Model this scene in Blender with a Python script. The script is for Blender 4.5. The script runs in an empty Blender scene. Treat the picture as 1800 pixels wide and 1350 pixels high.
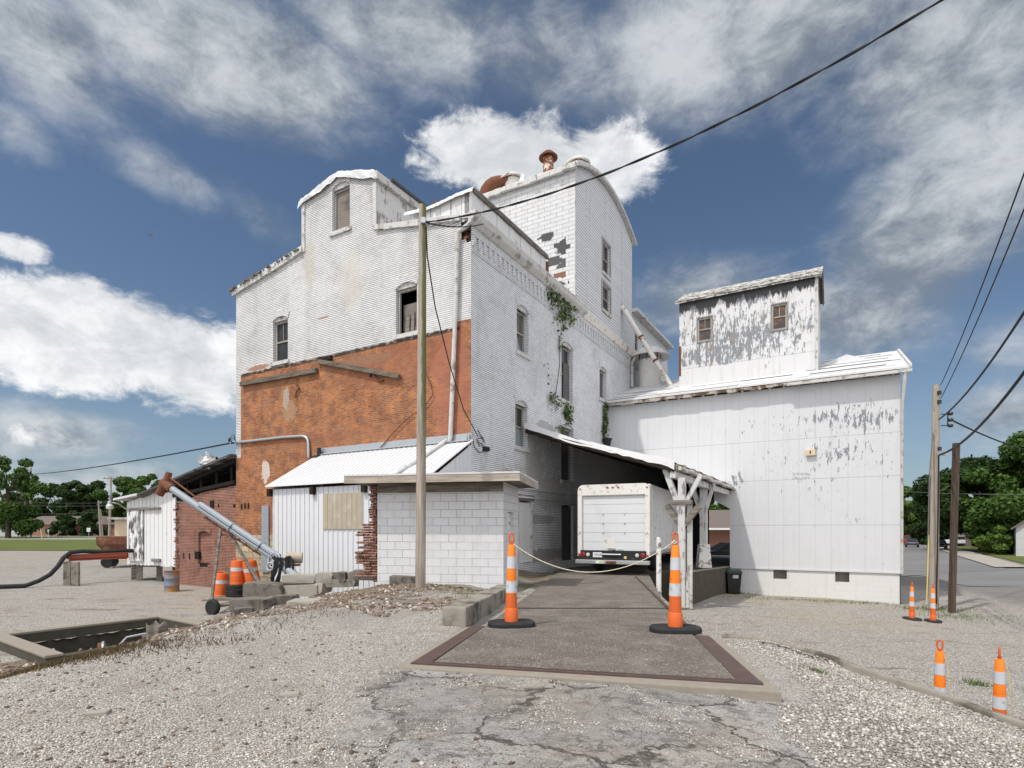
import bpy, bmesh, math, random
import numpy as np
from mathutils import Vector, Matrix
from mathutils.geometry import tessellate_polygon
S = bpy.context.scene
COL = S.collection
rad = math.radians
random.seed(7)
# ------------------------------------------------------------------ camera, sky, sun, exposure
CZ = 2.8                                   # eye height above the lower yard
cd = bpy.data.cameras.new('camera'); cam = bpy.data.objects.new('camera', cd); COL.objects.link(cam)
cam.location = (0, 0, CZ); cam.rotation_euler = (rad(90), 0, 0)
cd.sensor_width = 36.0; cd.lens = 20.0; cd.shift_y = 0.1417; cd.clip_start = 0.05; cd.clip_end = 3000
S.camera = cam
S.view_settings.view_transform = 'Standard'; S.view_settings.look = 'None'
S.view_settings.gamma = 1.0; S.view_settings.exposure = 0.15
SUN_AZ = Vector((-0.80, -0.60, 0)).normalized(); SUN_EL = rad(57)
sd = bpy.data.lights.new('sun', 'SUN'); sun = bpy.data.objects.new('sun', sd); COL.objects.link(sun)
sd.energy = 2.7; sd.angle = rad(1.5); sd.color = (1.0, 0.95, 0.88)
sdir = SUN_AZ * math.cos(SUN_EL) + Vector((0, 0, math.sin(SUN_EL)))
sun.rotation_euler = sdir.to_track_quat('Z', 'Y').to_euler(); sun.location = sdir * 60

class NT:
    """small wrapper round a node tree"""
    def __init__(s, tree): s.t = tree; s.N = tree.nodes; s.L = tree.links
    def set(s, sock, v):
        if isinstance(v, bpy.types.NodeSocket): s.L.new(v, sock)
        elif v is not None:
            if isinstance(v, (tuple, list)) and len(v) == 3 and sock.type == 'RGBA': v = (*v, 1)
            sock.default_value = v
    def n(s, typ, ins=None, **at):
        x = s.N.new('ShaderNode' + typ)
        for k, v in at.items(): setattr(x, k, v)
        for k, v in (ins or {}).items(): s.set(x.inputs[k], v)
        return x
    def math(s, op, a, b=None, c=None, clamp=False):
        x = s.n('Math', {0: a}, operation=op, use_clamp=clamp)
        if b is not None: s.set(x.inputs[1], b)
        if c is not None: s.set(x.inputs[2], c)
        return x.outputs[0]
    def vmath(s, op, a, b=None):
        x = s.n('VectorMath', {0: a}, operation=op)
        if b is not None: s.set(x.inputs[1], b)
        return x.outputs['Value'] if op in ('DOT_PRODUCT', 'LENGTH', 'DISTANCE') else x.outputs[0]
    def mix(s, f, a, b, mode='MIX'):
        x = s.N.new('ShaderNodeMix'); x.data_type = 'RGBA'; x.blend_type = mode
        s.set(x.inputs[0], f); s.set(x.inputs[6], a); s.set(x.inputs[7], b)
        return x.outputs[2]
    def step(s, v, lo, hi):
        x = s.n('MapRange', {0: v, 1: lo, 2: hi, 3: 0.0, 4: 1.0}, interpolation_type='SMOOTHSTEP')
        return x.outputs[0]
    def noise(s, vec, scale, detail=3.0, rough=0.55, dist=0.0):
        x = s.n('TexNoise', {'Vector': vec, 'Scale': scale, 'Detail': detail, 'Roughness': rough, 'Distortion': dist})
        return x.outputs[0]
    def scale(s, vec, sc, loc=(0, 0, 0)):
        x = s.n('Mapping', {'Vector': vec, 'Location': loc, 'Scale': sc}); return x.outputs[0]
    def uv(s): return s.n('UVMap').outputs[0]
    def obj(s): return s.n('TexCoord').outputs['Object']

W = bpy.data.worlds.new('World'); S.world = W; W.use_nodes = True
SOFT = ((.20, .235, .28), (.60, .63, .655)); CUM = ((.58, .605, .635), (.93, .935, .94)); SKYT = (.070, .0735, .0758); HZC = (.25, .335, .44); BACK_FILL = (1.6, 1.6, 1.65)
def build_sky():
    t = NT(W.node_tree); t.N.clear()
    out = t.N.new('ShaderNodeOutputWorld'); bg = t.N.new('ShaderNodeBackground'); t.L.new(bg.outputs[0], out.inputs[0])
    sky = t.N.new('ShaderNodeTexSky'); sky.sky_type = 'NISHITA'; sky.sun_disc = False
    sky.sun_elevation = SUN_EL; sky.sun_rotation = math.atan2(SUN_AZ.x, SUN_AZ.y)
    sky.air_density = 1.0; sky.dust_density = 0.6; sky.ozone_density = 1.6
    d = t.n('TexCoord').outputs['Generated']
    sp = t.n('SeparateXYZ', {0: d})
    x, y, z = sp.outputs[0], sp.outputs[1], sp.outputs[2]
    az = t.math('ARCTAN2', x, y); el = t.math('ARCSINE', z)
    cv = t.n('CombineXYZ', {0: x, 1: y, 2: t.math('MULTIPLY', z, 1.7)}).outputs[0]
    n1 = t.noise(cv, 4.2, 10, 0.62, 0.35)
    n2 = t.noise(t.scale(cv, (1, 1, 1), (3.7, 1.3, 0)), 13.0, 9, 0.66, 0.3)
    n3 = t.noise(t.scale(cv, (1, 1, 1), (9.7, 4.3, 0)), 3.0, 7, 0.6, 0.3)
    def blob(u, v, ru, rv, w, tilt=0.0):
        a0 = math.atan((u - 900) / 1000); hyp = math.sqrt(1 + ((u - 900) / 1000) ** 2)
        e0 = math.atan((930 - v) / 1000 / hyp)
        sa = ru / 1000 / hyp ** 2; se = rv / 1000 / hyp / (1 + math.tan(e0) ** 2)
        da = t.math('SUBTRACT', az, a0); de = t.math('SUBTRACT', el, e0)
        if tilt: de = t.math('SUBTRACT', de, t.math('MULTIPLY', da, tilt))
        q = t.math('ADD', t.math('POWER', t.math('ABSOLUTE', t.math('DIVIDE', da, sa)), 2.0), t.math('POWER', t.math('ABSOLUTE', t.math('DIVIDE', de, se)), 2.0))
        return t.math('MULTIPLY', t.math('EXPONENT', t.math('MULTIPLY', q, -0.8)), w)
    def total(bl):
        r = None
        for b in bl:
            q = blob(*b); r = q if r is None else t.math('MAXIMUM', r, q)
        return r
    soft = total([(400, 100, 330, 125, 1.0), (720, 60, 230, 130, .9), (60, 70, 190, 150, .8), (930, 90, 200, 130, .66), (290, 310, 150, 50, .50, -.2), (480, 395, 110, 60, .52, -.4), (20, 220, 90, 70, .62),
                  (1330, 50, 380, 170, .92), (1680, 90, 270, 200, .92), (1640, 400, 270, 190, .95, .5), (1760, 250, 160, 130, .8), (1240, 510, 160, 80, .75), (1480, 550, 220, 95, .92), (1780, 720, 130, 60, .75),
                  (1780, 600, 120, 80, .55), (70, 760, 200, 50, .9), (190, 850, 230, 45, .75), (1580, 800, 60, 20, .3), (-500, 300, 400, 250, .7), (2500, 300, 600, 300, .7)])
    cum = total([(880, 275, 165, 85, 1.0), (1060, 300, 120, 95, .98), (800, 250, 85, 55, .85), (190, 600, 280, 105, 1.1), (340, 650, 160, 100, 1.0), (60, 560, 140, 90, .9), (20, 435, 95, 35, .72), (90, 768, 150, 30, .6)])
    ms = t.step(t.math('ADD', t.math('ADD', soft, t.math('MULTIPLY', t.math('SUBTRACT', n1, 0.5), .85)), t.math('MULTIPLY', t.math('SUBTRACT', n2, 0.5), .34)), 0.20, 0.90)
    mc = t.step(t.math('ADD', t.math('ADD', cum, t.math('MULTIPLY', t.math('SUBTRACT', n1, 0.5), .75)), t.math('MULTIPLY', t.math('SUBTRACT', n2, 0.5), .95)), 0.42, 0.70)
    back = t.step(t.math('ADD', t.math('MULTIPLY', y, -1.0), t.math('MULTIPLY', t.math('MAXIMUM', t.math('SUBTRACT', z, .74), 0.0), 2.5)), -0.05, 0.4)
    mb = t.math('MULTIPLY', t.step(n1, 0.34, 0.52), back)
    sh = t.step(t.math('ADD', t.math('MULTIPLY', n3, .55), t.math('MULTIPLY', n2, .45)), 0.38, 0.62)
    csoft = t.mix(sh, SOFT[0], SOFT[1])
    ccum = t.mix(sh, CUM[0], CUM[1])
    base = t.mix(1.0, sky.outputs[0], SKYT, 'MULTIPLY')       # sky strength and tint
    hz = t.step(t.math('MULTIPLY', z, -1.0), -0.36, 0.0)
    base = t.mix(t.math('MULTIPLY', hz, .40), base, HZC)
    c = t.mix(t.math('MULTIPLY', ms, .92), base, csoft)
    c = t.mix(t.math('MULTIPLY', mc, .97), c, ccum)
    c = t.mix(t.math('MULTIPLY', mb, .95), c, BACK_FILL)  # unseen over-bright cloud bank behind the camera, added as fill light
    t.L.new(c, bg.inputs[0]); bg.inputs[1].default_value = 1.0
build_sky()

# ------------------------------------------------------------------ measuring helpers
F = 1000.; CU = 900.; CV = 930.
def at(u, v, Y): return Vector(((u - CU) / F * Y, Y, CZ + (CV - v) / F * Y))
def ong(u, v, z):
    Y = (CZ - z) * F / (v - CV); return Vector(((u - CU) / F * Y, Y, z))
AN = rad(30.3)
E2 = Vector((math.sin(AN), math.cos(AN), 0)); E1 = Vector((-math.cos(AN), math.sin(AN), 0))
class Plane:
    def __init__(s, P, d, n): s.P = Vector((P[0], P[1], 0)); s.d = Vector((d[0], d[1], 0)).normalized(); s.n = Vector((n[0], n[1], 0)).normalized()
    def hit(s, u, v):
        rx = (u - CU) / F; n = (s.d.y, -s.d.x)
        t = (n[0] * s.P.x + n[1] * s.P.y) / (n[0] * rx + n[1])
        x, y = rx * t, t
        return ((x - s.P.x) * s.d.x + (y - s.P.y) * s.d.y, CZ + (CV - v) / F * t)
    def pt(s, a, z, o=0.0):
        p = s.P + s.d * a + s.n * o; return Vector((p.x, p.y, z))
    def at(s, u, v, o=0.0):
        a, z = s.hit(u, v); return s.pt(a, z, o)
C0 = Vector((-.072 * 18.55, 18.55, 0))
PL = Plane(C0, E1, -E2)                    # sunlit end wall of the mill
PR = Plane(C0, E2, -E1)                    # shaded long wall of the mill
BP = PR.pt(12.38, 0)
PB = Plane(BP, -E1, -E2)                   # front of the metal clad barn

# ------------------------------------------------------------------ object helpers
OFF = {}
def tag(o, label=None, cat=None, group=None, kind=None):
    if label: o['label'] = label
    if cat: o['category'] = cat
    if group: o['group'] = group
    if kind: o['kind'] = kind
    return o
def thing(name, label, cat, loc=(0, 0, 0), rz=0.0, group=None):
    o = bpy.data.objects.new(name, None); COL.objects.link(o); o.empty_display_size = .2
    o.location = loc; o.rotation_euler = (0, 0, rz); tag(o, label, cat, group)
    OFF[o.name] = (Vector(loc), rz); return o
def boxuv(me):
    uvl = me.uv_layers.new(name='UVMap'); n = len(me.loops)
    if not n: return
    co = np.empty(len(me.vertices) * 3); me.vertices.foreach_get('co', co); co = co.reshape(-1, 3)
    li = np.empty(n, dtype=np.int32); me.loops.foreach_get('vertex_index', li)
    fn = np.empty(len(me.polygons) * 3); me.polygons.foreach_get('normal', fn); fn = fn.reshape(-1, 3)
    tot = np.empty(len(me.polygons), dtype=np.int32); me.polygons.foreach_get('loop_total', tot)
    N = np.repeat(fn, tot, axis=0); P = co[li]
    sg = np.where(N[:, 1] > 0.05, -1.0, np.where((np.abs(N[:, 1]) <= 0.05) & (N[:, 0] < 0), -1.0, 1.0))
    N = N * sg[:, None]
    flat = np.hypot(N[:, 0], N[:, 1]) < 0.12
    l = np.maximum(np.hypot(N[:, 0], N[:, 1]), 1e-6)
    t = np.stack([-N[:, 1] / l, N[:, 0] / l, np.zeros(n)], 1)
    b = np.cross(N, t); b *= np.where(b[:, 2] < 0, -1.0, 1.0)[:, None]
    U = np.where(flat, P[:, 0], (P * t).sum(1)); V = np.where(flat, P[:, 1], (P * b).sum(1))
    uvl.data.foreach_set('uv', np.stack([U, V], 1).astype(np.float32).ravel())
class MB:
    def __init__(s): s.v = []; s.f = []
    def add(s, vs, fs):
        k = len(s.v); s.v += [Vector(p) for p in vs]; s.f += [tuple(i + k for i in f) for f in fs]; return s
    def hexa(s, p):   # 8 points: bottom ring, top ring
        return s.add(p, [(0, 1, 2, 3), (7, 6, 5, 4), (0, 4, 5, 1), (1, 5, 6, 2), (2, 6, 7, 3), (3, 7, 4, 0)])
    def box(s, c, sz, rz=0.0, rot=None):
        m = rot if rot is not None else Matrix.Rotation(rz, 3, 'Z'); c = Vector(c)
        q = [Vector((a * sz[0] / 2, b * sz[1] / 2, d * sz[2] / 2)) for d in (-1, 1) for a, b in ((-1, -1), (1, -1), (1, 1), (-1, 1))]
        return s.hexa([c + m @ p for p in q])
    def pbox(s, pl, a0, a1, z0, z1, o0, o1):
        return s.hexa([pl.pt(a0, z0, o0), pl.pt(a1, z0, o0), pl.pt(a1, z0, o1), pl.pt(a0, z0, o1), pl.pt(a0, z1, o0), pl.pt(a1, z1, o0), pl.pt(a1, z1, o1), pl.pt(a0, z1, o1)])
    def bar(s, a, b, w, h=None, up=(0, 0, 1)):   # rectangular bar a -> b
        a = Vector(a); b = Vector(b); h = h or w; d = (b - a).normalized(); up = Vector(up)
        if abs(d.dot(up)) > .98: up = Vector((1, 0, 0))
        x = d.cross(up).normalized() * w / 2; y = x.cross(d).normalized() * h / 2
        return s.hexa([a - x - y, a + x - y, a + x + y, a - x + y, b - x - y, b + x - y, b + x + y, b - x + y])
    def tube(s, pts, r, n=8, cap=True):
        pts = [Vector(p) for p in pts]; k = len(s.v); m = len(pts)
        R = r if isinstance(r, (list, tuple)) else [r] * m
        ref = None
        for i, p in enumerate(pts):
            d = (pts[min(i + 1, m - 1)] - pts[max(i - 1, 0)])
            d = d.normalized() if d.length > 1e-9 else Vector((0, 0, 1))
            if ref is None:
                ref = d.cross(Vector((0, 0, 1)))
                if ref.length < .05: ref = d.cross(Vector((1, 0, 0)))
            ref = (ref - d * ref.dot(d)).normalized(); w = d.cross(ref)
            for j in range(n):
                a = 2 * math.pi * j / n; s.v.append(p + (ref * math.cos(a) + w * math.sin(a)) * R[i])
        for i in range(m - 1):
            for j in range(n):
                s.f.append((k + i * n + j, k + i * n + (j + 1) % n, k + (i + 1) * n + (j + 1) % n, k + (i + 1) * n + j))
        if cap: s.f.append(tuple(k + j for j in range(n))[::-1]); s.f.append(tuple(k + (m - 1) * n + j for j in range(n)))
        return s
    def lathe(s, prof, n=24, c=(0, 0, 0)):   # (r, z) profile round the z axis
        c = Vector(c); k = len(s.v); m = len(prof)
        for r, z in prof:
            for j in range(n):
                a = 2 * math.pi * j / n; s.v.append(c + Vector((r * math.cos(a), r * math.sin(a), z)))
        for i in range(m - 1):
            for j in range(n): s.f.append((k + i * n + j, k + i * n + (j + 1) % n, k + (i + 1) * n + (j + 1) % n, k + (i + 1) * n + j))
        if prof[0][0] > 1e-4: s.f.append(tuple(k + j for j in range(n))[::-1])
        if prof[-1][0] > 1e-4: s.f.append(tuple(k + (m - 1) * n + j for j in range(n)))
        return s
    def prism(s, poly, vec):     # planar polygon extruded by vec
        poly = [Vector(p) for p in poly]; vec = Vector(vec); k = len(poly)
        return s.add(poly + [p + vec for p in poly], [tuple(range(k))[::-1], tuple(range(k, 2 * k))] + [(i, (i + 1) % k, (i + 1) % k + k, i + k) for i in range(k)])
    def wall(s, pl, outer, holes=(), depth=.22, o=0.0, back=None):
        loops = [outer] + list(holes)
        vs = [[Vector((a, z, 0)) for a, z in lp] for lp in loops]
        tri = tessellate_polygon(vs)
        flat = [pl.pt(a, z, o) for lp in loops for a, z in lp]
        s.add(flat, [tuple(t) for t in tri])
        for h in holes:
            m = len(h)
            s.add([pl.pt(a, z, o) for a, z in h] + [pl.pt(a, z, o - depth) for a, z in h], [(i, (i + 1) % m, (i + 1) % m + m, i + m) for i in range(m)])
        return s
    def build(s, name, mat, parent=None, smooth=False, recalc=True, bevel=0.0):
        me = bpy.data.meshes.new(name)
        L, rz = OFF.get(parent.name, (Vector(), 0.0)) if parent is not None else (Vector(), 0.0)
        me.from_pydata([p for p in s.v], [], s.f)
        if recalc:
            bm = bmesh.new(); bm.from_mesh(me); bmesh.ops.remove_doubles(bm, verts=bm.verts, dist=1e-5); bmesh.ops.recalc_face_normals(bm, faces=bm.faces)
            if bevel: bmesh.ops.bevel(bm, geom=[e for e in bm.edges if len(e.link_faces) == 2 and e.calc_face_angle(0) > .6], offset=bevel, segments=2, profile=.6, affect='EDGES')
            bm.to_mesh(me); bm.free()
        me.update(); boxuv(me)
        if L.length > 0: me.transform(Matrix.Translation(-L))
        if rz: me.transform(Matrix.Rotation(-rz, 4, 'Z'))
        if smooth:
            me.polygons.foreach_set('use_smooth', [True] * len(me.polygons))
            try: me.set_sharp_from_angle(angle=rad(42))
            except Exception: pass
        me.materials.append(mat)
        o = bpy.data.objects.new(name, me); COL.objects.link(o)
        if parent is not None:
            o.parent = parent; OFF[o.name] = (L, rz)
        return o
LOC0 = (0, 0, 0)
def local(o): OFF[o.name] = (Vector(), 0.0); return o    # parts of this thing are written in its own frame
def copy_thing(root, loc, rz=None, label=None, group=None, scale=None):
    def rec(o, par):
        c = o.copy(); COL.objects.link(c)
        if par is not None: c.parent = par
        for ch in list(o.children): rec(ch, c)
        return c
    r = rec(root, None); r.location = loc
    if rz is not None: r.rotation_euler = (0, 0, rz)
    if scale: r.scale = (scale,) * 3
    if label: r['label'] = label
    if group: r['group'] = group
    return r
def fast_mesh(name, V, Fq, mat, parent=None, smooth=False):
    """numpy vertices and equal-sided faces straight to a mesh"""
    me = bpy.data.meshes.new(name); V = np.asarray(V, dtype=np.float32); Fq = np.asarray(Fq, dtype=np.int32); k = Fq.shape[1]
    me.vertices.add(len(V)); me.vertices.foreach_set('co', V.ravel())
    me.loops.add(Fq.size); me.loops.foreach_set('vertex_index', Fq.ravel())
    me.polygons.add(len(Fq)); me.polygons.foreach_set('loop_start', np.arange(len(Fq), dtype=np.int32) * k)
    me.polygons.foreach_set('loop_total', np.full(len(Fq), k, dtype=np.int32))
    if smooth: me.polygons.foreach_set('use_smooth', np.ones(len(Fq), dtype=bool))
    me.update(calc_edges=True); me.validate(); me.materials.append(mat)
    o = bpy.data.objects.new(name, me); COL.objects.link(o)
    if parent is not None: o.parent = parent; OFF[o.name] = OFF.get(parent.name, (Vector(), 0.0))
    return o
def cat_line(a, b, sag, n=24):
    a = Vector(a); b = Vector(b)
    return [a.lerp(b, i / n) - Vector((0, 0, sag * 4 * (i / n) * (1 - i / n))) for i in range(n + 1)]
# ------------------------------------------------------------------ materials
def new_mat(name, rough=.85, spec=.3, metal=0.0):
    m = bpy.data.materials.new(name); m.use_nodes = True
    t = NT(m.node_tree); b = t.N['Principled BSDF']
    b.inputs['Roughness'].default_value = rough; b.inputs['Specular IOR Level'].default_value = spec; b.inputs['Metallic'].default_value = metal
    return m, t, b
def bump(t, b, h, strength=.4, dist=.01, normal=None):
    x = t.n('Bump', {'Height': h, 'Strength': strength, 'Distance': dist})
    if normal is not None: t.set(x.inputs['Normal'], normal)
    t.L.new(x.outputs[0], b.inputs['Normal']); return x.outputs[0]
def M_plain(name, col, rough=.7, spec=.3, metal=0.0, var=.25, scale=6.0, bmp=.0, dirt=None, dthr=(.5, .75), dscale=2.0):
    m, t, b = new_mat(name, rough, spec, metal); p = t.obj()
    n = t.noise(p, scale, 6, .6)
    c = t.mix(n, tuple(x * (1 - var) for x in col), tuple(min(1, x * (1 + var)) for x in col))
    if dirt: c = t.mix(t.step(t.noise(p, dscale, 8, .65), *dthr), c, dirt)
    t.L.new(c, b.inputs['Base Color'])
    if bmp: bump(t, b, n, bmp, .01)
    return m
def M_brick(name, bw, bh, ms, c1, c2, cm, var=None, rough=.9, blotch=(.35, .7), bstr=.5, bdist=.008, offset=.5, fade=0.0, dirt=None, grime=None, gz=None, peel=None, peelthr=(.66, .68), patches=(), jitter=.006, bedk=0.0, bedw=1.0, bedc=.17, snap=False, mottle=0.0):
    m, t, b = new_mat(name, rough, .25); uv = t.uv()
    w = t.n('TexNoise', {'Vector': uv, 'Scale': 9.0, 'Detail': 2.0})
    v2 = t.vmath('ADD', uv, t.vmath('MULTIPLY', t.vmath('SUBTRACT', w.outputs[1], (.5, .5, .5)), (jitter, jitter, 0)))
    br = t.n('TexBrick', {'Vector': v2, 'Color1': c1, 'Color2': c2, 'Mortar': cm, 'Scale': 1.0, 'Mortar Size': ms, 'Mortar Smooth': .15, 'Bias': 0.0, 'Brick Width': bw, 'Row Height': bh}, offset=offset)
    c = br.outputs[0]; mort = br.outputs[1]
    vv = t.n('SeparateXYZ', {0: v2}).outputs[1]; bed = t.math('SUBTRACT', 1.0, t.step(t.math('ABSOLUTE', t.math('SUBTRACT', t.math('FRACT', t.math('ADD', t.math('DIVIDE', vv, bh), .5)), .5)), ms * bedw / bh * .7, ms * bedw / bh * 1.25))
    big = t.noise(uv, .35, 6, .6); mid = t.noise(uv, 1.7, 6, .65); fine = t.noise(uv, 14, 4, .6)
    if fade:                                    # thick paint that fills the joints in places
        f = t.math('MULTIPLY', t.step(t.math('ADD', t.math('MULTIPLY', big, .6), t.math('MULTIPLY', mid, .4)), .44, .60), fade)
        c = t.mix(t.math('MULTIPLY', f, mort), c, c1); bed = t.math('MULTIPLY', bed, t.math('SUBTRACT', 1.0, t.math('MULTIPLY', f, .75)))
    if bedk: c = t.mix(t.math('MULTIPLY', bed, bedk), c, (bedc,) * 3)  # shadow in the joints put into the colour as dark bed lines
    if var: c = t.mix(t.math('MULTIPLY', t.step(mid, *blotch), .8), c, t.mix(1.0, c, var, 'MULTIPLY'))
    if peel:
        pm = t.step(t.math('ADD', t.math('MULTIPLY', t.noise(uv, 3.2, 8, .7), .62), t.math('MULTIPLY', fine, .38)), *peelthr)
        c = t.mix(pm, c, peel)
    if mottle:
        mt = t.noise(uv, .9, 9, .72, .4); c = t.mix(t.math('MULTIPLY', t.step(mt, .46, .68), mottle), c, t.mix(1.0, c, (.66, .64, .60), 'MULTIPLY'))
        bl_ = t.noise(t.scale(uv, (5.0, 14.0, 1)), 1.0, 3, .6); c = t.mix(t.math('MULTIPLY', t.step(bl_, .52, .70), mottle * .8), c, t.mix(1.0, c, (.72, .70, .68), 'MULTIPLY'))
    if dirt:
        st = t.noise(t.scale(uv, (2.2, .22, 1)), 1.6, 6, .65)
        c = t.mix(t.math('MULTIPLY', t.step(st, .50, .74), .55), c, t.mix(1.0, c, dirt, 'MULTIPLY'))
    uvp = uv
    if snap: uvp = t.vmath('SNAP', t.vmath('ADD', uv, (bw * .25, 0, 0)), (bw / 2, bh, 1.0)); uvp = t.vmath('ADD', t.vmath('MULTIPLY', uvp, (.62, .62, .62)), t.vmath('MULTIPLY', uv, (.38, .38, .38)))
    for (pu, pv, ru, rv, col, amt, sc) in patches:   # worn patches that sit on the wall, in metres along it
        d = t.vmath('LENGTH', t.scale(uvp, (1 / ru, 1 / rv, 0), (-pu / ru, -pv / rv, 0)))
        k = t.step(t.math('ADD', t.math('SUBTRACT', 1.0, d), t.math('MULTIPLY', t.math('SUBTRACT', t.noise(uvp, sc, 5, .6), .5), 1.9 if snap else 1.6)), .12, .22)
        c = t.mix(t.math('MULTIPLY', k, amt), c, col)
    c = t.mix(t.math('MULTIPLY', fine, .22), c, t.mix(1.0, c, (.62, .60, .58), 'MULTIPLY'))
    t.L.new(c, b.inputs['Base Color'])
    h = t.math('SUBTRACT', t.math('MULTIPLY', fine, .35), mort)
    bump(t, b, h, bstr, bdist)
    return m
def cu(pl, s): p = pl.pt(s, 0); return p.x * -E1.x + p.y * -E1.y        # texture coordinate along walls facing the street
def cr(s): p = PR.pt(s, 0); return p.x * E2.x + p.y * E2.y

WHITE = (.74, .745, .75)
m_wbrick = M_brick('white_painted_brick', .214, .0685, .0075, (.72, .725, .725), (.65, .655, .66), (.57, .57, .565), var=(.94, .93, .91), fade=.6, dirt=(.82, .78, .71), peel=(.30, .16, .10), peelthr=(.675, .69), bstr=.25, jitter=.005, bedk=.92, bedw=1.45, bedc=.10, mottle=.5,
    patches=[(cu(PL, 5.4), 12.1, .75, 1.3, (.56, .53, .46), .42, 3), (cu(PL, 7.7), 13.3, .35, 1.0, (.48, .44, .36), .55, 4), (cu(PL, 10.9), 9.62, .9, .12, (.33, .15, .09), .9, 9), (cu(PL, 6.9), 11.0, .35, .05, (.35, .20, .13), .9, 12)])
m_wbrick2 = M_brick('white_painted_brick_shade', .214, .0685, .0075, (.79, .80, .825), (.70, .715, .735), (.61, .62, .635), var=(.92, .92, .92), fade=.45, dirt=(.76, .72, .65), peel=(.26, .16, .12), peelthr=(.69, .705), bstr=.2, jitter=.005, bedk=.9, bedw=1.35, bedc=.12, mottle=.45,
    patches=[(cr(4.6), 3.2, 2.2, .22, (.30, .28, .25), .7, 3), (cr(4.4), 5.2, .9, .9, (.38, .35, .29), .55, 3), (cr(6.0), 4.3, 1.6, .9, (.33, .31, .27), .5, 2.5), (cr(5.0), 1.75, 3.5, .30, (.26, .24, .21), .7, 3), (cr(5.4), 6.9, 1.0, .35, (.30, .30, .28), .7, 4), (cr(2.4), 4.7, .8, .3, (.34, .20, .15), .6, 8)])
m_obrick = M_brick('bare_orange_brick', .214, .0685, .010, (.50, .165, .045), (.235, .10, .058), (.37, .25, .16), mottle=.6, var=(.62, .60, .66), blotch=(.42, .62), bstr=.4, dirt=(.66, .60, .56), jitter=.010, bedk=.0,
    patches=[(cu(PL, 3.0), 8.6, 3.4, .9, (.30, .12, .07), .45, 2.2), (cu(PL, 6.5), 6.3, 5.5, .35, (.27, .12, .07), .4, 2.5), (cu(PL, 9.1), 8.1, .22, .55, (.36, .32, .26), .95, 5), (cu(PL, 8.9), 7.6, .5, .5, (.40, .28, .18), .5, 6), (cu(PL, 10.4), 5.2, .32, .55, (.62, .56, .50), .8, 5), (cu(PL, .8), 7.6, .9, 2.6, (.36, .14, .09), .55, 1.6), (cu(PL, 5.0), 9.0, 2.2, .25, (.26, .15, .10), .6, 2.0), (cu(PL, 10.6), 8.9, 1.6, .4, (.30, .15, .09), .5, 2)])
m_rbrick = M_brick('old_red_brick', .214, .0685, .011, (.27, .075, .040), (.15, .045, .028), (.40, .31, .25), var=(.60, .56, .56), bstr=.7, dirt=(.60, .55, .5), peel=(.55, .45, .38), peelthr=(.64, .67), jitter=.014)
m_block = M_brick('white_painted_block', .414, .206, .006, (.68, .685, .695), (.635, .64, .65), (.25, .24, .23), var=(.93, .92, .90), fade=.75, dirt=(.80, .74, .64), peel=(.40, .36, .31), peelthr=(.69, .71), bstr=.5, jitter=.008)
m_found = M_brick('white_painted_foundation', .42, .22, .006, (.68, .68, .67), (.66, .66, .65), (.60, .60, .585), fade=.6, dirt=(.82, .78, .70), bstr=.25)
m_shingle = M_brick('white_board_shingles', .62, .20, .008, (.75, .755, .76), (.69, .695, .70), (.24, .24, .25), var=(.90, .89, .86), fade=.25, dirt=(.78, .73, .66), bstr=.6, jitter=.02,
    patches=[(-1, 0, .01, .01, (0, 0, 0), 0, 1)])
def M_shingle_dark():
    return None
m_clap = M_brick('white_clapboard', 5.0, .145, .014, (.66, .67, .685), (.61, .62, .635), (.16, .16, .165), fade=.12, dirt=(.80, .78, .74), peel=(.34, .31, .28), peelthr=(.70, .72), bstr=.3, bdist=.012, jitter=.006, bedk=.8)
m_stone = M_brick('limestone_rubble', .5, .26, .03, (.50, .42, .28), (.40, .33, .22), (.30, .25, .18), bstr=.9, bdist=.03, jitter=.16, dirt=(.7, .65, .55))

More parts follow.
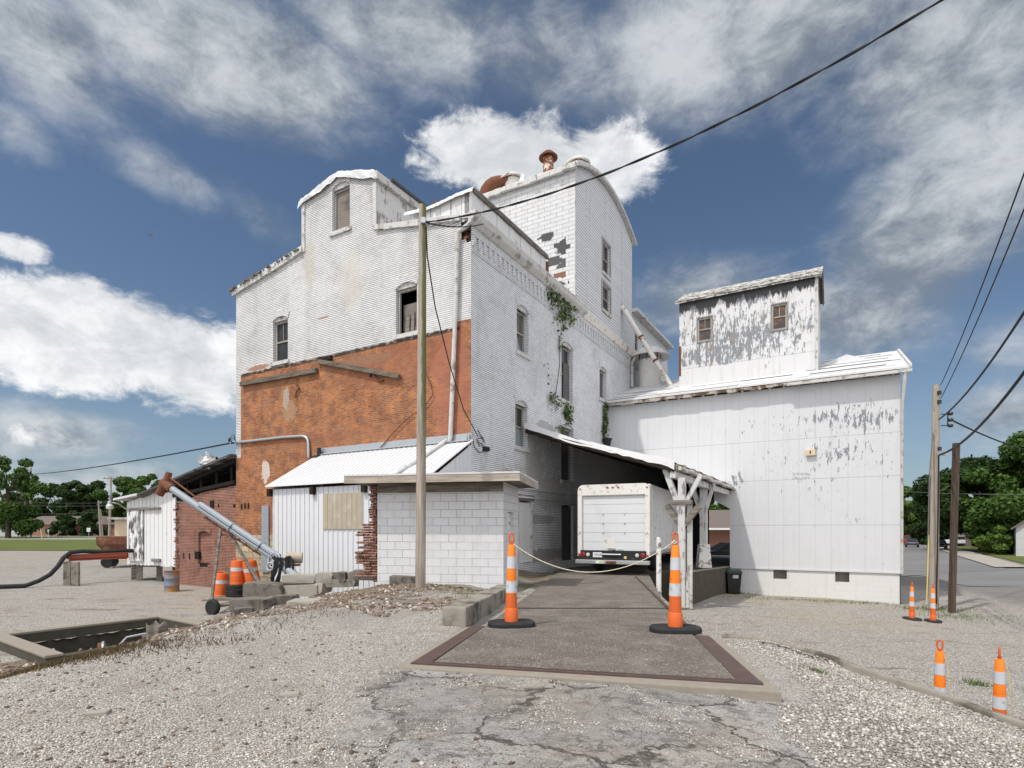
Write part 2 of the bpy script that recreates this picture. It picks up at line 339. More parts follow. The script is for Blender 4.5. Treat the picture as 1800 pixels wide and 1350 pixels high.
def M_metal_panels(name, seamz, base, regions, heavy=0.0, pw=.61, u0=0.0, streak=.3, band=None, tarz=None, fs=2.0):
    """ribbed sheet cladding: narrow ribs, sheet joints, paint flaked off in vertical streaks"""
    m, t, b = new_mat(name, .55, .35); uv = t.uv(); sp = t.n('SeparateXYZ', {0: uv}); u, v = sp.outputs[0], sp.outputs[1]
    us = t.math('SUBTRACT', u, u0)
    rib = t.math('SINE', t.math('MULTIPLY', u, 2 * math.pi / .0735))
    fr = t.math('ABSOLUTE', t.math('SUBTRACT', t.math('FRACT', t.math('DIVIDE', us, pw)), .5))
    seam = t.step(fr, .488, .497)
    hs = None
    for z in seamz:
        k = t.math('SUBTRACT', 1.0, t.step(t.math('ABSOLUTE', t.math('SUBTRACT', v, z)), .006, .018))
        hs = k if hs is None else t.math('MAXIMUM', hs, k)
    fl = t.noise(t.scale(uv, (3.0, 1.15, 1)), fs, 10, .74)
    fl2 = t.noise(t.scale(uv, (9.0, 1.5, 1)), 1.7, 8, .7)
    fl = t.math('ADD', t.math('MULTIPLY', fl, .6), t.math('MULTIPLY', fl2, .4))
    dens = None
    for (pu, pv, ru, rv, w) in regions:
        d = t.vmath('LENGTH', t.scale(uv, (1 / ru, 1 / rv, 0), (-pu / ru, -pv / rv, 0)))
        k = t.math('MULTIPLY', t.math('EXPONENT', t.math('MULTIPLY', t.math('MULTIPLY', d, d), -1.0)), w)
        dens = k if dens is None else t.math('MAXIMUM', dens, k)
    near = t.math('MULTIPLY', t.step(fr, .40, .49), .022)
    thr = t.math('ADD', fl, t.math('ADD', t.math('MULTIPLY', t.math('ADD', dens, 0.0), .165), near))
    flake = t.step(thr, .632 - heavy, .645 - heavy)
    if tarz is not None:
        d = t.math('SUBTRACT', v, tarz); tarm = t.step(t.math('ADD', d, t.math('ADD', t.math('MULTIPLY', t.math('SUBTRACT', t.noise(t.scale(uv, (1.6, .25, 1)), 1.1, 6, .7), .5), 2.6), t.math('MULTIPLY', t.math('SUBTRACT', fl2, .5), .8))), -.10, -.04)
    if band is not None: flake = t.math('MULTIPLY', flake, t.step(t.math('ADD', v, t.math('MULTIPLY', t.math('SUBTRACT', t.noise(uv, 2.5, 3), .5), .5)), band - .05, band + .05))
    tone = t.noise(uv, 1.2, 6, .6)
    c = t.mix(tone, tuple(x * .93 for x in base), tuple(min(1, x * 1.05) for x in base))
    st = t.noise(t.scale(uv, (3.0, .16, 1)), 1.6, 6, .65)
    c = t.mix(t.math('MULTIPLY', t.step(st, .52, .72), streak), c, t.mix(1.0, c, (.80, .76, .70), 'MULTIPLY'))
    gcol = t.mix(t.noise(uv, 5, 5, .6), (.12, .13, .145), (.29, .305, .32))
    if tarz is not None: gcol = t.mix(t.math('MULTIPLY', t.step(t.noise(t.scale(uv, (1.8, .5, 1)), 1.4, 6, .7), .54, .64), .7), gcol, (.19, .16, .12))
    c = t.mix(flake, c, gcol)
    if tarz is not None: c = t.mix(tarm, c, (.045, .045, .047)); c = t.mix(t.math('MULTIPLY', t.step(t.noise(t.scale(uv, (1.2, .4, 1), (4, 1, 0)), 1.5, 7, .7), .60, .68), .7), c, (.28, .15, .08))
    c = t.mix(t.math('MULTIPLY', t.math('MAXIMUM', seam, hs), .55), c, (.22, .22, .22))
    c = t.mix(t.math('MULTIPLY', t.math('ADD', t.math('MULTIPLY', rib, .5), .5), .05), c, (.4, .4, .4))
    t.L.new(c, b.inputs['Base Color'])
    h = t.math('SUBTRACT', t.math('MULTIPLY', rib, .5), t.math('MULTIPLY', t.math('MAXIMUM', seam, hs), 1.0))
    bump(t, b, h, .25, .008)
    return m, t, b, c, uv, v
ub = lambda a: cu(PB, a)
m_barn = M_metal_panels('barn_sheet_metal', (2.97, 4.97, 6.73), (.60, .607, .62), [(ub(10.5), 7.5, 2.2, .8, .8), (ub(11.3), 7.3, 1.0, .6, 1.0), (ub(10.3), 6.1, 1.6, .8, .75), (ub(7.0), 7.2, 1.2, .6, .45), (ub(8.0), 6.0, 1.8, 1.0, .4), (ub(6.2), 5.0, .5, .5, .9), (ub(9.5), 4.6, 2.0, 1.2, .4), (ub(12.0), 7.4, .5, .5, .8), (ub(10.8), 3.2, .5, .3, .6), (ub(9.2), 7.4, 3.5, 1.0, .5), (ub(9.4), 5.6, 3.0, 1.2, .45), (ub(4.2), 7.3, 2.0, .8, .22), (ub(11.9), 5.9, .5, 1.5, .5)], u0=ub(12.47))[0]
m_lean = M_plain('white_ribbed_sheet', (.64, .65, .665), .4, .4, var=.03, scale=2)
m_tarp = M_plain('white_roof_membrane', (.60, .60, .60), .55, .3, var=.07, scale=1.5, bmp=.5, dirt=(.42, .40, .37), dthr=(.58, .72), dscale=1.3)
m_roofw = M_plain('white_coated_roofing', (.58, .58, .58), .6, .3, var=.08, scale=1.0, bmp=.3, dirt=(.36, .34, .31), dthr=(.58, .72), dscale=.9)
m_trim = M_plain('white_painted_trim', (.52, .51, .485), .75, .3, var=.16, scale=4, dirt=(.23, .205, .17), dthr=(.52, .66), dscale=3.0, bmp=.3)
def M_wood(name, c1, c2, paint=None, pthr=(.5, .56), axis='z', rough=.9, bs=.5):
    m, t, b = new_mat(name, rough, .2); p = t.obj()
    sc = {'z': (14, 14, .8), 'x': (.8, 14, 14), 'y': (14, .8, 14), 'h': (1.4, 1.4, 16)}[axis]
    g = t.noise(t.scale(p, sc), 1.0, 7, .65, .4)
    c = t.mix(t.step(g, .3, .7), c1, c2)
    cr_ = t.step(t.noise(t.scale(p, tuple(x * 1.5 for x in sc)), 1.7, 4, .5), .66, .72)
    c = t.mix(t.math('MULTIPLY', cr_, .7), c, tuple(x * .25 for x in c1))
    if paint: c = t.mix(t.step(t.math('ADD', t.math('MULTIPLY', g, .5), t.math('MULTIPLY', t.noise(p, 2.2, 6, .6), .5)), *pthr), paint, c)
    t.L.new(c, b.inputs['Base Color']); bump(t, b, g, bs, .01)
    return m
m_pole = M_wood('weathered_pole_wood', (.24, .19, .15), (.42, .36, .30))
m_poledark = M_wood('creosoted_timber', (.05, .036, .028), (.105, .078, .06))
m_polegray = M_wood('grey_pole_wood', (.24, .20, .165), (.42, .36, .30))
m_oldwood = M_wood('grey_weathered_wood', (.11, .095, .08), (.27, .24, .205), axis='h')
m_fascia = M_wood('weathered_fascia', (.30, .25, .20), (.48, .43, .36), axis='h')
m_paintwood = M_wood('flaking_white_boards', (.15, .13, .115), (.30, .275, .25), paint=(.56, .555, .54), pthr=(.525, .565))
m_whiteboard = M_wood('white_boards', (.24, .22, .20), (.38, .36, .33), paint=(.66, .66, .65), pthr=(.60, .64))
m_worn_door = M_wood('worn_plank_door', (.05, .047, .045), (.17, .16, .15), paint=(.70, .70, .69), pthr=(.47, .53))
m_timber = M_wood('weathered_wall_timber', (.075, .058, .044), (.20, .165, .13), axis='h')
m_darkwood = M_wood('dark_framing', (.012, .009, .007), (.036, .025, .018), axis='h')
m_frame = M_wood('grey_window_frame', (.20, .185, .17), (.40, .38, .35))
m_board = M_plain('weathered_chipboard', (.20, .175, .155), .9, .2, var=.45, scale=16, bmp=.4, dirt=(.10, .085, .075), dthr=(.5, .7), dscale=1.2)
m_boardgray = M_plain('grey_boarding', (.115, .11, .105), .85, .2, var=.3, scale=5, bmp=.3, dirt=(.08, .075, .07), dscale=1.0)
m_agedroof = M_plain('aged_roof_shingles', (.50, .49, .46), .9, .2, var=.2, scale=8, bmp=.5, dirt=(.18, .165, .15), dthr=(.44, .58), dscale=4)
m_trimdark = M_plain('rotten_painted_board', (.40, .36, .31), .85, .2, var=.25, scale=5, dirt=(.11, .07, .045), dthr=(.44, .56), dscale=2.2, bmp=.3)
m_inside = M_plain('dark_interior', (.02, .018, .016), .95, .1, var=.3)  # near-black, darkness of unlit depth put into the colour
m_concrete = M_plain('aged_concrete', (.27, .245, .205), .9, .25, var=.28, scale=8, bmp=.6, dirt=(.09, .08, .062), dthr=(.46, .64), dscale=2.2)
m_conclight = M_plain('pale_concrete', (.27, .24, .195), .9, .25, var=.18, scale=12, bmp=.5, dirt=(.24, .20, .16), dthr=(.55, .75), dscale=2.5)
m_concdark = M_plain('stained_concrete', (.075, .068, .052), .92, .2, var=.4, scale=5, bmp=.5, dirt=(.35, .32, .28), dthr=(.62, .72), dscale=3.5)
m_paintconc = M_plain('flaking_white_concrete', (.68, .67, .64), .85, .25, var=.1, scale=6, bmp=.4, dirt=(.22, .20, .16), dthr=(.53, .60), dscale=5)
m_rustheavy = M_plain('rust_eaten_paint', (.22, .075, .034), .8, .3, var=.4, scale=5, dirt=(.58, .54, .48), dthr=(.54, .60), dscale=2.6)
m_scar = M_plain('tar_line', (.06, .052, .045), .95, .1, var=.5, scale=8, dirt=(.22, .18, .15), dthr=(.5, .62), dscale=4)
m_rust = M_plain('rusty_iron', (.145, .057, .03), .85, .3, var=.5, scale=9, bmp=.3, dirt=(.10, .045, .03), dscale=4)
m_rustpaint = M_plain('rusting_white_paint', (.66, .63, .58), .65, .35, var=.08, scale=5, dirt=(.30, .12, .05), dthr=(.54, .64), dscale=3.0)
m_lightrust = M_plain('chalky_white_paint', (.66, .65, .62), .65, .35, var=.08, scale=4, dirt=(.42, .32, .24), dthr=(.60, .74), dscale=1.8)
m_rail = M_plain('brown_steel_rail', (.085, .055, .047), .6, .4, var=.3, scale=12, bmp=.2, dirt=(.15, .075, .05), dscale=5)
m_galv = M_plain('galvanised_steel', (.42, .44, .46), .42, .5, .5, var=.15, scale=9)
m_auger = M_plain('blue_grey_auger_paint', (.255, .285, .315), .5, .4, .0, var=.12, scale=5, dirt=(.22, .13, .08), dthr=(.66, .72), dscale=5)
m_black = M_plain('black_rubber', (.022, .022, .023), .75, .3, var=.35, scale=10, dirt=(.09, .085, .08), dthr=(.58, .8), dscale=6)
m_blackgloss = M_plain('black_plastic', (.018, .018, .019), .4, .5, var=.2)
m_green = M_plain('dark_green_lid', (.008, .045, .032), .45, .5, var=.2)
m_orange = M_plain('orange_plastic', (.88, .215, .014), .48, .4, var=.08, scale=5, dirt=(.50, .13, .025), dthr=(.54, .72), dscale=9)
m_orangedk = M_plain('faded_orange_plastic', (.62, .115, .018), .5, .4, var=.10, scale=5, dirt=(.38, .09, .03), dthr=(.58, .75), dscale=7)
m_reflect = M_plain('reflective_band', (.50, .525, .55), .4, .5, var=.08, scale=14, dirt=(.33, .32, .31), dthr=(.54, .7), dscale=11)
m_rope = M_plain('pale_rope', (.62, .55, .42), .9, .2, var=.15, scale=40)
m_yellow = M_plain('yellow_cord', (.55, .45, .16), .9, .2, var=.15)
m_wire = M_plain('black_cable', (.015, .015, .016), .6, .3, var=.2)
m_wiregray = M_plain('grey_wire', (.12, .12, .125), .6, .3, var=.2)
m_van = M_plain('white_truck_body', (.64, .65, .66), .38, .45, var=.03, scale=3, dirt=(.62, .60, .56), dthr=(.60, .75), dscale=2.5)
m_vandirty = M_plain('grimy_white_truck_frame', (.70, .68, .63), .5, .4, var=.08, scale=6, dirt=(.26, .22, .16), dthr=(.53, .68), dscale=6)
m_alu = M_plain('aluminium_bumper', (.46, .48, .48), .4, .5, .6, var=.12, scale=8)
m_red = M_plain('red_lens', (.30, .01, .02), .2, .6, var=.1)
m_clear = M_plain('clear_lens', (.55, .54, .5), .2, .6, var=.1)
m_plate = M_plain('white_plate', (.75, .76, .76), .4, .4, var=.03)
m_ink = M_plain('dark_lettering', (.03, .03, .035), .7, .2, var=.1)
m_lime = M_plain('lime_print', (.42, .50, .05), .6, .3, var=.1)
def M_glass():
    m, t, b = new_mat('dusty_window_glass', .3, .22)
    c = t.mix(t.noise(t.obj(), 3.0, 6, .6), (.010, .011, .012), (.055, .058, .058)); t.L.new(c, b.inputs['Base Color']); return m
m_glass = M_glass()
m_rustpane = M_plain('rust_stained_pane', (.055, .045, .038), .3, .4, var=.5, scale=2.5, dirt=(.20, .085, .035), dthr=(.48, .62), dscale=2.2)
m_glassgreen = M_plain('clouded_pane', (.25, .31, .30), .25, .5, var=.3, scale=2)
m_beam = M_plain('red_oxide_steel', (.27, .055, .025), .5, .4, var=.15, scale=6, dirt=(.13, .04, .03), dscale=5)
m_drumblue = M_plain('rusted_blue_drum', (.13, .19, .27), .6, .4, var=.25, scale=5, dirt=(.33, .16, .04), dthr=(.44, .56), dscale=2.6)
m_wagon = M_plain('rusty_wagon', (.16, .065, .04), .8, .3, var=.35, scale=5, dirt=(.42, .25, .13), dscale=2)
m_cream = M_plain('cream_paint', (.62, .50, .35), .7, .3, var=.1)
m_tan = M_plain('tan_corrugated_panel', (.40, .345, .26), .6, .3, var=.10, scale=7, dirt=(.48, .44, .37), dthr=(.5, .7), dscale=3)
m_slab = M_plain('grey_limestone', (.165, .15, .128), .95, .2, var=.45, scale=4, bmp=1.0, dirt=(.06, .055, .045), dthr=(.48, .68), dscale=2.4)
m_slablight = M_plain('pale_limestone', (.33, .305, .26), .95, .2, var=.25, scale=6, bmp=.7)
m_moss = M_plain('mossy_concrete', (.16, .145, .085), .95, .15, var=.3, scale=6, bmp=.4, dirt=(.07, .07, .03), dscale=1.6)
m_shingleroof = M_plain('brown_asphalt_shingles', (.15, .125, .11), .95, .2, var=.25, scale=12)
m_siding = M_brick('grey_white_siding', 4.0, .16, .012, (.55, .55, .54), (.52, .52, .51), (.25, .25, .25), bstr=.5)
m_sidewhite = M_brick('white_house_siding', 4.0, .18, .01, (.72, .72, .72), (.70, .70, .70), (.45, .45, .45), bstr=.5)
m_hbrick = M_brick('house_brick', .22, .075, .01, (.36, .13, .07), (.27, .09, .05), (.35, .3, .26), bstr=.4)
m_bark = M_wood('bark', (.035, .028, .022), (.10, .082, .065))
m_carred = M_plain('red_car_paint', (.42, .02, .02), .3, .5, var=.03); m_carblue = M_plain('dark_blue_car_paint', (.03, .045, .07), .3, .5, var=.03)
m_carwhite = M_plain('white_car_paint', (.75, .76, .77), .3, .5, var=.03); m_carblack = M_plain('black_car_paint', (.010, .010, .012), .25, .5, var=.03)
m_shingledark = M_plain('dark_underlay', (.075, .075, .075), .9, .2, var=.35, scale=10)

def M_leaf(name, dark, light, trans=.25):
    m, t, b = new_mat(name, .6, .25)
    g = t.n('NewGeometry')
    r = g.outputs['Random Per Island']
    c = t.mix(r, dark, light)
    c = t.mix(t.step(t.noise(t.obj(), .45, 3), .4, .65), c, t.mix(1.0, c, (.70, .78, .62), 'MULTIPLY'))
    t.L.new(c, b.inputs['Base Color'])
    tr = t.n('BsdfTranslucent', {'Color': t.mix(1.0, c, (1.25, 1.35, .6), 'MULTIPLY')})
    mx = t.n('MixShader', {0: trans, 1: b.outputs[0], 2: tr.outputs[0]})
    t.L.new(mx.outputs[0], t.N['Material Output'].inputs[0])
    return m
m_leafdk = M_leaf('dark_leaves', (.014, .032, .007), (.045, .085, .018))
m_leafmd = M_leaf('mid_leaves', (.040, .085, .016), (.095, .165, .032))
m_leaflt = M_leaf('bright_leaves', (.065, .125, .020), (.15, .225, .045))
m_ivy = M_leaf('ivy_leaves', (.05, .085, .018), (.12, .175, .04))
m_weed = M_leaf('dry_weeds', (.075, .045, .025), (.19, .125, .07), .1)
m_grassblade = M_leaf('grass_blades', (.05, .09, .015), (.14, .19, .04), .15)

# ground materials -------------------------------------------------------
def gravel_nodes(t, p, s1, cols):
    vo = t.n('TexVoronoi', {'Vector': p, 'Scale': s1, 'Randomness': 1.0})
    cell = t.n('SeparateXYZ', {0: vo.outputs['Color']}).outputs[0]
    c = t.mix(cell, cols[0], cols[1])
    c = t.mix(t.step(cell, .80, .95), c, cols[2])
    c = t.mix(t.step(vo.outputs['Distance'], .42, .80), c, tuple(x * .38 for x in cols[0]))
    h = t.math('SUBTRACT', t.math('MULTIPLY', cell, .6), vo.outputs['Distance'])
    return c, h
def M_lower_ground():
    m, t, b = new_mat('pale_gravel', .95, .15); p = t.obj()
    sp = t.n('SeparateXYZ', {0: p}); x, y = sp.outputs[0], sp.outputs[1]
    c, h = gravel_nodes(t, p, 45, ((.28, .258, .23), (.50, .47, .425), (.60, .57, .525)))
    big = t.noise(p, .13, 7, .6, .4); mid = t.noise(t.scale(p, (.55, 1.4, 1)), .9, 8, .68)
    c = t.mix(t.math('MULTIPLY', t.step(mid, .56, .66), .7), c, (.20, .155, .11))
    c = t.mix(t.math('MULTIPLY', t.step(big, .50, .62), .45), c, (.34, .285, .205))
    # thin brown dried weed streaks
    wv = t.noise(t.scale(p, (.35, 2.2, 1)), 1.1, 9, .75, .6)
    c = t.mix(t.math('MULTIPLY', t.step(wv, .585, .63), .8), c, (.12, .085, .055))
    spk = t.noise(t.scale(p, (1.0, 3.0, 1)), 2.6, 6, .75); c = t.mix(t.math('MULTIPLY', t.step(spk, .64, .68), .7), c, (.10, .08, .055))
    # old tarmac of the street side on the right
    am = t.math('MULTIPLY', t.step(t.math('ADD', x, t.math('MULTIPLY', t.math('SUBTRACT', big, .5), 14.0)), 17.5, 22.0), t.step(y, 10, 26))
    ac = t.mix(t.noise(t.scale(p, (.3, 1.2, 1)), .5, 8, .65), (.13, .125, .118), (.34, .33, .315))
    c = t.mix(t.math('MULTIPLY', am, .85), c, t.mix(.35, ac, t.mix(1.0, ac, c, 'MULTIPLY')))
    t.L.new(c, b.inputs['Base Color']); bump(t, b, h, .55, .02)
    return m
def M_terrace():
    m, t, b = new_mat('driveway_gravel', .95, .15); p = t.obj()
    sp = t.n('SeparateXYZ', {0: p}); x, y, z = sp.outputs[0], sp.outputs[1], sp.outputs[2]
    big = t.noise(p, .35, 7, .62, .3); mid = t.noise(p, 1.6, 8, .68); fine = t.noise(p, 22, 5, .7); xf = t.noise(p, 90, 3, .7)
    c, h = gravel_nodes(t, p, 85, ((.31, .285, .25), (.62, .58, .52), (.74, .70, .64)))
    c = t.mix(t.math('MULTIPLY', t.step(t.noise(p, 7, 6, .7), .60, .68), .55), c, (.20, .165, .13))
    trk = t.noise(t.scale(p, (1.1, .22, 1)), .9, 5, .6); c = t.mix(t.math('MULTIPLY', t.step(trk, .50, .64), .35), c, (.25, .235, .215))
    c = t.mix(t.math('MULTIPLY', t.step(mid, .55, .70), .45), c, (.24, .195, .15))
    # white crushed stone on the right bank
    c2, h2 = gravel_nodes(t, p, 42, ((.28, .255, .225), (.53, .50, .455), (.64, .61, .57)))
    wob = t.math('MULTIPLY', t.math('SUBTRACT', t.noise(p, 1.1, 5), .5), 1.2)
    wm = t.step(t.math('ADD', t.math('SUBTRACT', x, t.math('MULTIPLY', t.math('SUBTRACT', y, 4.0), .42)), wob), 1.75, 2.15)
    c = t.mix(wm, c, c2); h = t.math('ADD', t.math('MULTIPLY', h, t.math('SUBTRACT', 1.0, wm)), t.math('MULTIPLY', h2, t.math('MULTIPLY', wm, 1.6)))
    dk = t.math('MULTIPLY', wm, t.math('MULTIPLY', t.step(t.math('ADD', y, t.math('MULTIPLY', t.math('SUBTRACT', mid, .5), 3.0)), 4.35, 3.4), .75))
    c = t.mix(t.math('MULTIPLY', dk, t.step(fine, .40, .60)), c, (.12, .105, .085))
    # cracked old tarmac in the foreground
    pw = t.vmath('ADD', p, t.vmath('MULTIPLY', t.n('TexNoise', {'Vector': p, 'Scale': 1.8, 'Detail': 7.0, 'Roughness': .65}).outputs[1], (.85, .85, 0)))
    cr1 = t.n('TexVoronoi', {'Vector': pw, 'Scale': .9}, feature='DISTANCE_TO_EDGE').outputs[0]
    cellv = t.n('SeparateXYZ', {0: t.n('TexVoronoi', {'Vector': pw, 'Scale': .9}).outputs['Color']}).outputs[0]
    cr2 = t.n('TexVoronoi', {'Vector': pw, 'Scale': 4.2}, feature='DISTANCE_TO_EDGE').outputs[0]
    k1 = t.math('MULTIPLY', t.math('SUBTRACT', 1.0, t.step(cr1, .006, t.math('ADD', .020, t.math('MULTIPLY', t.step(mid, .45, .72), .11)))), t.step(t.noise(p, 1.3, 4, .6), .34, .48))
    k2 = t.math('MULTIPLY', t.math('SUBTRACT', 1.0, t.step(cr2, .004, .035)), t.math('MULTIPLY', t.step(big, .52, .60), .6))
    crack = t.math('MAXIMUM', k1, k2)
    xg = t.step(xf, .34, .66); ag = t.mix(xg, (.22, .21, .195), (.54, .52, .49)); ag = t.mix(t.math('MULTIPLY', t.step(mid, .42, .66), .6), ag, t.mix(1.0, ag, (.60, .585, .56), 'MULTIPLY')); ag = t.mix(t.math('MULTIPLY', t.step(xf, .62, .72), .8), ag, (.52, .50, .46))
    ag = t.mix(t.math('MULTIPLY', t.step(big, .56, .70), .5), ag, (.38, .33, .26)); ag = t.mix(t.math('MULTIPLY', cellv, .55), ag, t.mix(1.0, ag, (.62, .62, .62), 'MULTIPLY'))
    ag = t.mix(t.math('MULTIPLY', t.step(t.noise(p, 6, 6, .75), .50, .62), .65), ag, (.135, .125, .115)); ag = t.mix(t.math('MULTIPLY', t.step(t.noise(t.scale(p, (1, 1, 1), (7, 3, 0)), 2.6, 7, .7), .56, .64), .6), ag, c)
    ag = t.mix(t.math('MULTIPLY', crack, .85), ag, (.055, .048, .040))
    dist = t.math('ADD', t.math('MULTIPLY', t.math('SUBTRACT', t.noise(p, .9, 6, .65), .5), 2.0), t.math('MULTIPLY', t.math('SUBTRACT', fine, .5), .25))
    am = t.math('MULTIPLY', t.step(t.math('ADD', x, dist), -1.35, -.95), t.math('MULTIPLY', t.step(t.math('ADD', t.math('ADD', x, t.math('MULTIPLY', y, -.20)), dist), 1.45, 1.0), t.step(t.math('ADD', y, t.math('MULTIPLY', dist, .3)), 5.2, 4.9)))
    loose = t.step(t.math('ADD', mid, t.math('MULTIPLY', crack, .10)), .60, .68)
    am = t.math('MULTIPLY', am, t.math('SUBTRACT', 1.0, t.math('MULTIPLY', loose, .75)))
    c = t.mix(am, c, ag)
    h = t.mix(am, h, t.math('SUBTRACT', t.math('MULTIPLY', xg, .40), t.math('MULTIPLY', crack, 1.5)))
    # brown earth and dead weeds on the bank, moss by the scale house
    earth = t.math('MULTIPLY', t.step(t.math('ADD', t.math('SUBTRACT', t.math('MULTIPLY', y, .42), t.math('MULTIPLY', x, .55)), t.math('MULTIPLY', t.math('SUBTRACT', mid, .5), 5.5)), 5.0, 6.6), t.step(y, 7.0, 8.4))
    ec = t.mix(fine, (.10, .068, .045), (.30, .24, .18)); ec = t.mix(t.step(big, .45, .6), ec, t.mix(fine, (.12, .11, .10), (.42, .40, .37)))
    e2 = t.math('MULTIPLY', t.math('MULTIPLY', t.step(t.math('ADD', y, t.math('MULTIPLY', t.math('SUBTRACT', big, .5), 5.0)), 8.2, 9.6), t.step(t.math('ADD', mid, t.math('MULTIPLY', big, .4)), .56, .72)), t.step(x, -.2, -.9)); earth = t.math('MAXIMUM', earth, t.math('MULTIPLY', e2, .9))
    c = t.mix(t.math('MULTIPLY', earth, .92), c, ec)
    gm = t.math('MULTIPLY', t.math('MULTIPLY', t.step(y, 10.6, 12.2), t.step(t.math('ADD', x, wob), -2.6, -1.2)), t.step(mid, .44, .60))
    c = t.mix(t.math('MULTIPLY', gm, .7), c, (.10, .10, .025))
    wst = t.noise(t.scale(p, (.5, 1.8, 1)), 1.3, 9, .75, .6)
    c = t.mix(t.math('MULTIPLY', t.math('MULTIPLY', t.step(wst, .60, .65), t.step(x, -1.4, -3.6)), .75), c, (.12, .082, .052))
    t.L.new(c, b.inputs['Base Color']); bump(t, b, h, .6, .02)
    return m
def M_deck():
    m, t, b = new_mat('exposed_aggregate_deck', .88, .25); p = t.obj()
    fine = t.noise(p, 75, 4, .75); mid = t.noise(p, 2.0, 7, .65); big = t.noise(t.scale(p, (1, .4, 1)), .9, 6, .6)
    c = t.mix(t.step(fine, .36, .64), (.055, .047, .039), (.20, .172, .146)); c = t.mix(t.math('MULTIPLY', t.step(mid, .4, .7), .45), c, (.27, .235, .20))
    c = t.mix(t.math('MULTIPLY', t.step(big, .52, .7), .4), c, (.075, .066, .058))
    sp = t.noise(p, 38, 3, .7); c = t.mix(t.step(sp, .615, .66), c, (.50, .47, .42)); sp2 = t.noise(t.scale(p, (1, 1, 1), (5, 2, 0)), 30, 3, .7); c = t.mix(t.step(sp2, .62, .67), c, (.06, .052, .045))
    t.L.new(c, b.inputs['Base Color']); bump(t, b, fine, .35, .006); return m
def M_road():
    m, t, b = new_mat('street_tarmac', .9, .25); p = t.obj()
    n = t.noise(t.scale(p, (.25, .9, 1)), .35, 8, .65); f = t.noise(p, 9, 5, .7)
    c = t.mix(n, (.10, .10, .10), (.29, .285, .275)); c = t.mix(t.math('MULTIPLY', f, .3), c, (.10, .10, .10)); t.L.new(c, b.inputs['Base Color']); return m
def M_grass():
    m, t, b = new_mat('mown_grass', .95, .15); p = t.obj()
    n = t.noise(p, .25, 8, .7); f = t.noise(t.scale(p, (1, .3, 1)), 2.5, 6, .7)
    c = t.mix(n, (.055, .085, .018), (.125, .155, .038)); c = t.mix(t.math('MULTIPLY', f, .4), c, (.16, .15, .06)); t.L.new(c, b.inputs['Base Color']); bump(t, b, f, .5, .05); return m
def M_pebble(name, a, b_, w):
    m, t, b = new_mat(name, .95, .15); r = t.n('NewGeometry').outputs['Random Per Island']
    c = t.mix(r, a, b_); c = t.mix(t.step(r, .86, .9), c, w); t.L.new(c, b.inputs['Base Color']); return m
m_lower = M_lower_ground(); m_terr = M_terrace(); m_deck = M_deck(); m_road = M_road(); m_grass = M_grass()
m_peb = M_pebble('gravel_stones', (.28, .255, .22), (.60, .56, .50), (.72, .68, .62))
m_pebw = M_pebble('white_gravel_stones', (.24, .215, .185), (.52, .49, .44), (.63, .60, .56))
m_debris = M_pebble('earth_and_rubble', (.10, .07, .05), (.32, .25, .19), (.52, .47, .40))
m_pave = M_plain('pale_pavement', (.34, .315, .27), .9, .2, var=.15, scale=2)
# ------------------------------------------------------------------ the ground
rng = np.random.default_rng(5)
def sm(t): t = np.clip(t, 0, 1); return t * t * (3 - 2 * t)
def vnoise(x, y, s, seed=0):
    """smooth value noise"""
    x = x / s + seed * 17.3; y = y / s - seed * 9.1
    xi = np.floor(x).astype(np.int64); yi = np.floor(y).astype(np.int64); fx = sm(x - xi); fy = sm(y - yi)
    def hsh(a, b):
        q = (a * 374761393 + b * 668265263 + seed * 1442695) & 0x7fffffff; q = ((q ^ (q >> 13)) * 1274126177) & 0x7fffffff
        return (q & 0xffff) / 65535.0
    return (hsh(xi, yi) * (1 - fx) + hsh(xi + 1, yi) * fx) * (1 - fy) + (hsh(xi, yi + 1) * (1 - fx) + hsh(xi + 1, yi + 1) * fx) * fy
def z_low(x, y):
    left = .10 + .0095 * np.clip(y - 20, 0, 110)
    right = .05 + .0104 * np.clip(y - 7.78, -6, 16) - .045 * np.clip(x - 5.85, 0, 10) - .12 * sm((y - 22.5) / 3) * (1 - sm((x - 11) / 4)); k4 = sm((y - 34) / 14); right = right * (1 - k4) - .38 * k4
    k = sm((x + 2) / 12.0)
    return left * (1 - k) + right * k
def z_deck(y): return 1.693 - .024 * y
def od(u, v, dz=0.0):
    y = (1107 - 1000 * dz) / (v - 954); return Vector(((u - CU) / F * y, y, z_deck(y) + dz))
ty = [-4, 8, 11.2, 12.6, 15.2, 17.5, 40]; tx = [-8.6, -8.7, -9.3, -8.6, -6.9, -8.2, -8.2]
ry = [-4, 1, 3.5, 4.5, 5.3, 6.07, 6.5, 6.75, 7.03, 7.12, 19, 34]; rx_ = [10.0, 8.5, 6.7, 5.9, 5.12, 4.55, 3.85, 3.35, 2.75, 2.42, 4.36, 6.8]
def deck_l(y): return -.53 + .15 * (y - 7.58)
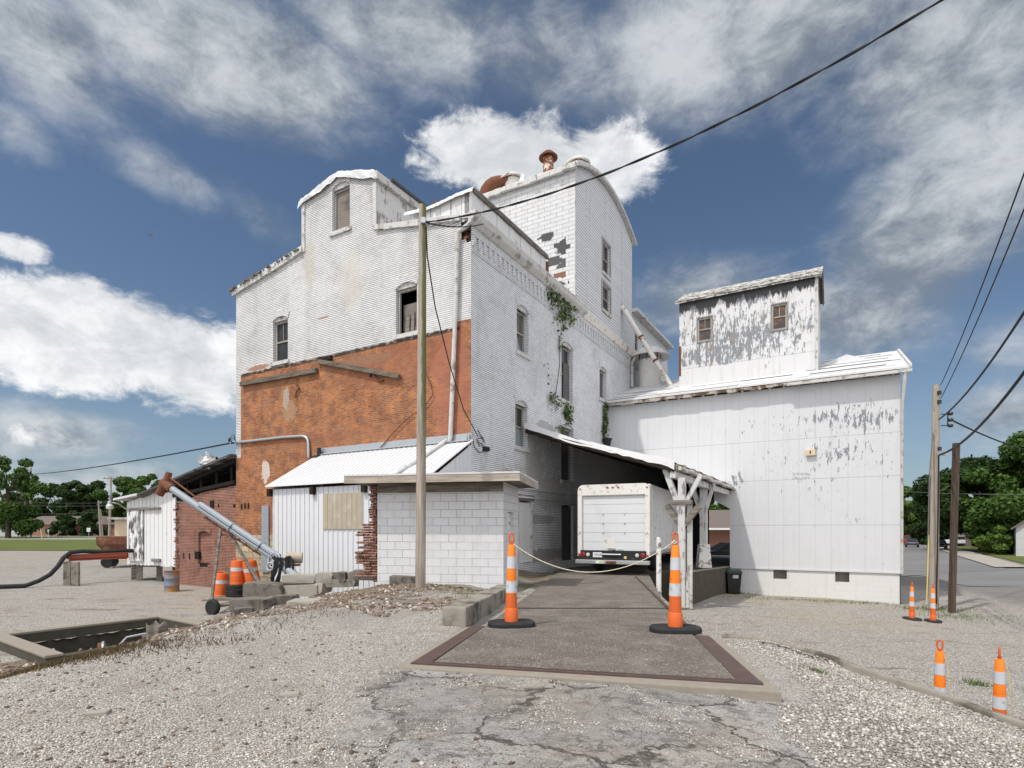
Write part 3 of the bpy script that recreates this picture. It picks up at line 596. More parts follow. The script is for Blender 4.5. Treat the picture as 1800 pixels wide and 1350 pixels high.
def z_up(x, y):
    xt = np.interp(y, ty, tx); xr = np.interp(y, ry, rx_)
    base = z_deck(y) - .028 - .055 * sm((x - .9) / 1.1) * (y < 6.5) - .04 * (y > 6.6)
    left = base * (1 - sm((y - 6) / 3.5)) + 1.53 * sm((y - 6) / 3.5)
    ap = sm((y - 11.8) / 1.5); left = left * (1 - ap) + ap * (1.42 + (z_deck(y) - .13 - 1.42) * sm((x - (deck_l(y) - 1.9)) / 1.5))
    k = sm((x - (deck_l(y) - .25)) / .15)
    z = left * (1 - k) + base * k
    z = np.where(y > 7.0, z, base)
    sl = sm((x - xt) / (5.2 - .06 * y)); sl = np.where(y > 8, sl ** (1 + .5 * sm((y - 8) / 3)), sl); z = z - .26 * sm((-x - 2.4) / 3.2) * sm((y - 7) / 3)
    z = .12 + (z - .12) * sl
    xa = 1.75 + .42 * (y - 4)
    bank = sm((x - xa) / np.maximum(xr - xa, .3)) * np.clip((xr - xa) / 2.2, 0, 1.3)
    z = z - np.where(y < 7.1, .52 * bank, 0)
    yl = 14.75 - .54 * (x + 3.3)
    z = np.where(x < -3.2, z - (z - .25) * sm((y - yl) / .7), z)
    rough = .05 * (vnoise(x, y, .9, 3) - .5) + .03 * (vnoise(x, y, .33, 4) - .5) + .012 * (vnoise(x, y, .12, 5) - .5)
    on = sm((deck_l(np.maximum(y, 7)) - .3 - x) / 1.0) * sm((y - 5) / 4) * 1.6 + .45
    return z + rough * on
PIT0 = Vector((-11.75, 13.25, 0)); PU = Vector((.575, .818, 0)); PW = Vector((.818, -.575, 0)); PLU, PLW = 3.25, 3.3
def grid_ground():
    xs = np.concatenate([-np.geomspace(40, 1500, 26)[::-1], np.arange(-38, -14, 1.2), np.arange(-14, -5.9, .18), np.arange(-5.5, 30, .7), np.geomspace(31, 1500, 30)])
    ys = np.concatenate([[-60, -30, -15, -8], np.arange(-5, 9.5, .7), np.arange(9.6, 18.6, .18), np.arange(19, 48, .7), np.geomspace(49, 2500, 44)])
    X, Y = np.meshgrid(xs, ys); Z = z_low(X, Y) + .05 * (vnoise(X, Y, 1.7, 1) - .5) * (Y < 60)
    V = np.stack([X, Y, Z], -1).reshape(-1, 3); nx, ny = len(xs), len(ys)
    i = np.arange(nx - 1)[None, :] + np.arange(ny - 1)[:, None] * nx
    Fq = np.stack([i, i + 1, i + 1 + nx, i + nx], -1).reshape(-1, 4)
    cx = V[Fq].mean(1); q = cx[:, :2] - np.array([PIT0.x, PIT0.y])
    uu = q @ np.array([PU.x, PU.y]); ww = q @ np.array([PW.x, PW.y])
    keep = ~((uu > .08) & (uu < PLU - .08) & (ww > .08) & (ww < PLW - .08))
    tag(fast_mesh('ground', V, Fq[keep], m_lower, smooth=True), kind='structure')
grid_ground()
def terrace():
    ys = np.concatenate([np.arange(-4, 1.5, .25), np.arange(1.5, 9, .07), np.arange(9, 19, .11), np.arange(19, 34.5, .5)])
    ts = np.linspace(0, 1, 170)
    X = []; Y = []
    for y in ys:
        a = np.interp(y, ty, tx) - 1.0; b = np.interp(y, ry, rx_); X.append(a + (b - a) * ts); Y.append(np.full(len(ts), y))
    X = np.array(X); Y = np.array(Y); Z = z_up(X, Y)
    Xs = np.concatenate([X, X[:, -1:] + .02], 1); Ys = np.concatenate([Y, Y[:, -1:]], 1); Zs = np.concatenate([Z, Z[:, -1:] * 0 - .6], 1)
    V = np.stack([Xs, Ys, Zs], -1).reshape(-1, 3); nx, ny = len(ts) + 1, len(ys)
    i = np.arange(nx - 1)[None, :] + np.arange(ny - 1)[:, None] * nx
    Fq = np.stack([i, i + 1, i + 1 + nx, i + nx], -1).reshape(-1, 4)
    tag(fast_mesh('driveway', V, Fq, m_terr, smooth=True), kind='structure')
terrace()
def sheet(name, pts, mat, kind='structure', dz=0.0):
    mb = MB(); mb.add([Vector((p[0], p[1], (p[2] if len(p) > 2 else float(z_low(np.float64(p[0]), np.float64(p[1])))) + dz)) for p in pts], [tuple(range(len(pts)))])
    return tag(mb.build(name, mat, recalc=False), kind=kind)
def strip(name, a, b, mat, dz, n=24):
    """long ground strip between two polylines given by their ends, draped on the lower ground"""
    mb = MB(); a0, a1 = Vector(a[0]), Vector(a[1]); b0, b1 = Vector(b[0]), Vector(b[1])
    vs = []
    for i in range(n + 1):
        for k in range(5):
            p = a0.lerp(a1, i / n).lerp(b0.lerp(b1, i / n), k / 4); vs.append((p.x, p.y, float(z_low(np.float64(p.x), np.float64(p.y))) + dz))
    mb.add(vs, [(i * 5 + k, i * 5 + k + 1, i * 5 + k + 6, i * 5 + k + 5) for i in range(n) for k in range(4)])
    return tag(mb.build(name, mat, recalc=False), kind='structure')
# right hand street, pavement and lawn
strip('road', ((24, 36), (62, 105)), ((38.5, 44), (74, 101)), m_road, .03)
strip('side_street', ((24, 30), (140, 14)), ((30, 46), (140, 36)), m_road, .02)
strip('pavement', ((39.2, 46.2), (75, 102.5)), ((42, 46.2), (79, 102.5)), m_pave, .10)
strip('pavement', ((42, 46.4), (140, 37)), ((42, 44.4), (140, 34.8)), m_pave, .09)
strip('grass_verge', ((44, 47.5), (130, 40)), ((80, 104), (200, 90)), m_grass, .06)
# left hand lawn and street
strip('lawn', ((-160, 64), (-30, 60)), ((-160, 100), (-45, 102)), m_grass, .05)
strip('road', ((-200, 104.5), (-30, 108)), ((-200, 113), (-30, 117)), m_pave, .04)
strip('lawn', ((-200, 113.5), (-45, 117)), ((-200, 124), (-55, 124)), m_grass, .05)
strip('road', ((-220, 125), (-20, 125)), ((-220, 134), (-20, 134)), m_pave, .06)
strip('lawn', ((-260, 135), (-20, 135)), ((-260, 300), (-20, 300)), m_grass, .04)

# ------------------------------------------------------------------ weigh bridge deck, rails, kerb
def deck():
    root = thing('truck_scale', 'brown exposed aggregate truck scale deck set in steel rails in the foreground drive', 'truck scale', (0.5, 5.5, z_deck(5.5)))
    outer = [od(694, 1171), od(1374, 1216), od(1264, 1120), od(815, 1103)]
    ra = [od(722, 1167), od(1342, 1204), od(1246, 1118.5), od(829, 1101)]
    def down(poly, dz, th): return [p + Vector((0, 0, dz)) for p in poly], Vector((0, 0, -th))
    # concrete surround: four pieces round the rails
    mb = MB()
    for i in range(4):
        j = (i + 1) % 4
        if i == 2: continue
        mb.prism(*down([outer[i], outer[j], ra[j], ra[i]], .0, .5))
    mb.build('concrete_surround', m_conclight, root, bevel=.012)
    def inset(i, j, w):     # strip inside rail edge i->j
        c = sum(ra, Vector()) / 4
        d = (ra[j] - ra[i]).normalized(); n = Vector((-d.y, d.x, 0)); n = n if n.dot(c - ra[i]) > 0 else -n
        return n * w
    def railpiece(i, j, w0, w1, dz, th):
        a, b = ra[i], ra[j]; n0 = inset(i, j, w0); n1 = inset(i, j, w1)
        return [a + n0 + Vector((0, 0, dz)), b + n0 + Vector((0, 0, dz)), b + n1 + Vector((0, 0, dz)), a + n1 + Vector((0, 0, dz))], Vector((0, 0, -th))
    MB().prism(*railpiece(0, 1, 0, .045, .012, .10)).prism(*railpiece(0, 1, .085, .115, .006, .10)).build('front_rail', m_rail, root)
    MB().prism(*railpiece(3, 0, 0.0, .17, .009, .10)).build('side_rail', m_rail, root)
    MB().prism(*railpiece(1, 2, 0.0, .17, .009, .10)).build('side_rail', m_rail, root)
    q = [ra[0] + inset(0, 1, .118) + inset(3, 0, .172), ra[1] + inset(0, 1, .118) + inset(1, 2, .172), ra[2] + inset(1, 2, .172), ra[3] + inset(3, 0, .172)]
    # deck plate itself runs to the joint beyond the rubber bases
    yj = 9.6
    def edge_at(p, r, y): k = (y - p.y) / (r.y - p.y); return Vector((p.x + (r.x - p.x) * k, y, z_deck(y)))
    far_r = edge_at(q[1], q[2], yj); far_l = edge_at(q[0], q[3], yj)
    MB().prism([q[0], q[1], far_r, far_l], (0, 0, -.25)).build('deck_plate', m_deck, root)
    # the ramp behind the joint
    mb = MB(); y1 = 36.0
    a, b = edge_at(q[0], q[3], yj + .035), edge_at(q[1], q[2], yj + .035); c_ = edge_at(q[1], q[2], y1); d_ = edge_at(q[0], q[3], y1)
    c_.x += 1.5; d_.x -= .3
    mb.prism([a, b, c_, d_], (0, 0, -.3)); tag(mb.build('ramp', m_deck), kind='structure')
    # steel edging along the right side of the ramp
    MB().bar(edge_at(q[1], q[2], 6.9) + Vector((.03, 0, .0)), edge_at(q[1], q[2], 18.5) + Vector((.03, 0, .0)), .05, .06).build('edge_angle', m_rail, root)
    MB().hexa([p + Vector((0, .03, -.1)) for p in (a, b)] + [p + Vector((0, -.09, -.1)) for p in (b, a)] + [p + Vector((0, .03, .004)) for p in (a, b)] + [p + Vector((0, -.09, .004)) for p in (b, a)]).build('joint_strip', m_black, root)
deck()
def kerb(name, label, path, w, h, mat, below=.5, cat='kerb', lean=0):
    mb = MB(); n = len(path); vs = []
    for i, p in enumerate(path):
        p = Vector(p); d = (Vector(path[min(i + 1, n - 1)]) - Vector(path[max(i - 1, 0)])); s = Vector((d.y, -d.x, 0)).normalized() * w / 2
        vs += [p - s - Vector((0, 0, below)), p + s - Vector((0, 0, below)), p + s + Vector((0, 0, h)), p - s + Vector((0, 0, h))]
    f = [(4 * i + k, 4 * i + (k + 1) % 4, 4 * i + 4 + (k + 1) % 4, 4 * i + 4 + k) for i in range(n - 1) for k in range(4)] + [(0, 1, 2, 3), (4 * n - 1, 4 * n - 2, 4 * n - 3, 4 * n - 4)]
    mb.add(vs, f); return tag(mb.build(name, mat, bevel=.025), label, cat)
kp = []
for i in range(9):
    y = 7.72 + (12.15 - 7.72) * i / 8; kp.append((deck_l(y) - .28 + .012 * math.sin(i * 2.3), y, 1.45 - .015 * i))
kerb('kerb_wall', 'low thick concrete kerb wall along the left edge of the ramp', kp, .34, .29, m_concrete, cat='kerb wall')
cp = [(2.62, 7.10), (2.85, 7.0), (3.35, 6.76), (3.85, 6.5), (4.55, 6.08), (5.12, 5.32), (5.9, 4.5), (6.7, 3.5), (8.5, 1.0)]
cpts = []
for i in range(len(cp) - 1):
    for k in range(4):
        a, b = cp[i], cp[i + 1]; x = a[0] + (b[0] - a[0]) * k / 4; y = a[1] + (b[1] - a[1]) * k / 4
        cpts.append((x, y, float(z_up(np.float64(x - .12), np.float64(y)))))
for i in range(len(cpts)): cpts[i] = (cpts[i][0], cpts[i][1], float(np.mean([cpts[j][2] for j in range(max(0, i - 2), min(len(cpts), i + 3))])))
kerb('retaining_kerb', 'curving low concrete kerb between the white gravel bank and the lower gravel yard', cpts, .10, .045, m_concrete, below=1.6, cat='kerb')

# ------------------------------------------------------------------ the mill
mill = thing('grain_mill', 'tall white painted brick grain mill with bare orange brick band and roof tower', 'mill', (C0.x, C0.y, .9))
def arch_hole(a0, a1, z0, z1, rise, n=7):
    h = [(a0, z0), (a1, z0), (a1, z1)]
    if rise > 0:
        for i in range(1, n): k = i / n; h.append((a1 + (a0 - a1) * k, z1 + rise * (1 - (2 * k - 1) ** 2)))
    h.append((a0, z1)); return h
def win_span(pl, ul, ur, vt, vb):
    """opening from the pixel columns of its jambs and rows of spring line and sill (taken at its middle)"""
    um = (ul + ur) / 2; a, _ = pl.hit(ul, vt); b, _ = pl.hit(ur, vt); _, zt = pl.hit(um, vt); _, zb = pl.hit(um, vb)
    return min(a, b), max(a, b), zb, zt
def window(root, pl, sp, rise, kind, name='window', sill=True, depth=.20, archmat=None, label=None, hood=True):
    a0, a1, z0, z1 = sp; w = a1 - a0
    fr = MB(); t = .085; o0, o1 = -depth + .005, -depth + .085
    fr.pbox(pl, a0 + .002, a0 + t, z0 + .002, z1, o0, o1); fr.pbox(pl, a1 - t, a1 - .002, z0 + .002, z1, o0, o1); fr.pbox(pl, a0 + t, a1 - t, z1 - t, z1, o0, o1); fr.pbox(pl, a0 + t, a1 - t, z0 + .002, z0 + .06, o0, o1)
    if kind in ('sash', 'broken', 'green'):
        zm = (z0 + z1) / 2
        fr.pbox(pl, a0 + t, a1 - t, zm - .03, zm + .03, o0, o1 - .015)
        fr.pbox(pl, (a0 + a1) / 2 - .016, (a0 + a1) / 2 + .016, zm + .03, z1 - t, o0, o1 - .03)
    f = fr.build(name, m_frame, root)
    if label: f['label'] = label
    o = -depth + .03
    if kind == 'board': MB().pbox(pl, a0 + t, a1 - t, z0 + .06, z1 - t, o - .02, o).build('board', m_board, f)
    elif kind == 'greyboard': MB().pbox(pl, a0 + t, a1 - t, z0 + .06, z1 - t, o - .02, o).build('board', m_boardgray, f)
    elif kind == 'halfboard':      # sheet board, open strip at the top, loose planks leaning at the foot
        MB().pbox(pl, a0 + t, a1 - t, z0 + .06, z1 - .28 * (z1 - z0), o - .16, o - .14).build('board', m_board, f)
        pk = MB(); W_ = w - 2 * t
        for i, (k0, k1, hh) in enumerate(((.52, .74, .52), (.80, .97, .46), (.22, .46, .48))):
            k0, k1 = 1 - k1, 1 - k0
            x0 = a0 + t + W_ * k0; x1 = a0 + t + W_ * k1; pk.hexa([pl.pt(x0, z0 + .06, o - .02), pl.pt(x1, z0 + .06, o - .02), pl.pt(x1, z0 + .06, o - .045), pl.pt(x0, z0 + .06, o - .045), pl.pt(x0 + .05, z0 + hh * (z1 - z0), o - .10), pl.pt(x1 - .01, z0 + hh * (z1 - z0), o - .10), pl.pt(x1 - .01, z0 + hh * (z1 - z0), o - .125), pl.pt(x0 + .05, z0 + hh * (z1 - z0), o - .125)])
        pk.build('loose_plank', m_oldwood, f)
    elif kind == 'sash':
        MB().pbox(pl, a0 + t, a1 - t, z0 + .06, z1 - t, o - .012, o - .004).build('pane', m_glass, f)
    elif kind == 'green':
        zm = (z0 + z1) / 2
        MB().pbox(pl, a0 + t, a1 - t, z0 + .06, zm - .03, o - .012, o - .004).build('pane', m_glassgreen, f)
        MB().pbox(pl, a0 + t, a1 - t, zm + .03, z1 - t, o - .012, o - .004).build('pane', m_glass, f)
    elif kind == 'broken':
        MB().pbox(pl, (a0 + a1) / 2, a1 - t, z0 + .06, z1 - t, o - .03, o - .02).build('board', m_boardgray, f)
        mb = MB(); mb.prism([pl.pt(a0 + t, z0 + .06, o), pl.pt(a1 - t - .1, z0 + .06, o), pl.pt(a0 + .45 * w, z0 + .40 * (z1 - z0), o), pl.pt(a0 + t, z0 + .66 * (z1 - z0), o)], pl.n * .008); mb.build('broken_pane', m_glassgreen, f)
    if rise > 0.02:                # flat tympanum under the brick arch
        pts = [(a0 + .002, z1)] + [(a0 + w * i / 8, z1 + (rise - .004) * (1 - (2 * i / 8 - 1) ** 2)) for i in range(9)] + [(a1 - .002, z1)]
        MB().prism([pl.pt(a, z, -.10) for a, z in pts], pl.n * .06).build('arch_panel', archmat or m_trim, f)
    if sill: MB().pbox(pl, a0 - .10, a1 + .10, z0 - .15, z0 - .001, -depth, .075).build('sill', m_trim, f)
    if hood and rise > .02:        # raised brick arch ring
        mb = MB(); n = 12; r0 = .015; r1 = .27
        for i in range(n):
            q = []
            for k in (i, i + 1):
                x = a0 - .02 + (w + .04) * k / n; zz = z1 + rise * (1 - (2 * k / n - 1) ** 2); tilt = (2 * k / n - 1) * .10
                q.append(((x, zz + r0), (x + tilt, zz + r1)))
            (p0, p1), (p2, p3) = q
            mb.hexa([pl.pt(*p0, .001), pl.pt(*p2, .001), pl.pt(*p2, .03), pl.pt(*p0, .03), pl.pt(*p1, .001), pl.pt(*p3, .001), pl.pt(*p3, .03), pl.pt(*p1, .03)])
        mb.build('brick_arch', m_wbrick if pl is PL else m_wbrick2, f)
    return f
# end wall: painted upper part, bare brick lower part
Lw = {'top': win_span(PL, 584, 615, 329, 404), 'right': win_span(PL, 696, 733, 505, 586), 'left': win_span(PL, 480, 506, 563, 635)}
ZO = 9.45; SW = 12.38; S1, S0 = 8.05, 4.18           # paint line height; wall width; sides of the raised middle
upper = [(0, ZO), (0, 12.20), (.16, 12.18), (.20, 12.3), (.38, 12.32), (.40, 13.02), (S0, 13.70), (S0, 15.68), (5.3, 16.0), (6.12, 16.22), (6.9, 16.06), (S1, 15.80), (S1, 13.86), (SW, 13.12), (SW, 5.9), (SW - .33, 5.9), (SW - .33, 9.44)]
# ragged lower edge of the paint
edge = [(x, ZO + .018 * math.sin(x * 5.1) * math.sin(x * 1.7)) for x in np.arange(SW - .6, .1, -.22)]
edge = [(x, z + (.22 if x < .7 else 0)) for x, z in edge]
up = [(0, ZO + .22)] + upper[1:] + edge
holes = [arch_hole(*Lw['top'], .17), arch_hole(*Lw['right'], .16), arch_hole(*Lw['left'], .15)]
# the plank of wall outline must run one way round
MB().wall(PL, up, holes).build('painted_end_wall', m_wbrick, mill, recalc=False)
low = [(0, ZO + .22)] + list(reversed(edge)) + [(SW - .33, 9.44), (SW - .33, 5.9), (SW, 5.9), (SW, 2.55), (9.6, 2.55), (9.6, .5), (0, .5)]
MB().wall(PL, low).build('bare_brick_wall', m_obrick, mill, recalc=False)
rg = random.Random(41); n = 70; vs = []
for i in range(n + 1):
    x = SW - .34 - (SW - .80) * i / n; a = ZO - .035 - .03 * rg.random(); b = ZO + .02 + .03 * rg.random(); o = .012 + .02 * rg.random(); vs += [PL.pt(x, a, .001), PL.pt(x, a, o), PL.pt(x, b, o), PL.pt(x, b, .001)]
MB().add(vs, [(4 * i + k, 4 * i + (k + 1) % 4, 4 * i + 4 + (k + 1) % 4, 4 * i + 4 + k) for i in range(n) for k in range(4)]).build('roof_scar', m_scar, mill)
MB().wall(PL, [(9.6, 2.55), (SW, 2.55), (SW, -.2), (9.6, -.2)]).build('stone_foundation', m_stone, mill, recalc=False)
window(mill, PL, Lw['top'], .17, 'board', label='boarded attic window in the raised gable')
window(mill, PL, Lw['right'], .16, 'halfboard', label='half boarded window with loose planks, right of the end wall')
window(mill, PL, Lw['left'], .15, 'sash', label='dark sash window, left of the end wall')
# near-black sheet just behind: room darkness put into its colour, hides the far side
MB().pbox(PL, .5, SW - .3, 1, 13.0, -1.25, -1.2).build('dark_room_sheet', m_inside, mill)
# broken brickwork at the corner below the gutter
mb = MB(); rg = random.Random(3)
for k in range(26):
    a = .05 + .34 * rg.random(); z = 12.3 + .72 * rg.random(); mb.pbox(PL, a, a + .1 + .1 * rg.random(), z, z + .06, -.35, -.22 + .16 * rg.random())
mb.pbox(PL, .0, .40, 12.2, 13.0, -.5, -.36); mb.build('broken_brick_corner', m_rbrick, mill)

# long shaded wall
Rw = [('broken', win_span(PR, 908.5, 929, 546, 621), .17), ('tallsash', win_span(PR, 987, 1007, 609, 705), .16), ('greyboard', win_span(PR, 1054, 1066, 651, 702), .15), ('green', win_span(PR, 906, 927, 712, 786), .16), ('dark', win_span(PR, 986.5, 1008, 752, 845), .14)]
D1 = win_span(PR, 912, 936, 880, 988); D2 = win_span(PR, 987, 1008, 888, 985)
SR = 24.1
outerR = [(0, .3), (SR, .3), (SR, 12.9), (0, 12.9)]
holesR = [arch_hole(*sp, r) for _, sp, r in Rw] + [arch_hole(*D1, 0), arch_hole(*D2, 0)]
MB().wall(PR, outerR, holesR, depth=.26).build('painted_side_wall', m_wbrick2, mill, recalc=False)
for kind, sp, r in Rw:
    if kind == 'tallsash':
        f = window(mill, PR, sp, r, 'sash', depth=.26, label='tall narrow window half boarded, middle of the shaded wall')
        a0, a1, z0, z1 = sp; MB().pbox(PR, a0 + .45 * (a1 - a0), a1 - .02, z0 + .04, z0 + .72 * (z1 - z0), -.20, -.17).build('board', m_boardgray, f)
    elif kind == 'dark':
        window(mill, PR, sp, r, 'greyboard', depth=.26, sill=True)
    else: window(mill, PR, sp, r, kind, depth=.26)
MB().pbox(PR, .5, SR - .5, 1, 12.6, -1.4, -1.35).build('dark_room_sheet', m_inside, mill)  # second near-black sheet, dim room behind the openings painted in
def plank_door(root, pl, sp, mat, lintel=True, depth=.26):
    a0, a1, z0, z1 = sp; n = 6; mb = MB()
    for i in range(n): mb.pbox(pl, a0 + .06 + (a1 - a0 - .12) * i / n + .004, a0 + .06 + (a1 - a0 - .12) * (i + 1) / n - .004, z0, z1 - .06, -.14, -.10)
    d = mb.build('door', mat, root)
    MB().pbox(pl, a0, a0 + .06, z0, z1, -.2, -.02).pbox(pl, a1 - .06, a1, z0, z1, -.2, .02).build('door_frame', m_trim, d)
    if lintel: MB().pbox(pl, a0 - .12, a1 + .12, z1 + .002, z1 + .22, -.2, .03).build('lintel', m_oldwood, d)
    return d
plank_door(mill, PR, D1, m_whiteboard); plank_door(mill, PR, D2, m_boardgray, False)
# string course, corbelled brick frieze, cornice gutter
MB().pbox(PR, .05, 12.3, 3.98, 4.06, .002, .06).pbox(PR, .05, 12.3, 4.30, 4.38, .002, .06).build('string_course', m_wbrick2, mill)
mb = MB(); mb.pbox(PR, .02, SR, 12.42, 12.9, .002, .055)
s = .05
while s < SR - .1:
    mb.pbox(PR, s, s + .11, 12.08, 12.42, .002, .053); mb.pbox(PR, s + .11, s + .215, 12.22, 12.42, .002, .03); s += .325
mb.pbox(PR, .02, SR, 11.88, 11.95, .002, .03); mb.build('brick_frieze', m_wbrick2, mill)
gt = MB(); gt.prism([PR.pt(-.25, 12.66, .06), PR.pt(-.25, 12.66, .12), PR.pt(-.25, 12.80, .30), PR.pt(-.25, 12.95, .34), PR.pt(-.25, 13.02, .34), PR.pt(-.25, 13.02, .06)], E2 * 9.3); gt.build('cornice_gutter', m_trim, mill)
gt = MB(); gt.prism([PR.pt(9.06, 12.60, .06), PR.pt(9.06, 12.60, .10), PR.pt(9.06, 12.90, .20), PR.pt(9.06, 12.90, .06)], E2 * 15.0); gt.build('cornice_board', m_rustpaint, mill)
# roofs either side of the raised middle
DE = 24.0
def slope(name, a0, za, a1, zb, d0, d1, mat, th=.14):
    p = [PL.pt(a0, za, -d0), PL.pt(a1, zb, -d0), PL.pt(a1, zb, -d1), PL.pt(a0, za, -d1)]
    return MB().prism(p, (0, 0, th)).build(name, mat, mill)
slope('roof', SW + .15, 13.10, S1, 13.88, -.12, DE, m_roofw); slope('roof', S0, 13.72, -.05, 12.98, 0.02, DE, m_roofw)
# worn edge boards on the gable slopes
mb = MB(); rg = random.Random(11)
for (a0, z0, a1, z1) in ((SW + .15, 13.06, S1 + .02, 13.86), (S0 - .02, 13.72, .42, 13.05)):
    n = 9; mb = MB()
    for i in range(n):
        x0 = a0 + (a1 - a0) * i / n; x1 = a0 + (a1 - a0) * (i + 1) / n; y0 = z0 + (z1 - z0) * i / n; y1 = z0 + (z1 - z0) * (i + 1) / n; j = rg.uniform(-.02, .02)
        mb.prism([PL.pt(x0, y0 - .10 + j, .002), PL.pt(x1, y1 - .10 + j, .002), PL.pt(x1, y1 + .09, .002), PL.pt(x0, y0 + .09, .002)], PL.n * (.09 + .03 * rg.random()))
    mb.build('verge_board', m_trim, mill)
mb = MB()
for i in range(16):
    k = i / 16; x = SW + .1 + (S1 - SW - .1) * k; z = 13.20 + .74 * k; mb.box(PL.pt(x, z, rg.uniform(0, .1)), (.3, .2, .05 + .05 * rg.random()), rg.uniform(0, 3))
mb.build('torn_roofing', m_shingleroof, mill)
# raised middle: side walls, corner posts, roof with white membrane hanging over the edge
dm = 7.4
MB().add([PL.pt(S0, 13.4, -.02), PL.pt(S0, 15.68, -.02), PL.pt(S0, 15.68, -dm), PL.pt(S0, 13.4, -dm)], [(0, 1, 2, 3)]).build('monitor_side', m_paintwood, mill, recalc=False)
MB().add([PL.pt(S1, 13.4, -.02), PL.pt(S1, 15.78, -.02), PL.pt(S1, 15.78, -dm), PL.pt(S1, 13.4, -dm)], [(0, 1, 2, 3)]).build('monitor_side', m_paintwood, mill, recalc=False)
MB().pbox(PL, S0 - .05, S0 + .10, 13.70, 15.64, .003, .05).build('corner_board', m_trim, mill)
MB().pbox(PL, S1 - .10, S1 + .06, 13.80, 15.76, .003, .05).build('corner_board', m_trim, mill)
def membrane():
    prof = [(S0 - .12, 15.62), (S0 + .05, 15.78), (4.7, 15.93), (5.3, 16.10), (6.1, 16.32), (6.5, 16.26), (7.0, 16.12), (7.6, 15.98), (S1 + .12, 15.84), (S1 + .22, 15.70)]
    n = 60; P = [np.interp(np.linspace(0, 1, n), np.linspace(0, 1, len(prof)), [p[k] for p in prof]) for k in (0, 1)]
    rows = [(.12, -.30), (.12, -.20), (.11, -.02), (.05, .06), (-.3, .08), (-2.0, .08), (-dm, .08)]
    vs = []; rg = np.random.default_rng(2); j = rg.normal(0, 1, (len(rows), n)); j = sum(np.roll(j, k, 1) for k in range(5)) / 5
    for r, (o, dz) in enumerate(rows):
        for i in range(n):
            am = .035 if r < 4 else .012
            vs.append(PL.pt(P[0][i], P[1][i] + dz * (1.0 if r > 1 else (.72 + .28 * math.sin(i * .13) ** 2)) + am * j[r, i], o + (.03 * j[r, i] if r < 3 else 0)))
    f = [(r * n + i, r * n + i + 1, (r + 1) * n + i + 1, (r + 1) * n + i) for r in range(len(rows) - 1) for i in range(n - 1)]
    MB().add(vs, f).build('roof_membrane', m_tarp, mill, recalc=False)
membrane()
mb = MB(); mb.prism([PL.pt(S0 - .16, 15.45, .12), PL.pt(S0 - .02, 15.45, .12), PL.pt(S0 - .02, 15.72, .12), PL.pt(S0 - .16, 15.72, .12)], -PL.n * (dm + .1)); mb.build('monitor_fascia', m_trim, mill)
mb = MB(); mb.prism([PL.pt(S0 - .24, 15.70, -.6), PL.pt(S0 + .02, 15.70, -.6), PL.pt(S0 + .02, 15.80, -.6), PL.pt(S0 - .24, 15.80, -.6)], -PL.n * (dm - .6)); mb.build('roof_edge', m_shingledark, mill)
# low panelled box above the corner
SB = 2.15; RB = 5.45
def panels(pl, a0, a1, z0, z1, o, n, nm):
    mb = MB(); w = (a1 - a0) / n
    for i in range(n): mb.pbox(pl, a0 + w * i + .012, a0 + w * (i + 1) - .012, z0, z1, o - .03, o - .012 * (i % 2))
    mb.build(nm, m_whiteboard, mill)
panels(PL, .0, SB, 12.95, 13.86, -.06, 5, 'front_panels'); panels(PR, .0, RB, 12.9, 13.86, -.04, 13, 'side_panels')
MB().pbox(PR, 0.06, RB, 12.6, 13.85, -.30, -.072).build('panel_backing', m_darkwood, mill)
MB().pbox(PL, 0.06, SB, 12.6, 13.85, -.30, -.092).build('panel_backing', m_darkwood, mill)
MB().pbox(PR, RB, RB + .30, 12.6, 13.80, -2.2, -.05).build('panel_return', m_rust, mill)
def boxroof():
    n = 30; m_ = 8; vs = []; rg = np.random.default_rng(4)
    for k in range(m_):
        o = [.07, .06, .0, -.5, -2, -4, -5.4, -5.5][k]; dz = [-.09, -.02, .07, .11, .11, .11, .11, .05][k]
        for i in range(n):
            a = -.10 + (SB + .75) * i / (n - 1); sag = .10 * math.sin(math.pi * np.clip((a - .6) / 2.2, 0, 1))
            vs.append(PL.pt(a, 13.86 + dz - sag * .9 + .006 * rg.normal() * (k < 3), o))
    MB().add(vs, [(r * n + i, r * n + i + 1, (r + 1) * n + i + 1, (r + 1) * n + i) for r in range(m_ - 1) for i in range(n - 1)]).build('box_membrane', m_tarp, mill, recalc=False)
boxroof()
mb = MB(); rg = random.Random(8)
for i in range(14): mb.pbox(PR, .1 + .39 * i, .1 + .39 * i + .37, 13.87 + rg.uniform(-.015, .015), 13.95, -.1, .04 + .02 * rg.random())
mb.build('box_eave', m_oldwood, mill)
mb = MB()
for pl, a, z, h in ((PR, 3.0, 13.0, .62), (PL, 1.45, 13.10, .42), (PL, .62, 12.98, .55)):
    mb.prism([pl.pt(a - .22, z, .02), pl.pt(a + .22, z, .02), pl.pt(a + .02, z + h, .02)], pl.n * .03)
mb.build('flashing_scraps', m_tarp, mill)

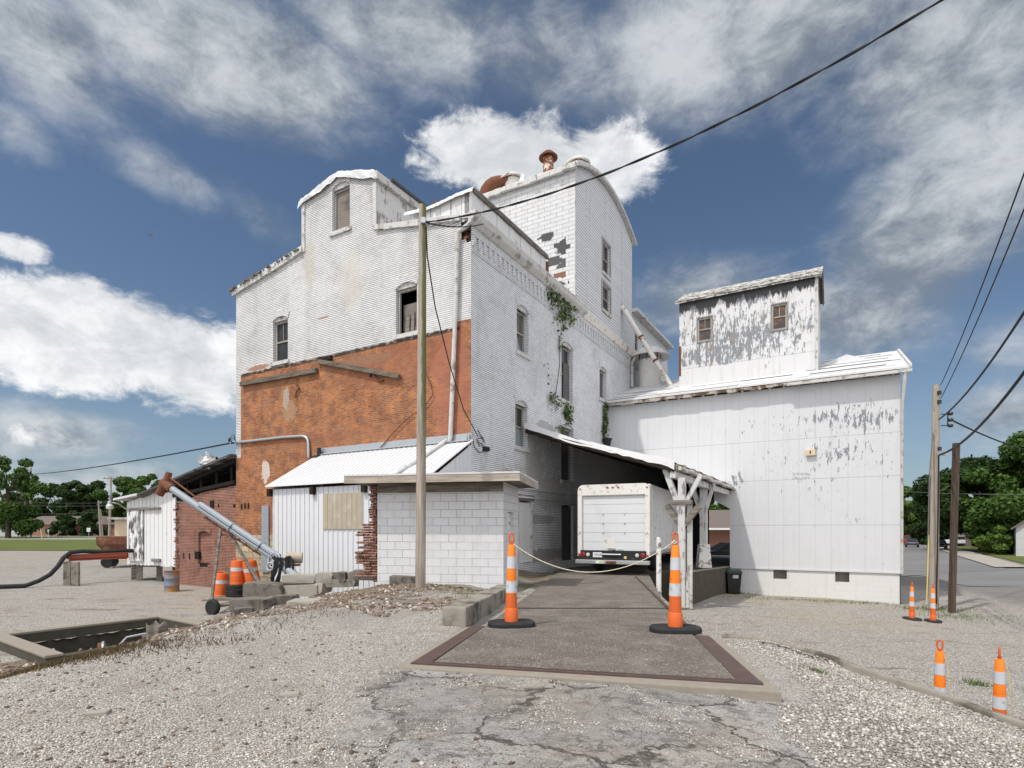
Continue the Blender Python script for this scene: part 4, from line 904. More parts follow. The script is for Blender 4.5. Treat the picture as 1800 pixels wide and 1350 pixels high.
# tower over the long wall
T0, T1, ZE, RISE, TW = 8.37, 16.39, 19.28, 1.02, 7.6
PT = Plane(PR.pt(T0, 0, -.04), E1, -E2)
m_tshing = M_brick('tower_shingles', .62, .20, .010, (.66, .665, .67), (.61, .615, .62), (.24, .24, .25), var=(.90, .89, .86), fade=.25, dirt=(.78, .73, .66), bstr=.6, jitter=.02, snap=True,
    patches=[(cu(PT, a), z, rw, rh, col, 1.0, sc) for a, z, rw, rh, col, sc in ((1.45, 16.35, .42, .2, (.085, .085, .085), 4), (.62, 15.75, .42, .38, (.085, .085, .085), 5), (1.05, 15.15, .6, .22, (.10, .10, .10), 5), (.7, 14.85, .35, .2, (.11, .11, .11), 5), (.75, 14.4, .4, .16, (.22, .12, .08), 4), (.85, 14.0, .42, .16, (.10, .10, .095), 5), (.45, 12.9, .45, .25, (.12, .11, .10), 6))])
MB().wall(PT, [(0, 12.2), (TW, 12.2), (TW, ZE), (0, ZE)]).build('tower_shingle_face', m_tshing, mill, recalc=False)
PTS = Plane(PR.pt(0, 0, -.04), E2, -E1)
def archz(a): return ZE + RISE * (1 - ((a - (T0 + T1) / 2) / ((T1 - T0) / 2)) ** 2)
TWn = [win_span(PTS, 1059, 1071.5, 428, 483), win_span(PTS, 1058.5, 1072, 502, 548)]
outT = [(T0, 12.9), (T1, 12.9)] + [(T1 + (T0 - T1) * i / 16, archz(T1 + (T0 - T1) * i / 16)) for i in range(17)]
MB().wall(PTS, outT, [arch_hole(*w, 0) for w in TWn], depth=.2).build('tower_clapboard_face', m_clap, mill, recalc=False)
for w in TWn:
    f = window(mill, PTS, w, 0, 'sash', depth=.16, sill=True, hood=False)
    a0, a1, z0, z1 = w; MB().pbox(PTS, a0 - .12, a0, z0, z1 + .12, .0, .04).pbox(PTS, a1, a1 + .12, z0, z1 + .12, .0, .04).pbox(PTS, a0, a1, z1, z1 + .12, .0, .04).build('casing', m_frame, f)
MB().pbox(PTS, T0 - .02, T0 + .07, 12.9, ZE - .02, .002, .03).build('tower_corner_board', m_trim, mill)
PTB = Plane(PR.pt(T1, 0, -.04), E1, E2)
MB().wall(PTB, [(0, 12.2), (TW, 12.2), (TW, ZE), (0, ZE)]).build('tower_rear_face', m_clap, mill, recalc=False)
MB().add([PR.pt(a, z, -.04 - TW) for a, z in outT], [tuple(range(len(outT)))]).build('tower_far_face', m_clap, mill, recalc=False)
def tower_roof():
    n = 18; prof = []
    for i in range(n + 1):
        a = T0 - .22 + (T1 - T0 + .44) * i / n; prof.append((a, archz(a) + .02))
    ring = prof + [(a, z + .14) for a, z in reversed(prof)]
    MB().prism([PTS.pt(a, z, .22) for a, z in ring], PTS.n * -(TW + .5)).build('tower_roof', m_roofw, mill)
    mb = MB()
    for i in range(n):
        (a, z), (b, y) = prof[i], prof[i + 1]; mb.prism([PTS.pt(a, z - .07, .16), PTS.pt(b, y - .07, .16), PTS.pt(b, y + .06, .16), PTS.pt(a, z + .06, .16)], PTS.n * .09)
    mb.build('tower_bargeboard', m_trim, mill)
    mb = MB(); rg = random.Random(5)
    for i in range(24):
        a = -.15 + .33 * i; mb.pbox(PT, a, a + .34, ZE - .22 + rg.uniform(-.03, .03), ZE - .02 + rg.uniform(-.03, .05), .10, .22 + .08 * rg.random())
    mb.build('tower_eave_boards', m_trim, mill)
    mb = MB()       # folded membrane along the far curve
    for i in range(9, 17):
        (a, z), (b, y) = prof[i], prof[i + 1]; mb.prism([PTS.pt(a, z + .1, .05), PTS.pt(b, y + .1, .05), PTS.pt(b, y + .24, .0), PTS.pt(a, z + .22, .0)], PTS.n * .16)
    mb.build('rolled_membrane', m_tarp, mill)
tower_roof()
# roof ventilators of the tower
def cowl(name, a, z, r, h, cap, tilt, mat, capmat, lab, off=1.2):
    c = PT.pt(a, 0, -off); f = MB().lathe([(r * 1.15, z - .4), (r, z + .05), (r, z + h)], 20, (c.x, c.y, 0)).build(name, mat, mill, smooth=True); f['label'] = lab
    if cap:
        k = MB().lathe([(.02, z + h + .34), (cap * .5, z + h + .28), (cap, z + h + .05), (cap, z + h), (cap * .9, z + h + .02), (.02, z + h + .2)], 24, (c.x, c.y, 0)).build('vent_cap', capmat, f, smooth=True)
        st = MB()
        for q in range(4): x = c + Vector((math.cos(q * 1.57) * r, math.sin(q * 1.57) * r, 0)); st.bar((x.x, x.y, z + h - .1), (x.x * 1, x.y, z + h + .1), .03)
        st.build('strut', mat, f)
    return f
cowl('roof_vent', 1.95, ZE + .6, .26, 1.05, .46, 0, m_rustheavy, m_rust, 'tall rusty white vent with a wide flat cap'); cowl('roof_vent', 3.95, ZE + .75, .42, .40, .66, 0, m_rustpaint, m_rustpaint, 'squat white domed vent'); cowl('roof_vent', .55, ZE + .7, .4, .38, .60, 0, m_rustpaint, m_rustpaint, 'low vent at the tower corner', off=1.6)
c = PT.pt(4.95, ZE + .50, -.9); d1 = E1
MB().tube([c - d1 * .95 + Vector((0, 0, .60)), c - d1 * .7 + Vector((0, 0, .64)), c - d1 * .35 + Vector((0, 0, .66)), c - d1 * .1 + Vector((0, 0, .62)), c + d1 * .12 + Vector((0, 0, .52)), c + d1 * .28 + Vector((0, 0, .36)), c + d1 * .38 + Vector((0, 0, .16)), c + d1 * .42 + Vector((0, 0, -.1)), c + d1 * .42 + Vector((0, 0, -.5))], [.15, .21, .29, .36, .40, .42, .42, .42, .42], 22).build('elbow_vent', m_rust, mill, smooth=True)
MB().hexa([PT.pt(2.85, ZE, -.3), PT.pt(3.25, ZE, -.3), PT.pt(3.25, ZE, -.8), PT.pt(2.85, ZE, -.8), PT.pt(2.9, ZE + .75, -.5), PT.pt(3.05, ZE + .9, -.5), PT.pt(3.05, ZE + .9, -.6), PT.pt(2.9, ZE + .75, -.6)]).build('torn_membrane_flap', m_tarp, mill)
MB().prism([PL.pt(2.05, 14.0, -1.2), PL.pt(2.75, 14.0, -1.2), PL.pt(2.6, 14.75, -1.2), PL.pt(2.3, 14.8, -1.2)], -PL.n * .9).build('rusty_hood', m_rust, mill)
# rear annex beyond the tower
PA = Plane(PR.pt(0, 0, -.10), E2, -E1)
AW = [(18.6, 19.35, 13.3, 14.3), (20.4, 21.1, 13.25, 14.2), (17.1, 17.7, 13.35, 14.35)]
MB().wall(PA, [(T1 + .01, 12.9), (SR, 12.9), (SR, 15.35), (T1 + .01, 15.35)], [arch_hole(*w, 0) for w in AW], depth=.15).build('annex_wall', m_clap, mill, recalc=False)
for w in AW: window(mill, PA, w, 0, 'sash', depth=.13, sill=False, hood=False)
MB().wall(Plane(PR.pt(SR, 0, 0), E1, E2), [(0, .3), (SW, .3), (SW, 13.1), (S1, 13.9), (S1, 15.35), (.1, 15.35), (0, 12.9)]).build('rear_wall', m_wbrick2, mill, recalc=False)
MB().prism([PR.pt(T1, 15.30, .30), PR.pt(SR + .3, 15.30, .30), PR.pt(SR + .3, 15.48, .30), PR.pt(T1, 15.48, .30)], PR.n * -8).build('annex_roof', m_trim, mill)
MB().wall(Plane(PL.pt(SW, 0, 0), E2, E1), [(0, -.1), (SR, -.1), (SR, 13.1), (0, 13.1)]).build('far_side_wall', m_wbrick2, mill, recalc=False)
# old timbers, pipes and cables on the end wall
bm_ = MB(); a, z = PL.hit(427, 676); b, y = PL.hit(560, 652); bm_.bar(PL.pt(a, z, .09), PL.pt(b, y, .09), .14, .18); bm_.build('wall_timber', m_timber, mill)
bm_ = MB(); a, z = PL.hit(562, 636); b, y = PL.hit(706, 663); bm_.bar(PL.pt(a, z, .09), PL.pt(b, y, .12), .14, .16); bm_.build('wall_timber', m_timber, mill)
bm_ = MB(); a, z = PL.hit(562, 633); b, y = PL.hit(585, 629); bm_.bar(PL.pt(a, z, .06), PL.pt(b, y, .06), .12, .16); bm_.build('wall_timber', m_darkwood, mill)
def onL(pts, o=.08): return [PL.at(u, v, o) for u, v in pts]
MB().tube(onL([(408, 779), (440, 776), (500, 769), (534, 767), (541, 769), (544, 774), (545, 782), (545.5, 805)]), .055, 10).build('conduit', m_galv, mill, smooth=True)
ds = [PR.pt(.02, 12.75, .18)] + onL([(830, 392), (826, 399)], .12) + onL([(812, 409), (809, 415), (808, 424), (806, 520), (803, 600), (799, 700), (796, 770), (794, 777)], .14)
MB().tube(ds, .075, 12).build('downpipe', m_trim, mill, smooth=True)
a, z = PR.hit(1108, 628); a2, z2 = PR.hit(1107, 680); MB().tube([PR.pt(a, z, .3), PR.pt(a, z - .3, .1), PR.pt(a, z2, .1)], .08, 10).build('downpipe', m_trim, mill, smooth=True)
for pts in ([(522, 675), (528, 683), (523, 690), (521, 700)], [(655, 655), (662, 664), (668, 670), (676, 669)]): MB().tube(onL(pts, .06), .035, 6).build('iron_bracket', m_rust, mill)
for pts in ([(744, 640), (760, 678), (763, 695), (748, 715), (720, 735), (704, 750), (640, 822)],): MB().tube(onL(pts, .07), .016, 5).build('wall_cable', m_rust, mill)
for pts in ([(838, 776), (846, 782), (850, 790), (842, 797), (832, 786), (828, 772)], [(838, 756), (845, 770), (850, 778), (846, 768), (836, 772), (841, 785)]):
    MB().tube([PR.at(max(u, 829), v, .05) for u, v in pts], .014, 5).build('wall_cable', m_wire, mill)
MB().pbox(PR, *sorted((PR.hit(848, 790)[0], PR.hit(856, 790)[0])), PR.hit(852, 793)[1], PR.hit(852, 786)[1], .0, .12).build('wall_fitting', m_black, mill)
mb = MB()
for u, v in ((425, 891), (431, 889), (437, 889), (403, 775), (652, 657)): a, z = PL.hit(u, v); MB().pbox(PL, a - .05, a + .05, z - .12, z + .12, -.02, .012).build('beam_pocket', m_inside, mill)  # solid near-black blocks, shade inside the pockets put into their colour
MB().pbox(PL, *sorted((PL.hit(462, 900)[0], PL.hit(474, 900)[0])), 1.0, PL.hit(468, 889)[1], .01, .06).build('steel_door_edge', m_auger, mill)
# ------------------------------------------------------------------ metal clad barn with drive-through
barn = thing('metal_barn', 'long white sheet metal barn with roof cupola and flaking paint', 'barn', (BP.x, BP.y, 0))
BW = 12.47; BO = 5.95; BD = 11.0; ZEV = 9.05; ZR = 11.25
MB().wall(PB, [(0, 6.62), (BO - 1.0, 4.95), (BO - .7, 4.6), (BO - .7, 4.15), (BO - .02, 3.75), (BO, 3.75), (BO, 1.03), (BW, 1.03), (BW, ZEV), (0, ZEV)]).build('metal_front', m_barn, barn, recalc=False)
V1 = win_span(PB, 1359, 1383, 1001.5, 1018); V2 = win_span(PB, 1468, 1493, 1005.5, 1023.5)
MB().wall(PB, [(BO - .25, -.6), (BW - .03, -.6), (BW - .03, 1.03), (BO - .25, 1.03)], [arch_hole(*V1, 0), arch_hole(*V2, 0)], depth=.3, o=-.03).build('foundation', m_found, barn, recalc=False)
for v in (V1, V2): MB().pbox(PB, v[0], v[1], v[2], v[3], -.36, -.31).build('foundation_vent', m_board, barn)
mb = MB()
mb.wall(Plane(PB.pt(BW, 0), E2, -E1), [(0, -.6), (BD, -.6), (BD, ZEV), (BD / 2, ZR), (0, ZEV)]); mb.build('gable_wall', m_barn, barn, recalc=False)
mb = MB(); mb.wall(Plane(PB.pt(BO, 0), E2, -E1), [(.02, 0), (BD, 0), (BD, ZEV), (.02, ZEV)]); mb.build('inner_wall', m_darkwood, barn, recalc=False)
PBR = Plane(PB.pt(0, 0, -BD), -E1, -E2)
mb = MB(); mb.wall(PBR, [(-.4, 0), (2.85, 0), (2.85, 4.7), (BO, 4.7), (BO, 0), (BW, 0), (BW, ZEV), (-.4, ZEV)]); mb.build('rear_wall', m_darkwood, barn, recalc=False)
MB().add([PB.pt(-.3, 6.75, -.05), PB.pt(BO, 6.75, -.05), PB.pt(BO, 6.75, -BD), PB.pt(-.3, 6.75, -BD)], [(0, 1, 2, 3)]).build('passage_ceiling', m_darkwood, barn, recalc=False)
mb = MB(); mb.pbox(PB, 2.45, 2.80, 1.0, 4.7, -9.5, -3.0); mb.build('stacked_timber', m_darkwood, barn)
# bent lower corner sheet and bottom flashing
MB().pbox(PB, BO + .02, BW + .01, 1.00, 1.07, .003, .035).build('bottom_flashing', m_barn, barn)
# roof sheets: front slope overhangs, lapped courses
def bslope(a0, a1, k0, k1, lift, mat, name, th=.03):
    def P(a, k): return PB.pt(a, ZEV + .12 + (ZR - ZEV) * k + lift, .45 - (BD / 2 + .45) * k)
    return MB().prism([P(a0, k0), P(a1, k0), P(a1, k1), P(a0, k1)], (0, 0, th))
def barn_roof():
    mb = bslope(-.02, BW + .30, 0, 1, 0, None, '', .08); mb.build('roof', m_roofw, barn)
    mb = MB(); p = [PB.pt(-.1, ZR + .12, -BD / 2), PB.pt(BW + .3, ZR + .12, -BD / 2), PB.pt(BW + .3, ZEV, -BD - .4), PB.pt(-.1, ZEV, -BD - .4)]; mb.prism(p, (0, 0, .08)); mb.build('rear_roof', m_roofw, barn)
    rg = random.Random(2); mb = MB()
    for (k0, k1, a0, a1) in ((.05, .30, -.05, 3.2), (.03, .34, 3.0, 6.3), (.06, .36, 6.2, 9.2), (.10, .33, 9.0, 12.3), (.36, .62, .4, 4.0), (.38, .66, 8.2, 12.6), (.68, .93, 8.6, 12.5), (.30, .55, -.3, 2.2), (.62, .9, -.3, 1.8)):
        s = bslope(a0, a1, k0, k1, .085 + rg.uniform(0, .02), None, '', .03); mb.add(s.v, s.f)
    mb.build('roof_sheets', m_roofw, barn)
    mb = MB(); n = 30                                    # dark laps and lifted edges
    for (k, a0, a1) in ((.34, 3.0, 6.2), (.36, 6.4, 9.0), (.66, 8.3, 12.4), (.33, 9.0, 12.2), (.10, .5, 2.5), (.30, -.2, 2.0), (.5, 8.6, 12.2), (.20, 4.0, 8.5), (.12, 9.2, 12.0), (.24, 1.0, 3.0), (.80, 8.8, 12.0)):
        s = bslope(a0, a1, k, k + .02, .118, None, '', .02); mb.add(s.v, s.f)
    mb.build('sheet_laps', m_shingledark, barn)
    mb = MB(); rg = random.Random(6)                     # rotten fascia and rafter ends
    for i in range(26):
        a = .0 + .49 * i; j = rg.uniform(-.035, .03); mb.pbox(PB, a, a + .485, ZEV - .03 + j, ZEV + .10, .36, .42 + .03 * rg.random())
    mb.build('fascia_board', m_trimdark, barn)
    mb = MB()
    for i in range(22): mb.pbox(PB, .2 + .57 * i, .28 + .57 * i, ZEV - .02, ZEV + .10, .02, .36)
    mb.build('rafter_ends', m_trim, barn)
    MB().pbox(PB, 8.4, BW + .34, ZEV - .06, ZEV + .06, .44, .56).build('gutter', m_trim, barn)
    # tent of lifted membrane near the ridge
    def P(a, k, l): return PB.pt(a, ZEV + .2 + (ZR - ZEV) * k + l, .45 - (BD / 2 + .45) * k)
    MB().add([P(9.5, .62, .02), P(10.6, .62, .38), P(11.5, .62, .02), P(10.5, .95, .06)], [(0, 1, 3), (1, 2, 3), (0, 2, 1)]).build('lifted_membrane', m_tarp, barn, recalc=False)
    mb = MB(); mb.prism([P(BW + .24, 0, -.06), P(BW + .34, 0, -.06), P(BW + .34, 1, -.06), P(BW + .24, 1, -.06)], (0, 0, .14)); mb.build('bargeboard', m_trim, barn)
barn_roof()
# cupola
CK = 1.55                                                 # distance of the cupola front behind the barn front
PC = Plane(PB.pt(0, 0, -CK), -E1, -E2)
ca0 = PC.hit(1194, 600)[0]; ca1 = PC.hit(1437, 560)[0]; zct = PC.hit(1300, 512)[1]; zcb = ZEV + .1 + (ZR - ZEV) * (CK + .45) / (BD / 2 + .45)
uc = lambda a: cu(PC, a)
wC = (ca1 - ca0)
bz = PC.hit(1300, 636)[1]
m_cup = M_metal_panels('cupola_sheet_metal', (bz + .02, bz + 1.2), (.62, .62, .62), [(uc(ca0 + wC * .5), bz + 1.2, wC * .6, 1.5, .62), (uc(ca0 + wC * .15), zct - .1, wC * .16, .5, 1.5), (uc(ca0 + wC * .55), zct - .1, wC * .16, .55, 1.6), (uc(ca0 + wC * .3), bz + .6, wC * .45, .7, .8)], heavy=.056, pw=.66, u0=uc(ca0), streak=.85, band=bz, tarz=zct - .40, fs=1.4)[0]
CW = [win_span(PC, 1226, 1252, 558, 599), win_span(PC, 1356, 1384, 534, 579)]
CDp = 3.3
MB().wall(PC, [(ca0, zcb - .3), (ca1, zcb - .3), (ca1, zct), (ca0, zct)], [arch_hole(*w, 0) for w in CW], depth=.1).build('cupola_front', m_cup, barn, recalc=False)
for w in CW:
    f = window(barn, PC, w, 0, 'sash', depth=.10, sill=False, hood=False, name='cupola_window')
    for ch in f.children:
        if ch.name.startswith('pane'): ch.data.materials[0] = m_rustpane
    a0, a1, z0, z1 = w; MB().pbox(PC, a0 - .04, a0, z0 - .05, z1 + .05, .002, .03).pbox(PC, a1, a1 + .04, z0 - .05, z1 + .05, .002, .03).pbox(PC, a0, a1, z1, z1 + .05, .002, .03).pbox(PC, a0, a1, z0 - .05, z0, .002, .04).build('casing', m_frame, f)
PCS = Plane(PC.pt(ca1, 0), E2, -E1); rise = .95
MB().wall(PCS, [(0, zcb - .3), (CDp, zcb - .3), (CDp, zct), (CDp / 2, zct + rise), (0, zct)]).build('cupola_side', m_cup, barn, recalc=False)
MB().wall(Plane(PC.pt(ca0, 0), E2, E1), [(0, zcb - .3), (CDp, zcb - .3), (CDp, zct), (CDp / 2, zct + rise), (0, zct)]).build('cupola_side', m_cup, barn, recalc=False)
MB().pbox(PC, ca1 - .10, ca1 + .03, zcb - .2, zct, .002, .05).build('cupola_corner_board', m_trim, barn)
MB().pbox(PC, ca0 - .02, ca0 + .09, bz - .3, bz + 1.2, .002, .02).build('rust_streaked_corner', m_rust, barn)
def cup_roof():
    k = (rise) / (CDp / 2); o = .22
    for nm, s in (('cupola_roof', 1), ('cupola_roof', -1)):
        def P(a, d): return PC.pt(a, zct + .03 + k * (d if s > 0 else CDp - d), -d)
        mb = MB(); d0, d1 = (-o, CDp / 2) if s > 0 else (CDp / 2, CDp + o)
        mb.prism([P(ca0 - .15, d0), P(ca1 + .18, d0), P(ca1 + .18, d1), P(ca0 - .15, d1)], (0, 0, .07)); mb.build(nm, m_agedroof if s > 0 else m_shingleroof, barn)
    mb = MB(); rg = random.Random(9)
    for r in range(3):
        for i in range(13):
            a = ca0 - .15 + (wC + .3) * i / 13; d = -o + .1 + .35 * r + rg.uniform(-.04, .04); z = zct + .11 + k * d
            mb.prism([PC.pt(a, z - .05, -d + .12), PC.pt(a + (wC + .3) / 13 - .01, z - .05 + rg.uniform(-.02, .02), -d + .12), PC.pt(a + (wC + .3) / 13 - .01, z + .14, -d - .28), PC.pt(a, z + .14, -d - .28)], (0, 0, .03))
    mb.build('curled_shingles', m_agedroof, barn)
    mb = MB()
    for (d0, d1) in ((-o, CDp / 2), (CDp + o, CDp / 2)):
        z0 = zct - .06 - k * o; mb.prism([PC.pt(ca1 + .10, z0, -d0), PC.pt(ca1 + .10, z0 + .12, -d0), PC.pt(ca1 + .10, zct + rise + .02, -d1), PC.pt(ca1 + .10, zct + rise - .1, -d1)], -E1 * .05)
    mb.build('cupola_bargeboard', m_oldwood, barn)
cup_roof()
# light box, drain spout, lettering, pot
a, z = PB.hit(1425, 796); bx = MB().pbox(PB, a - .19, a + .19, z - .13, z + .13, .0, .16).build('wall_box', m_cream, barn, bevel=.015)
MB().pbox(PB, a - .03, a + .02, z - .06, z + .08, .161, .17).build('wall_box_hasp', m_rust, bx)
P_ = lambda u, v, o: PB.at(u, v, o)
MB().tube([PB.pt(BW + .12, ZEV - .05, .48), PB.pt(BW + .10, ZEV - .35, .44), PB.pt(BW + .06, ZEV - 1.2, .10), PB.pt(BW + .05, 5.5, .0), PB.pt(BW + .05, 1.0, .0)], [.075, .07, .055, .045, .045], 10).build('downpipe', m_trim, barn, smooth=True)
def lettering():
    rg = random.Random(21); mb = MB()
    for row, (u0, u1, v, n) in enumerate(((1393, 1424, 833.5, 10), (1392, 1423, 840.5, 9))):
        for i in range(n):
            a, z = PB.hit(u0 + (u1 - u0) * i / n, v); hh = .075
            for k in range(rg.choice((1, 2, 2, 3))):
                x = a + rg.uniform(0, .04); y = z + rg.uniform(-.05, .05)
                if rg.random() < .5: mb.pbox(PB, x, x + .012, y - .03, y + .03, .006, .010)
                else: mb.pbox(PB, x, x + .045, y, y + .014, .006, .010)
    mb.build('faded_lettering', m_oldwood, barn)
lettering()
# spout pipe from the mill down to the barn roof, and the big roof ventilator
def sp(u, v, Y): return at(u, v, Y)
p0 = PTS.at(1092, 545, .15); p1 = PB.pt(1.95, ZEV + 1.3, -1.9); p1 = at(1176, 672, p1.y)
spout = thing('grain_spout', 'long rust streaked white pipe slanting from the mill tower down to the barn roof', 'grain spout', p0)
MB().tube([p0 + Vector((-.1, .2, .25)), p0, p0.lerp(p1, .5), p1, p1 + (p1 - p0).normalized() * .3], [.14, .14, .13, .12, .12], 14).build('pipe', m_rustpaint, spout, smooth=True)
MB().tube([p0.lerp(p1, .38), p0.lerp(p1, .40)], .155, 14).tube([p0.lerp(p1, .70), p0.lerp(p1, .72)], .145, 14).build('pipe_collar', m_rust, spout, smooth=True)
MB().bar(p0 + Vector((-.3, .3, .6)), p0 + Vector((0, 0, .05)), .10, .14).build('bracket', m_shingledark, spout)
c = PB.pt(.95, 0, -4.2); zb = ZEV + .2 + (ZR - ZEV) * .72
vent = thing('roof_ventilator', 'large white mushroom capped ventilator on the barn roof beside the mill', 'roof ventilator', (c.x, c.y, zb - .3))
MB().lathe([(.62, zb - .8), (.62, zb + 1.55)], 28, (c.x, c.y, 0)).build('shaft', m_lightrust, vent, smooth=True)
MB().lathe([(.05, zb + 2.35), (.6, zb + 2.2), (1.12, zb + 1.78), (1.14, zb + 1.70), (1.0, zb + 1.76), (.6, zb + 1.9), (.05, zb + 1.95)], 32, (c.x, c.y, 0)).build('cap', m_lightrust, vent, smooth=True)
mb = MB()
for q in range(6): x = c + Vector((math.cos(q * 1.047) * .6, math.sin(q * 1.047) * .6, 0)); mb.bar((x.x, x.y, zb + 1.45), (x.x, x.y, zb + 2.0), .05)
mb.build('strut', m_rust, vent)
# hanging pot on the wall corner below the vine
# ------------------------------------------------------------------ canopy over the ramp
can = thing('loading_canopy', 'white membrane lean-to canopy on braced timber posts over the truck ramp', 'canopy', (5.2, 19.2, .9))
KA = PR.pt(3.55, 6.74, .02); KC = Vector((5.32, 18.62, 4.95)); KD = PB.pt(BO + .05, 4.82, .03); KB = PR.pt(12.36, 6.74, .02)
def canopy_roof():
    n, m_ = 26, 22; rg = np.random.default_rng(9); top = []; 
    for j in range(m_ + 1):
        for i in range(n + 1):
            s, t = i / n, j / m_; p = KA.lerp(KC, s).lerp(KB.lerp(KD, s), t)
            sag = -.10 * math.sin(math.pi * min(1, s * 1.1)) * (1 - t) + .008 * rg.normal() + (.012 * math.sin(s * 14) if j == 0 else 0)
            dz = -.07 * (s > .93) if i >= n else 0
            top.append(p + Vector((0, 0, sag + .10 + dz)))
    N = n + 1
    f = [(j * N + i, j * N + i + 1, (j + 1) * N + i + 1, (j + 1) * N + i) for j in range(m_) for i in range(n)]
    # membrane folded down over the street edge
    k = len(top); front = [top[i] + Vector((-.02, -.04, -.19 - .03 * abs(math.sin(i * 1.3)) - .05 * (i > n - 5))) for i in range(N)]
    f += [(i, i + 1, k + i + 1, k + i) for i in range(n)]
    MB().add(top + front, f).build('roof_membrane', m_tarp, can, recalc=False)
    und = [p + Vector((0, 0, -.16)) for p in (KA, KC, KD, KB)]
    MB().prism([p + Vector((0, 0, .06)) for p in und], (0, 0, .10)).build('roof_boards', m_darkwood, can)
    mb = MB()
    for i in range(9):
        s = i / 8; a = KA.lerp(KB, s); b = KC.lerp(KD, s); mb.bar(a - Vector((0, 0, .2)) + (b - a) * .01, b - Vector((0, 0, .2)), .06, .16)
    mb.build('rafters', m_darkwood, can)
    mb = MB(); rg = random.Random(4)                   # ragged eave along the right hand side
    for i in range(22):
        p = KC.lerp(KD, i / 22); q = KC.lerp(KD, (i + .96) / 22); mb.bar(p + Vector((.05, 0, -.10 + rg.uniform(-.05, .02))), q + Vector((.05, 0, -.10 + rg.uniform(-.05, .02))), .05, .20 + .08 * rg.random())
    mb.build('eave_board', m_trimdark, can)
    mb = MB(); pts = [KC.lerp(KD, i / 12) + Vector((.16, -.02, -.16 - .03 * math.sin(i * 2.2))) for i in range(13)]; mb.tube(pts, .07, 8); mb.build('gutter', m_trim, can, smooth=True)
    MB().bar(KC + Vector((-.05, .05, -.36)), KD + Vector((-.2, -.1, -.36)), .18, .22).build('eave_beam', m_paintwood, can)
canopy_roof()
def post(u, vtop, vbase, Y, w, braces, pedestal=False):
    b = at(u, vbase, Y); t = at(u, vtop, Y); p = MB().bar(b, Vector((b.x, b.y, t.z)), w, w, up=(E2.x, E2.y, 0)).build('post', m_paintwood, can)
    for (h0, dx, dh, th) in braces:
        st = Vector((b.x, b.y, b.z + h0)); MB().bar(st, st - E1 * dx + Vector((0, 0, dh)) - E2 * .02, th, th * 1.1, up=(E2.x, E2.y, 0)).build('brace', m_oldwood if h0 < 2.7 and not pedestal else m_paintwood, p)
    if pedestal:
        c = b; MB().hexa([c + Vector(v) for v in ((-.27, -.2, 0), (.27, -.2, 0), (.27, .2, 0), (-.27, .2, 0), (-.20, -.16, .95), (.20, -.16, .95), (.20, .16, .95), (-.20, .16, .95))]).build('pedestal', m_paintconc, p, bevel=.03)
    return b, p
b1, p1_ = post(1199, 840, 1066, 18.75, .22, [(3.05, -.55, 1.50, .17), (3.2, .62, 1.12, .13), (2.6, -.50, .75, .17), (2.6, .55, .70, .18)])
MB().pbox(Plane(b1, -E1, -E2), -.36, .34, b1.z + 3.36, b1.z + 3.50, -.05, .16).build('brace_block', m_oldwood, p1_)
MB().bar(b1 + Vector((.19, -.05, .85)), b1 + Vector((.19, -.05, 3.4)), .07, .09).build('post_batten', m_trim, p1_)
post(1237, 850, 998, 22.9, .26, [(2.0, -.55, 1.55, .18), (2.0, .40, 1.4, .12)], True)
MB().tube([b1 + Vector((.28, -.03, 3.35)), b1 + Vector((.28, -.05, 1.3)), b1 + Vector((.26, -.10, 1.1)), b1 + Vector((.26, -.10, -.05))], .055, 8).build('downpipe', m_trim, can, smooth=True)
# dock under the canopy
dk0 = PB.pt(BO, 0, 0); da = dk0 - E2 * 8.15
dock = thing('loading_dock', 'mossy stained concrete loading dock with white flaking end, below the canopy', 'loading dock', (da.x, da.y, 0))
def zdk(t): return 1.32 - .033 * t
w_ = E1 * 1.55
def P(t, z, k): q = da + E2 * t + E1 * k; return Vector((q.x, q.y, z))
MB().hexa([P(.32, -.4, .0), P(8.6, -.6, 0), P(8.6, -.6, 1.6), P(.32, -.4, 1.6), P(.32, zdk(.3), 0), P(8.6, zdk(8.6), 0), P(8.6, zdk(8.6), 1.6), P(.32, zdk(.3), 1.6)]).build('dock_wall', m_concdark, dock, bevel=.02)
MB().hexa([P(0, -.4, -.05), P(.30, -.4, -.05), P(.30, -.4, .6), P(0, -.4, .6), P(0, zdk(0) - .05, -.05), P(.30, zdk(0) - .02, -.05), P(.30, zdk(0), .6), P(0, zdk(0) - .05, .6)]).build('dock_end', m_paintconc, dock, bevel=.04)
MB().hexa([P(.32, zdk(.3) + .003, -.02), P(8.6, zdk(8.6) + .003, -.02), P(8.6, zdk(8.6) + .003, .22), P(.32, zdk(.3) + .003, .22), P(.32, zdk(.3) + .03, -.02), P(8.6, zdk(8.6) + .03, -.02), P(8.6, zdk(8.6) + .03, .22), P(.32, zdk(.3) + .03, .22)]).build('dock_edge', m_conclight, dock)
fl = MB().add([PB.pt(-.2, 1.02, 3.5), PB.pt(BO, 1.02, 3.5), PB.pt(BO, .98, -BD - 3), PB.pt(-.2, .98, -BD - 3)], [(0, 1, 2, 3)]).build('passage_floor', m_concrete, recalc=False); tag(fl, kind='structure')
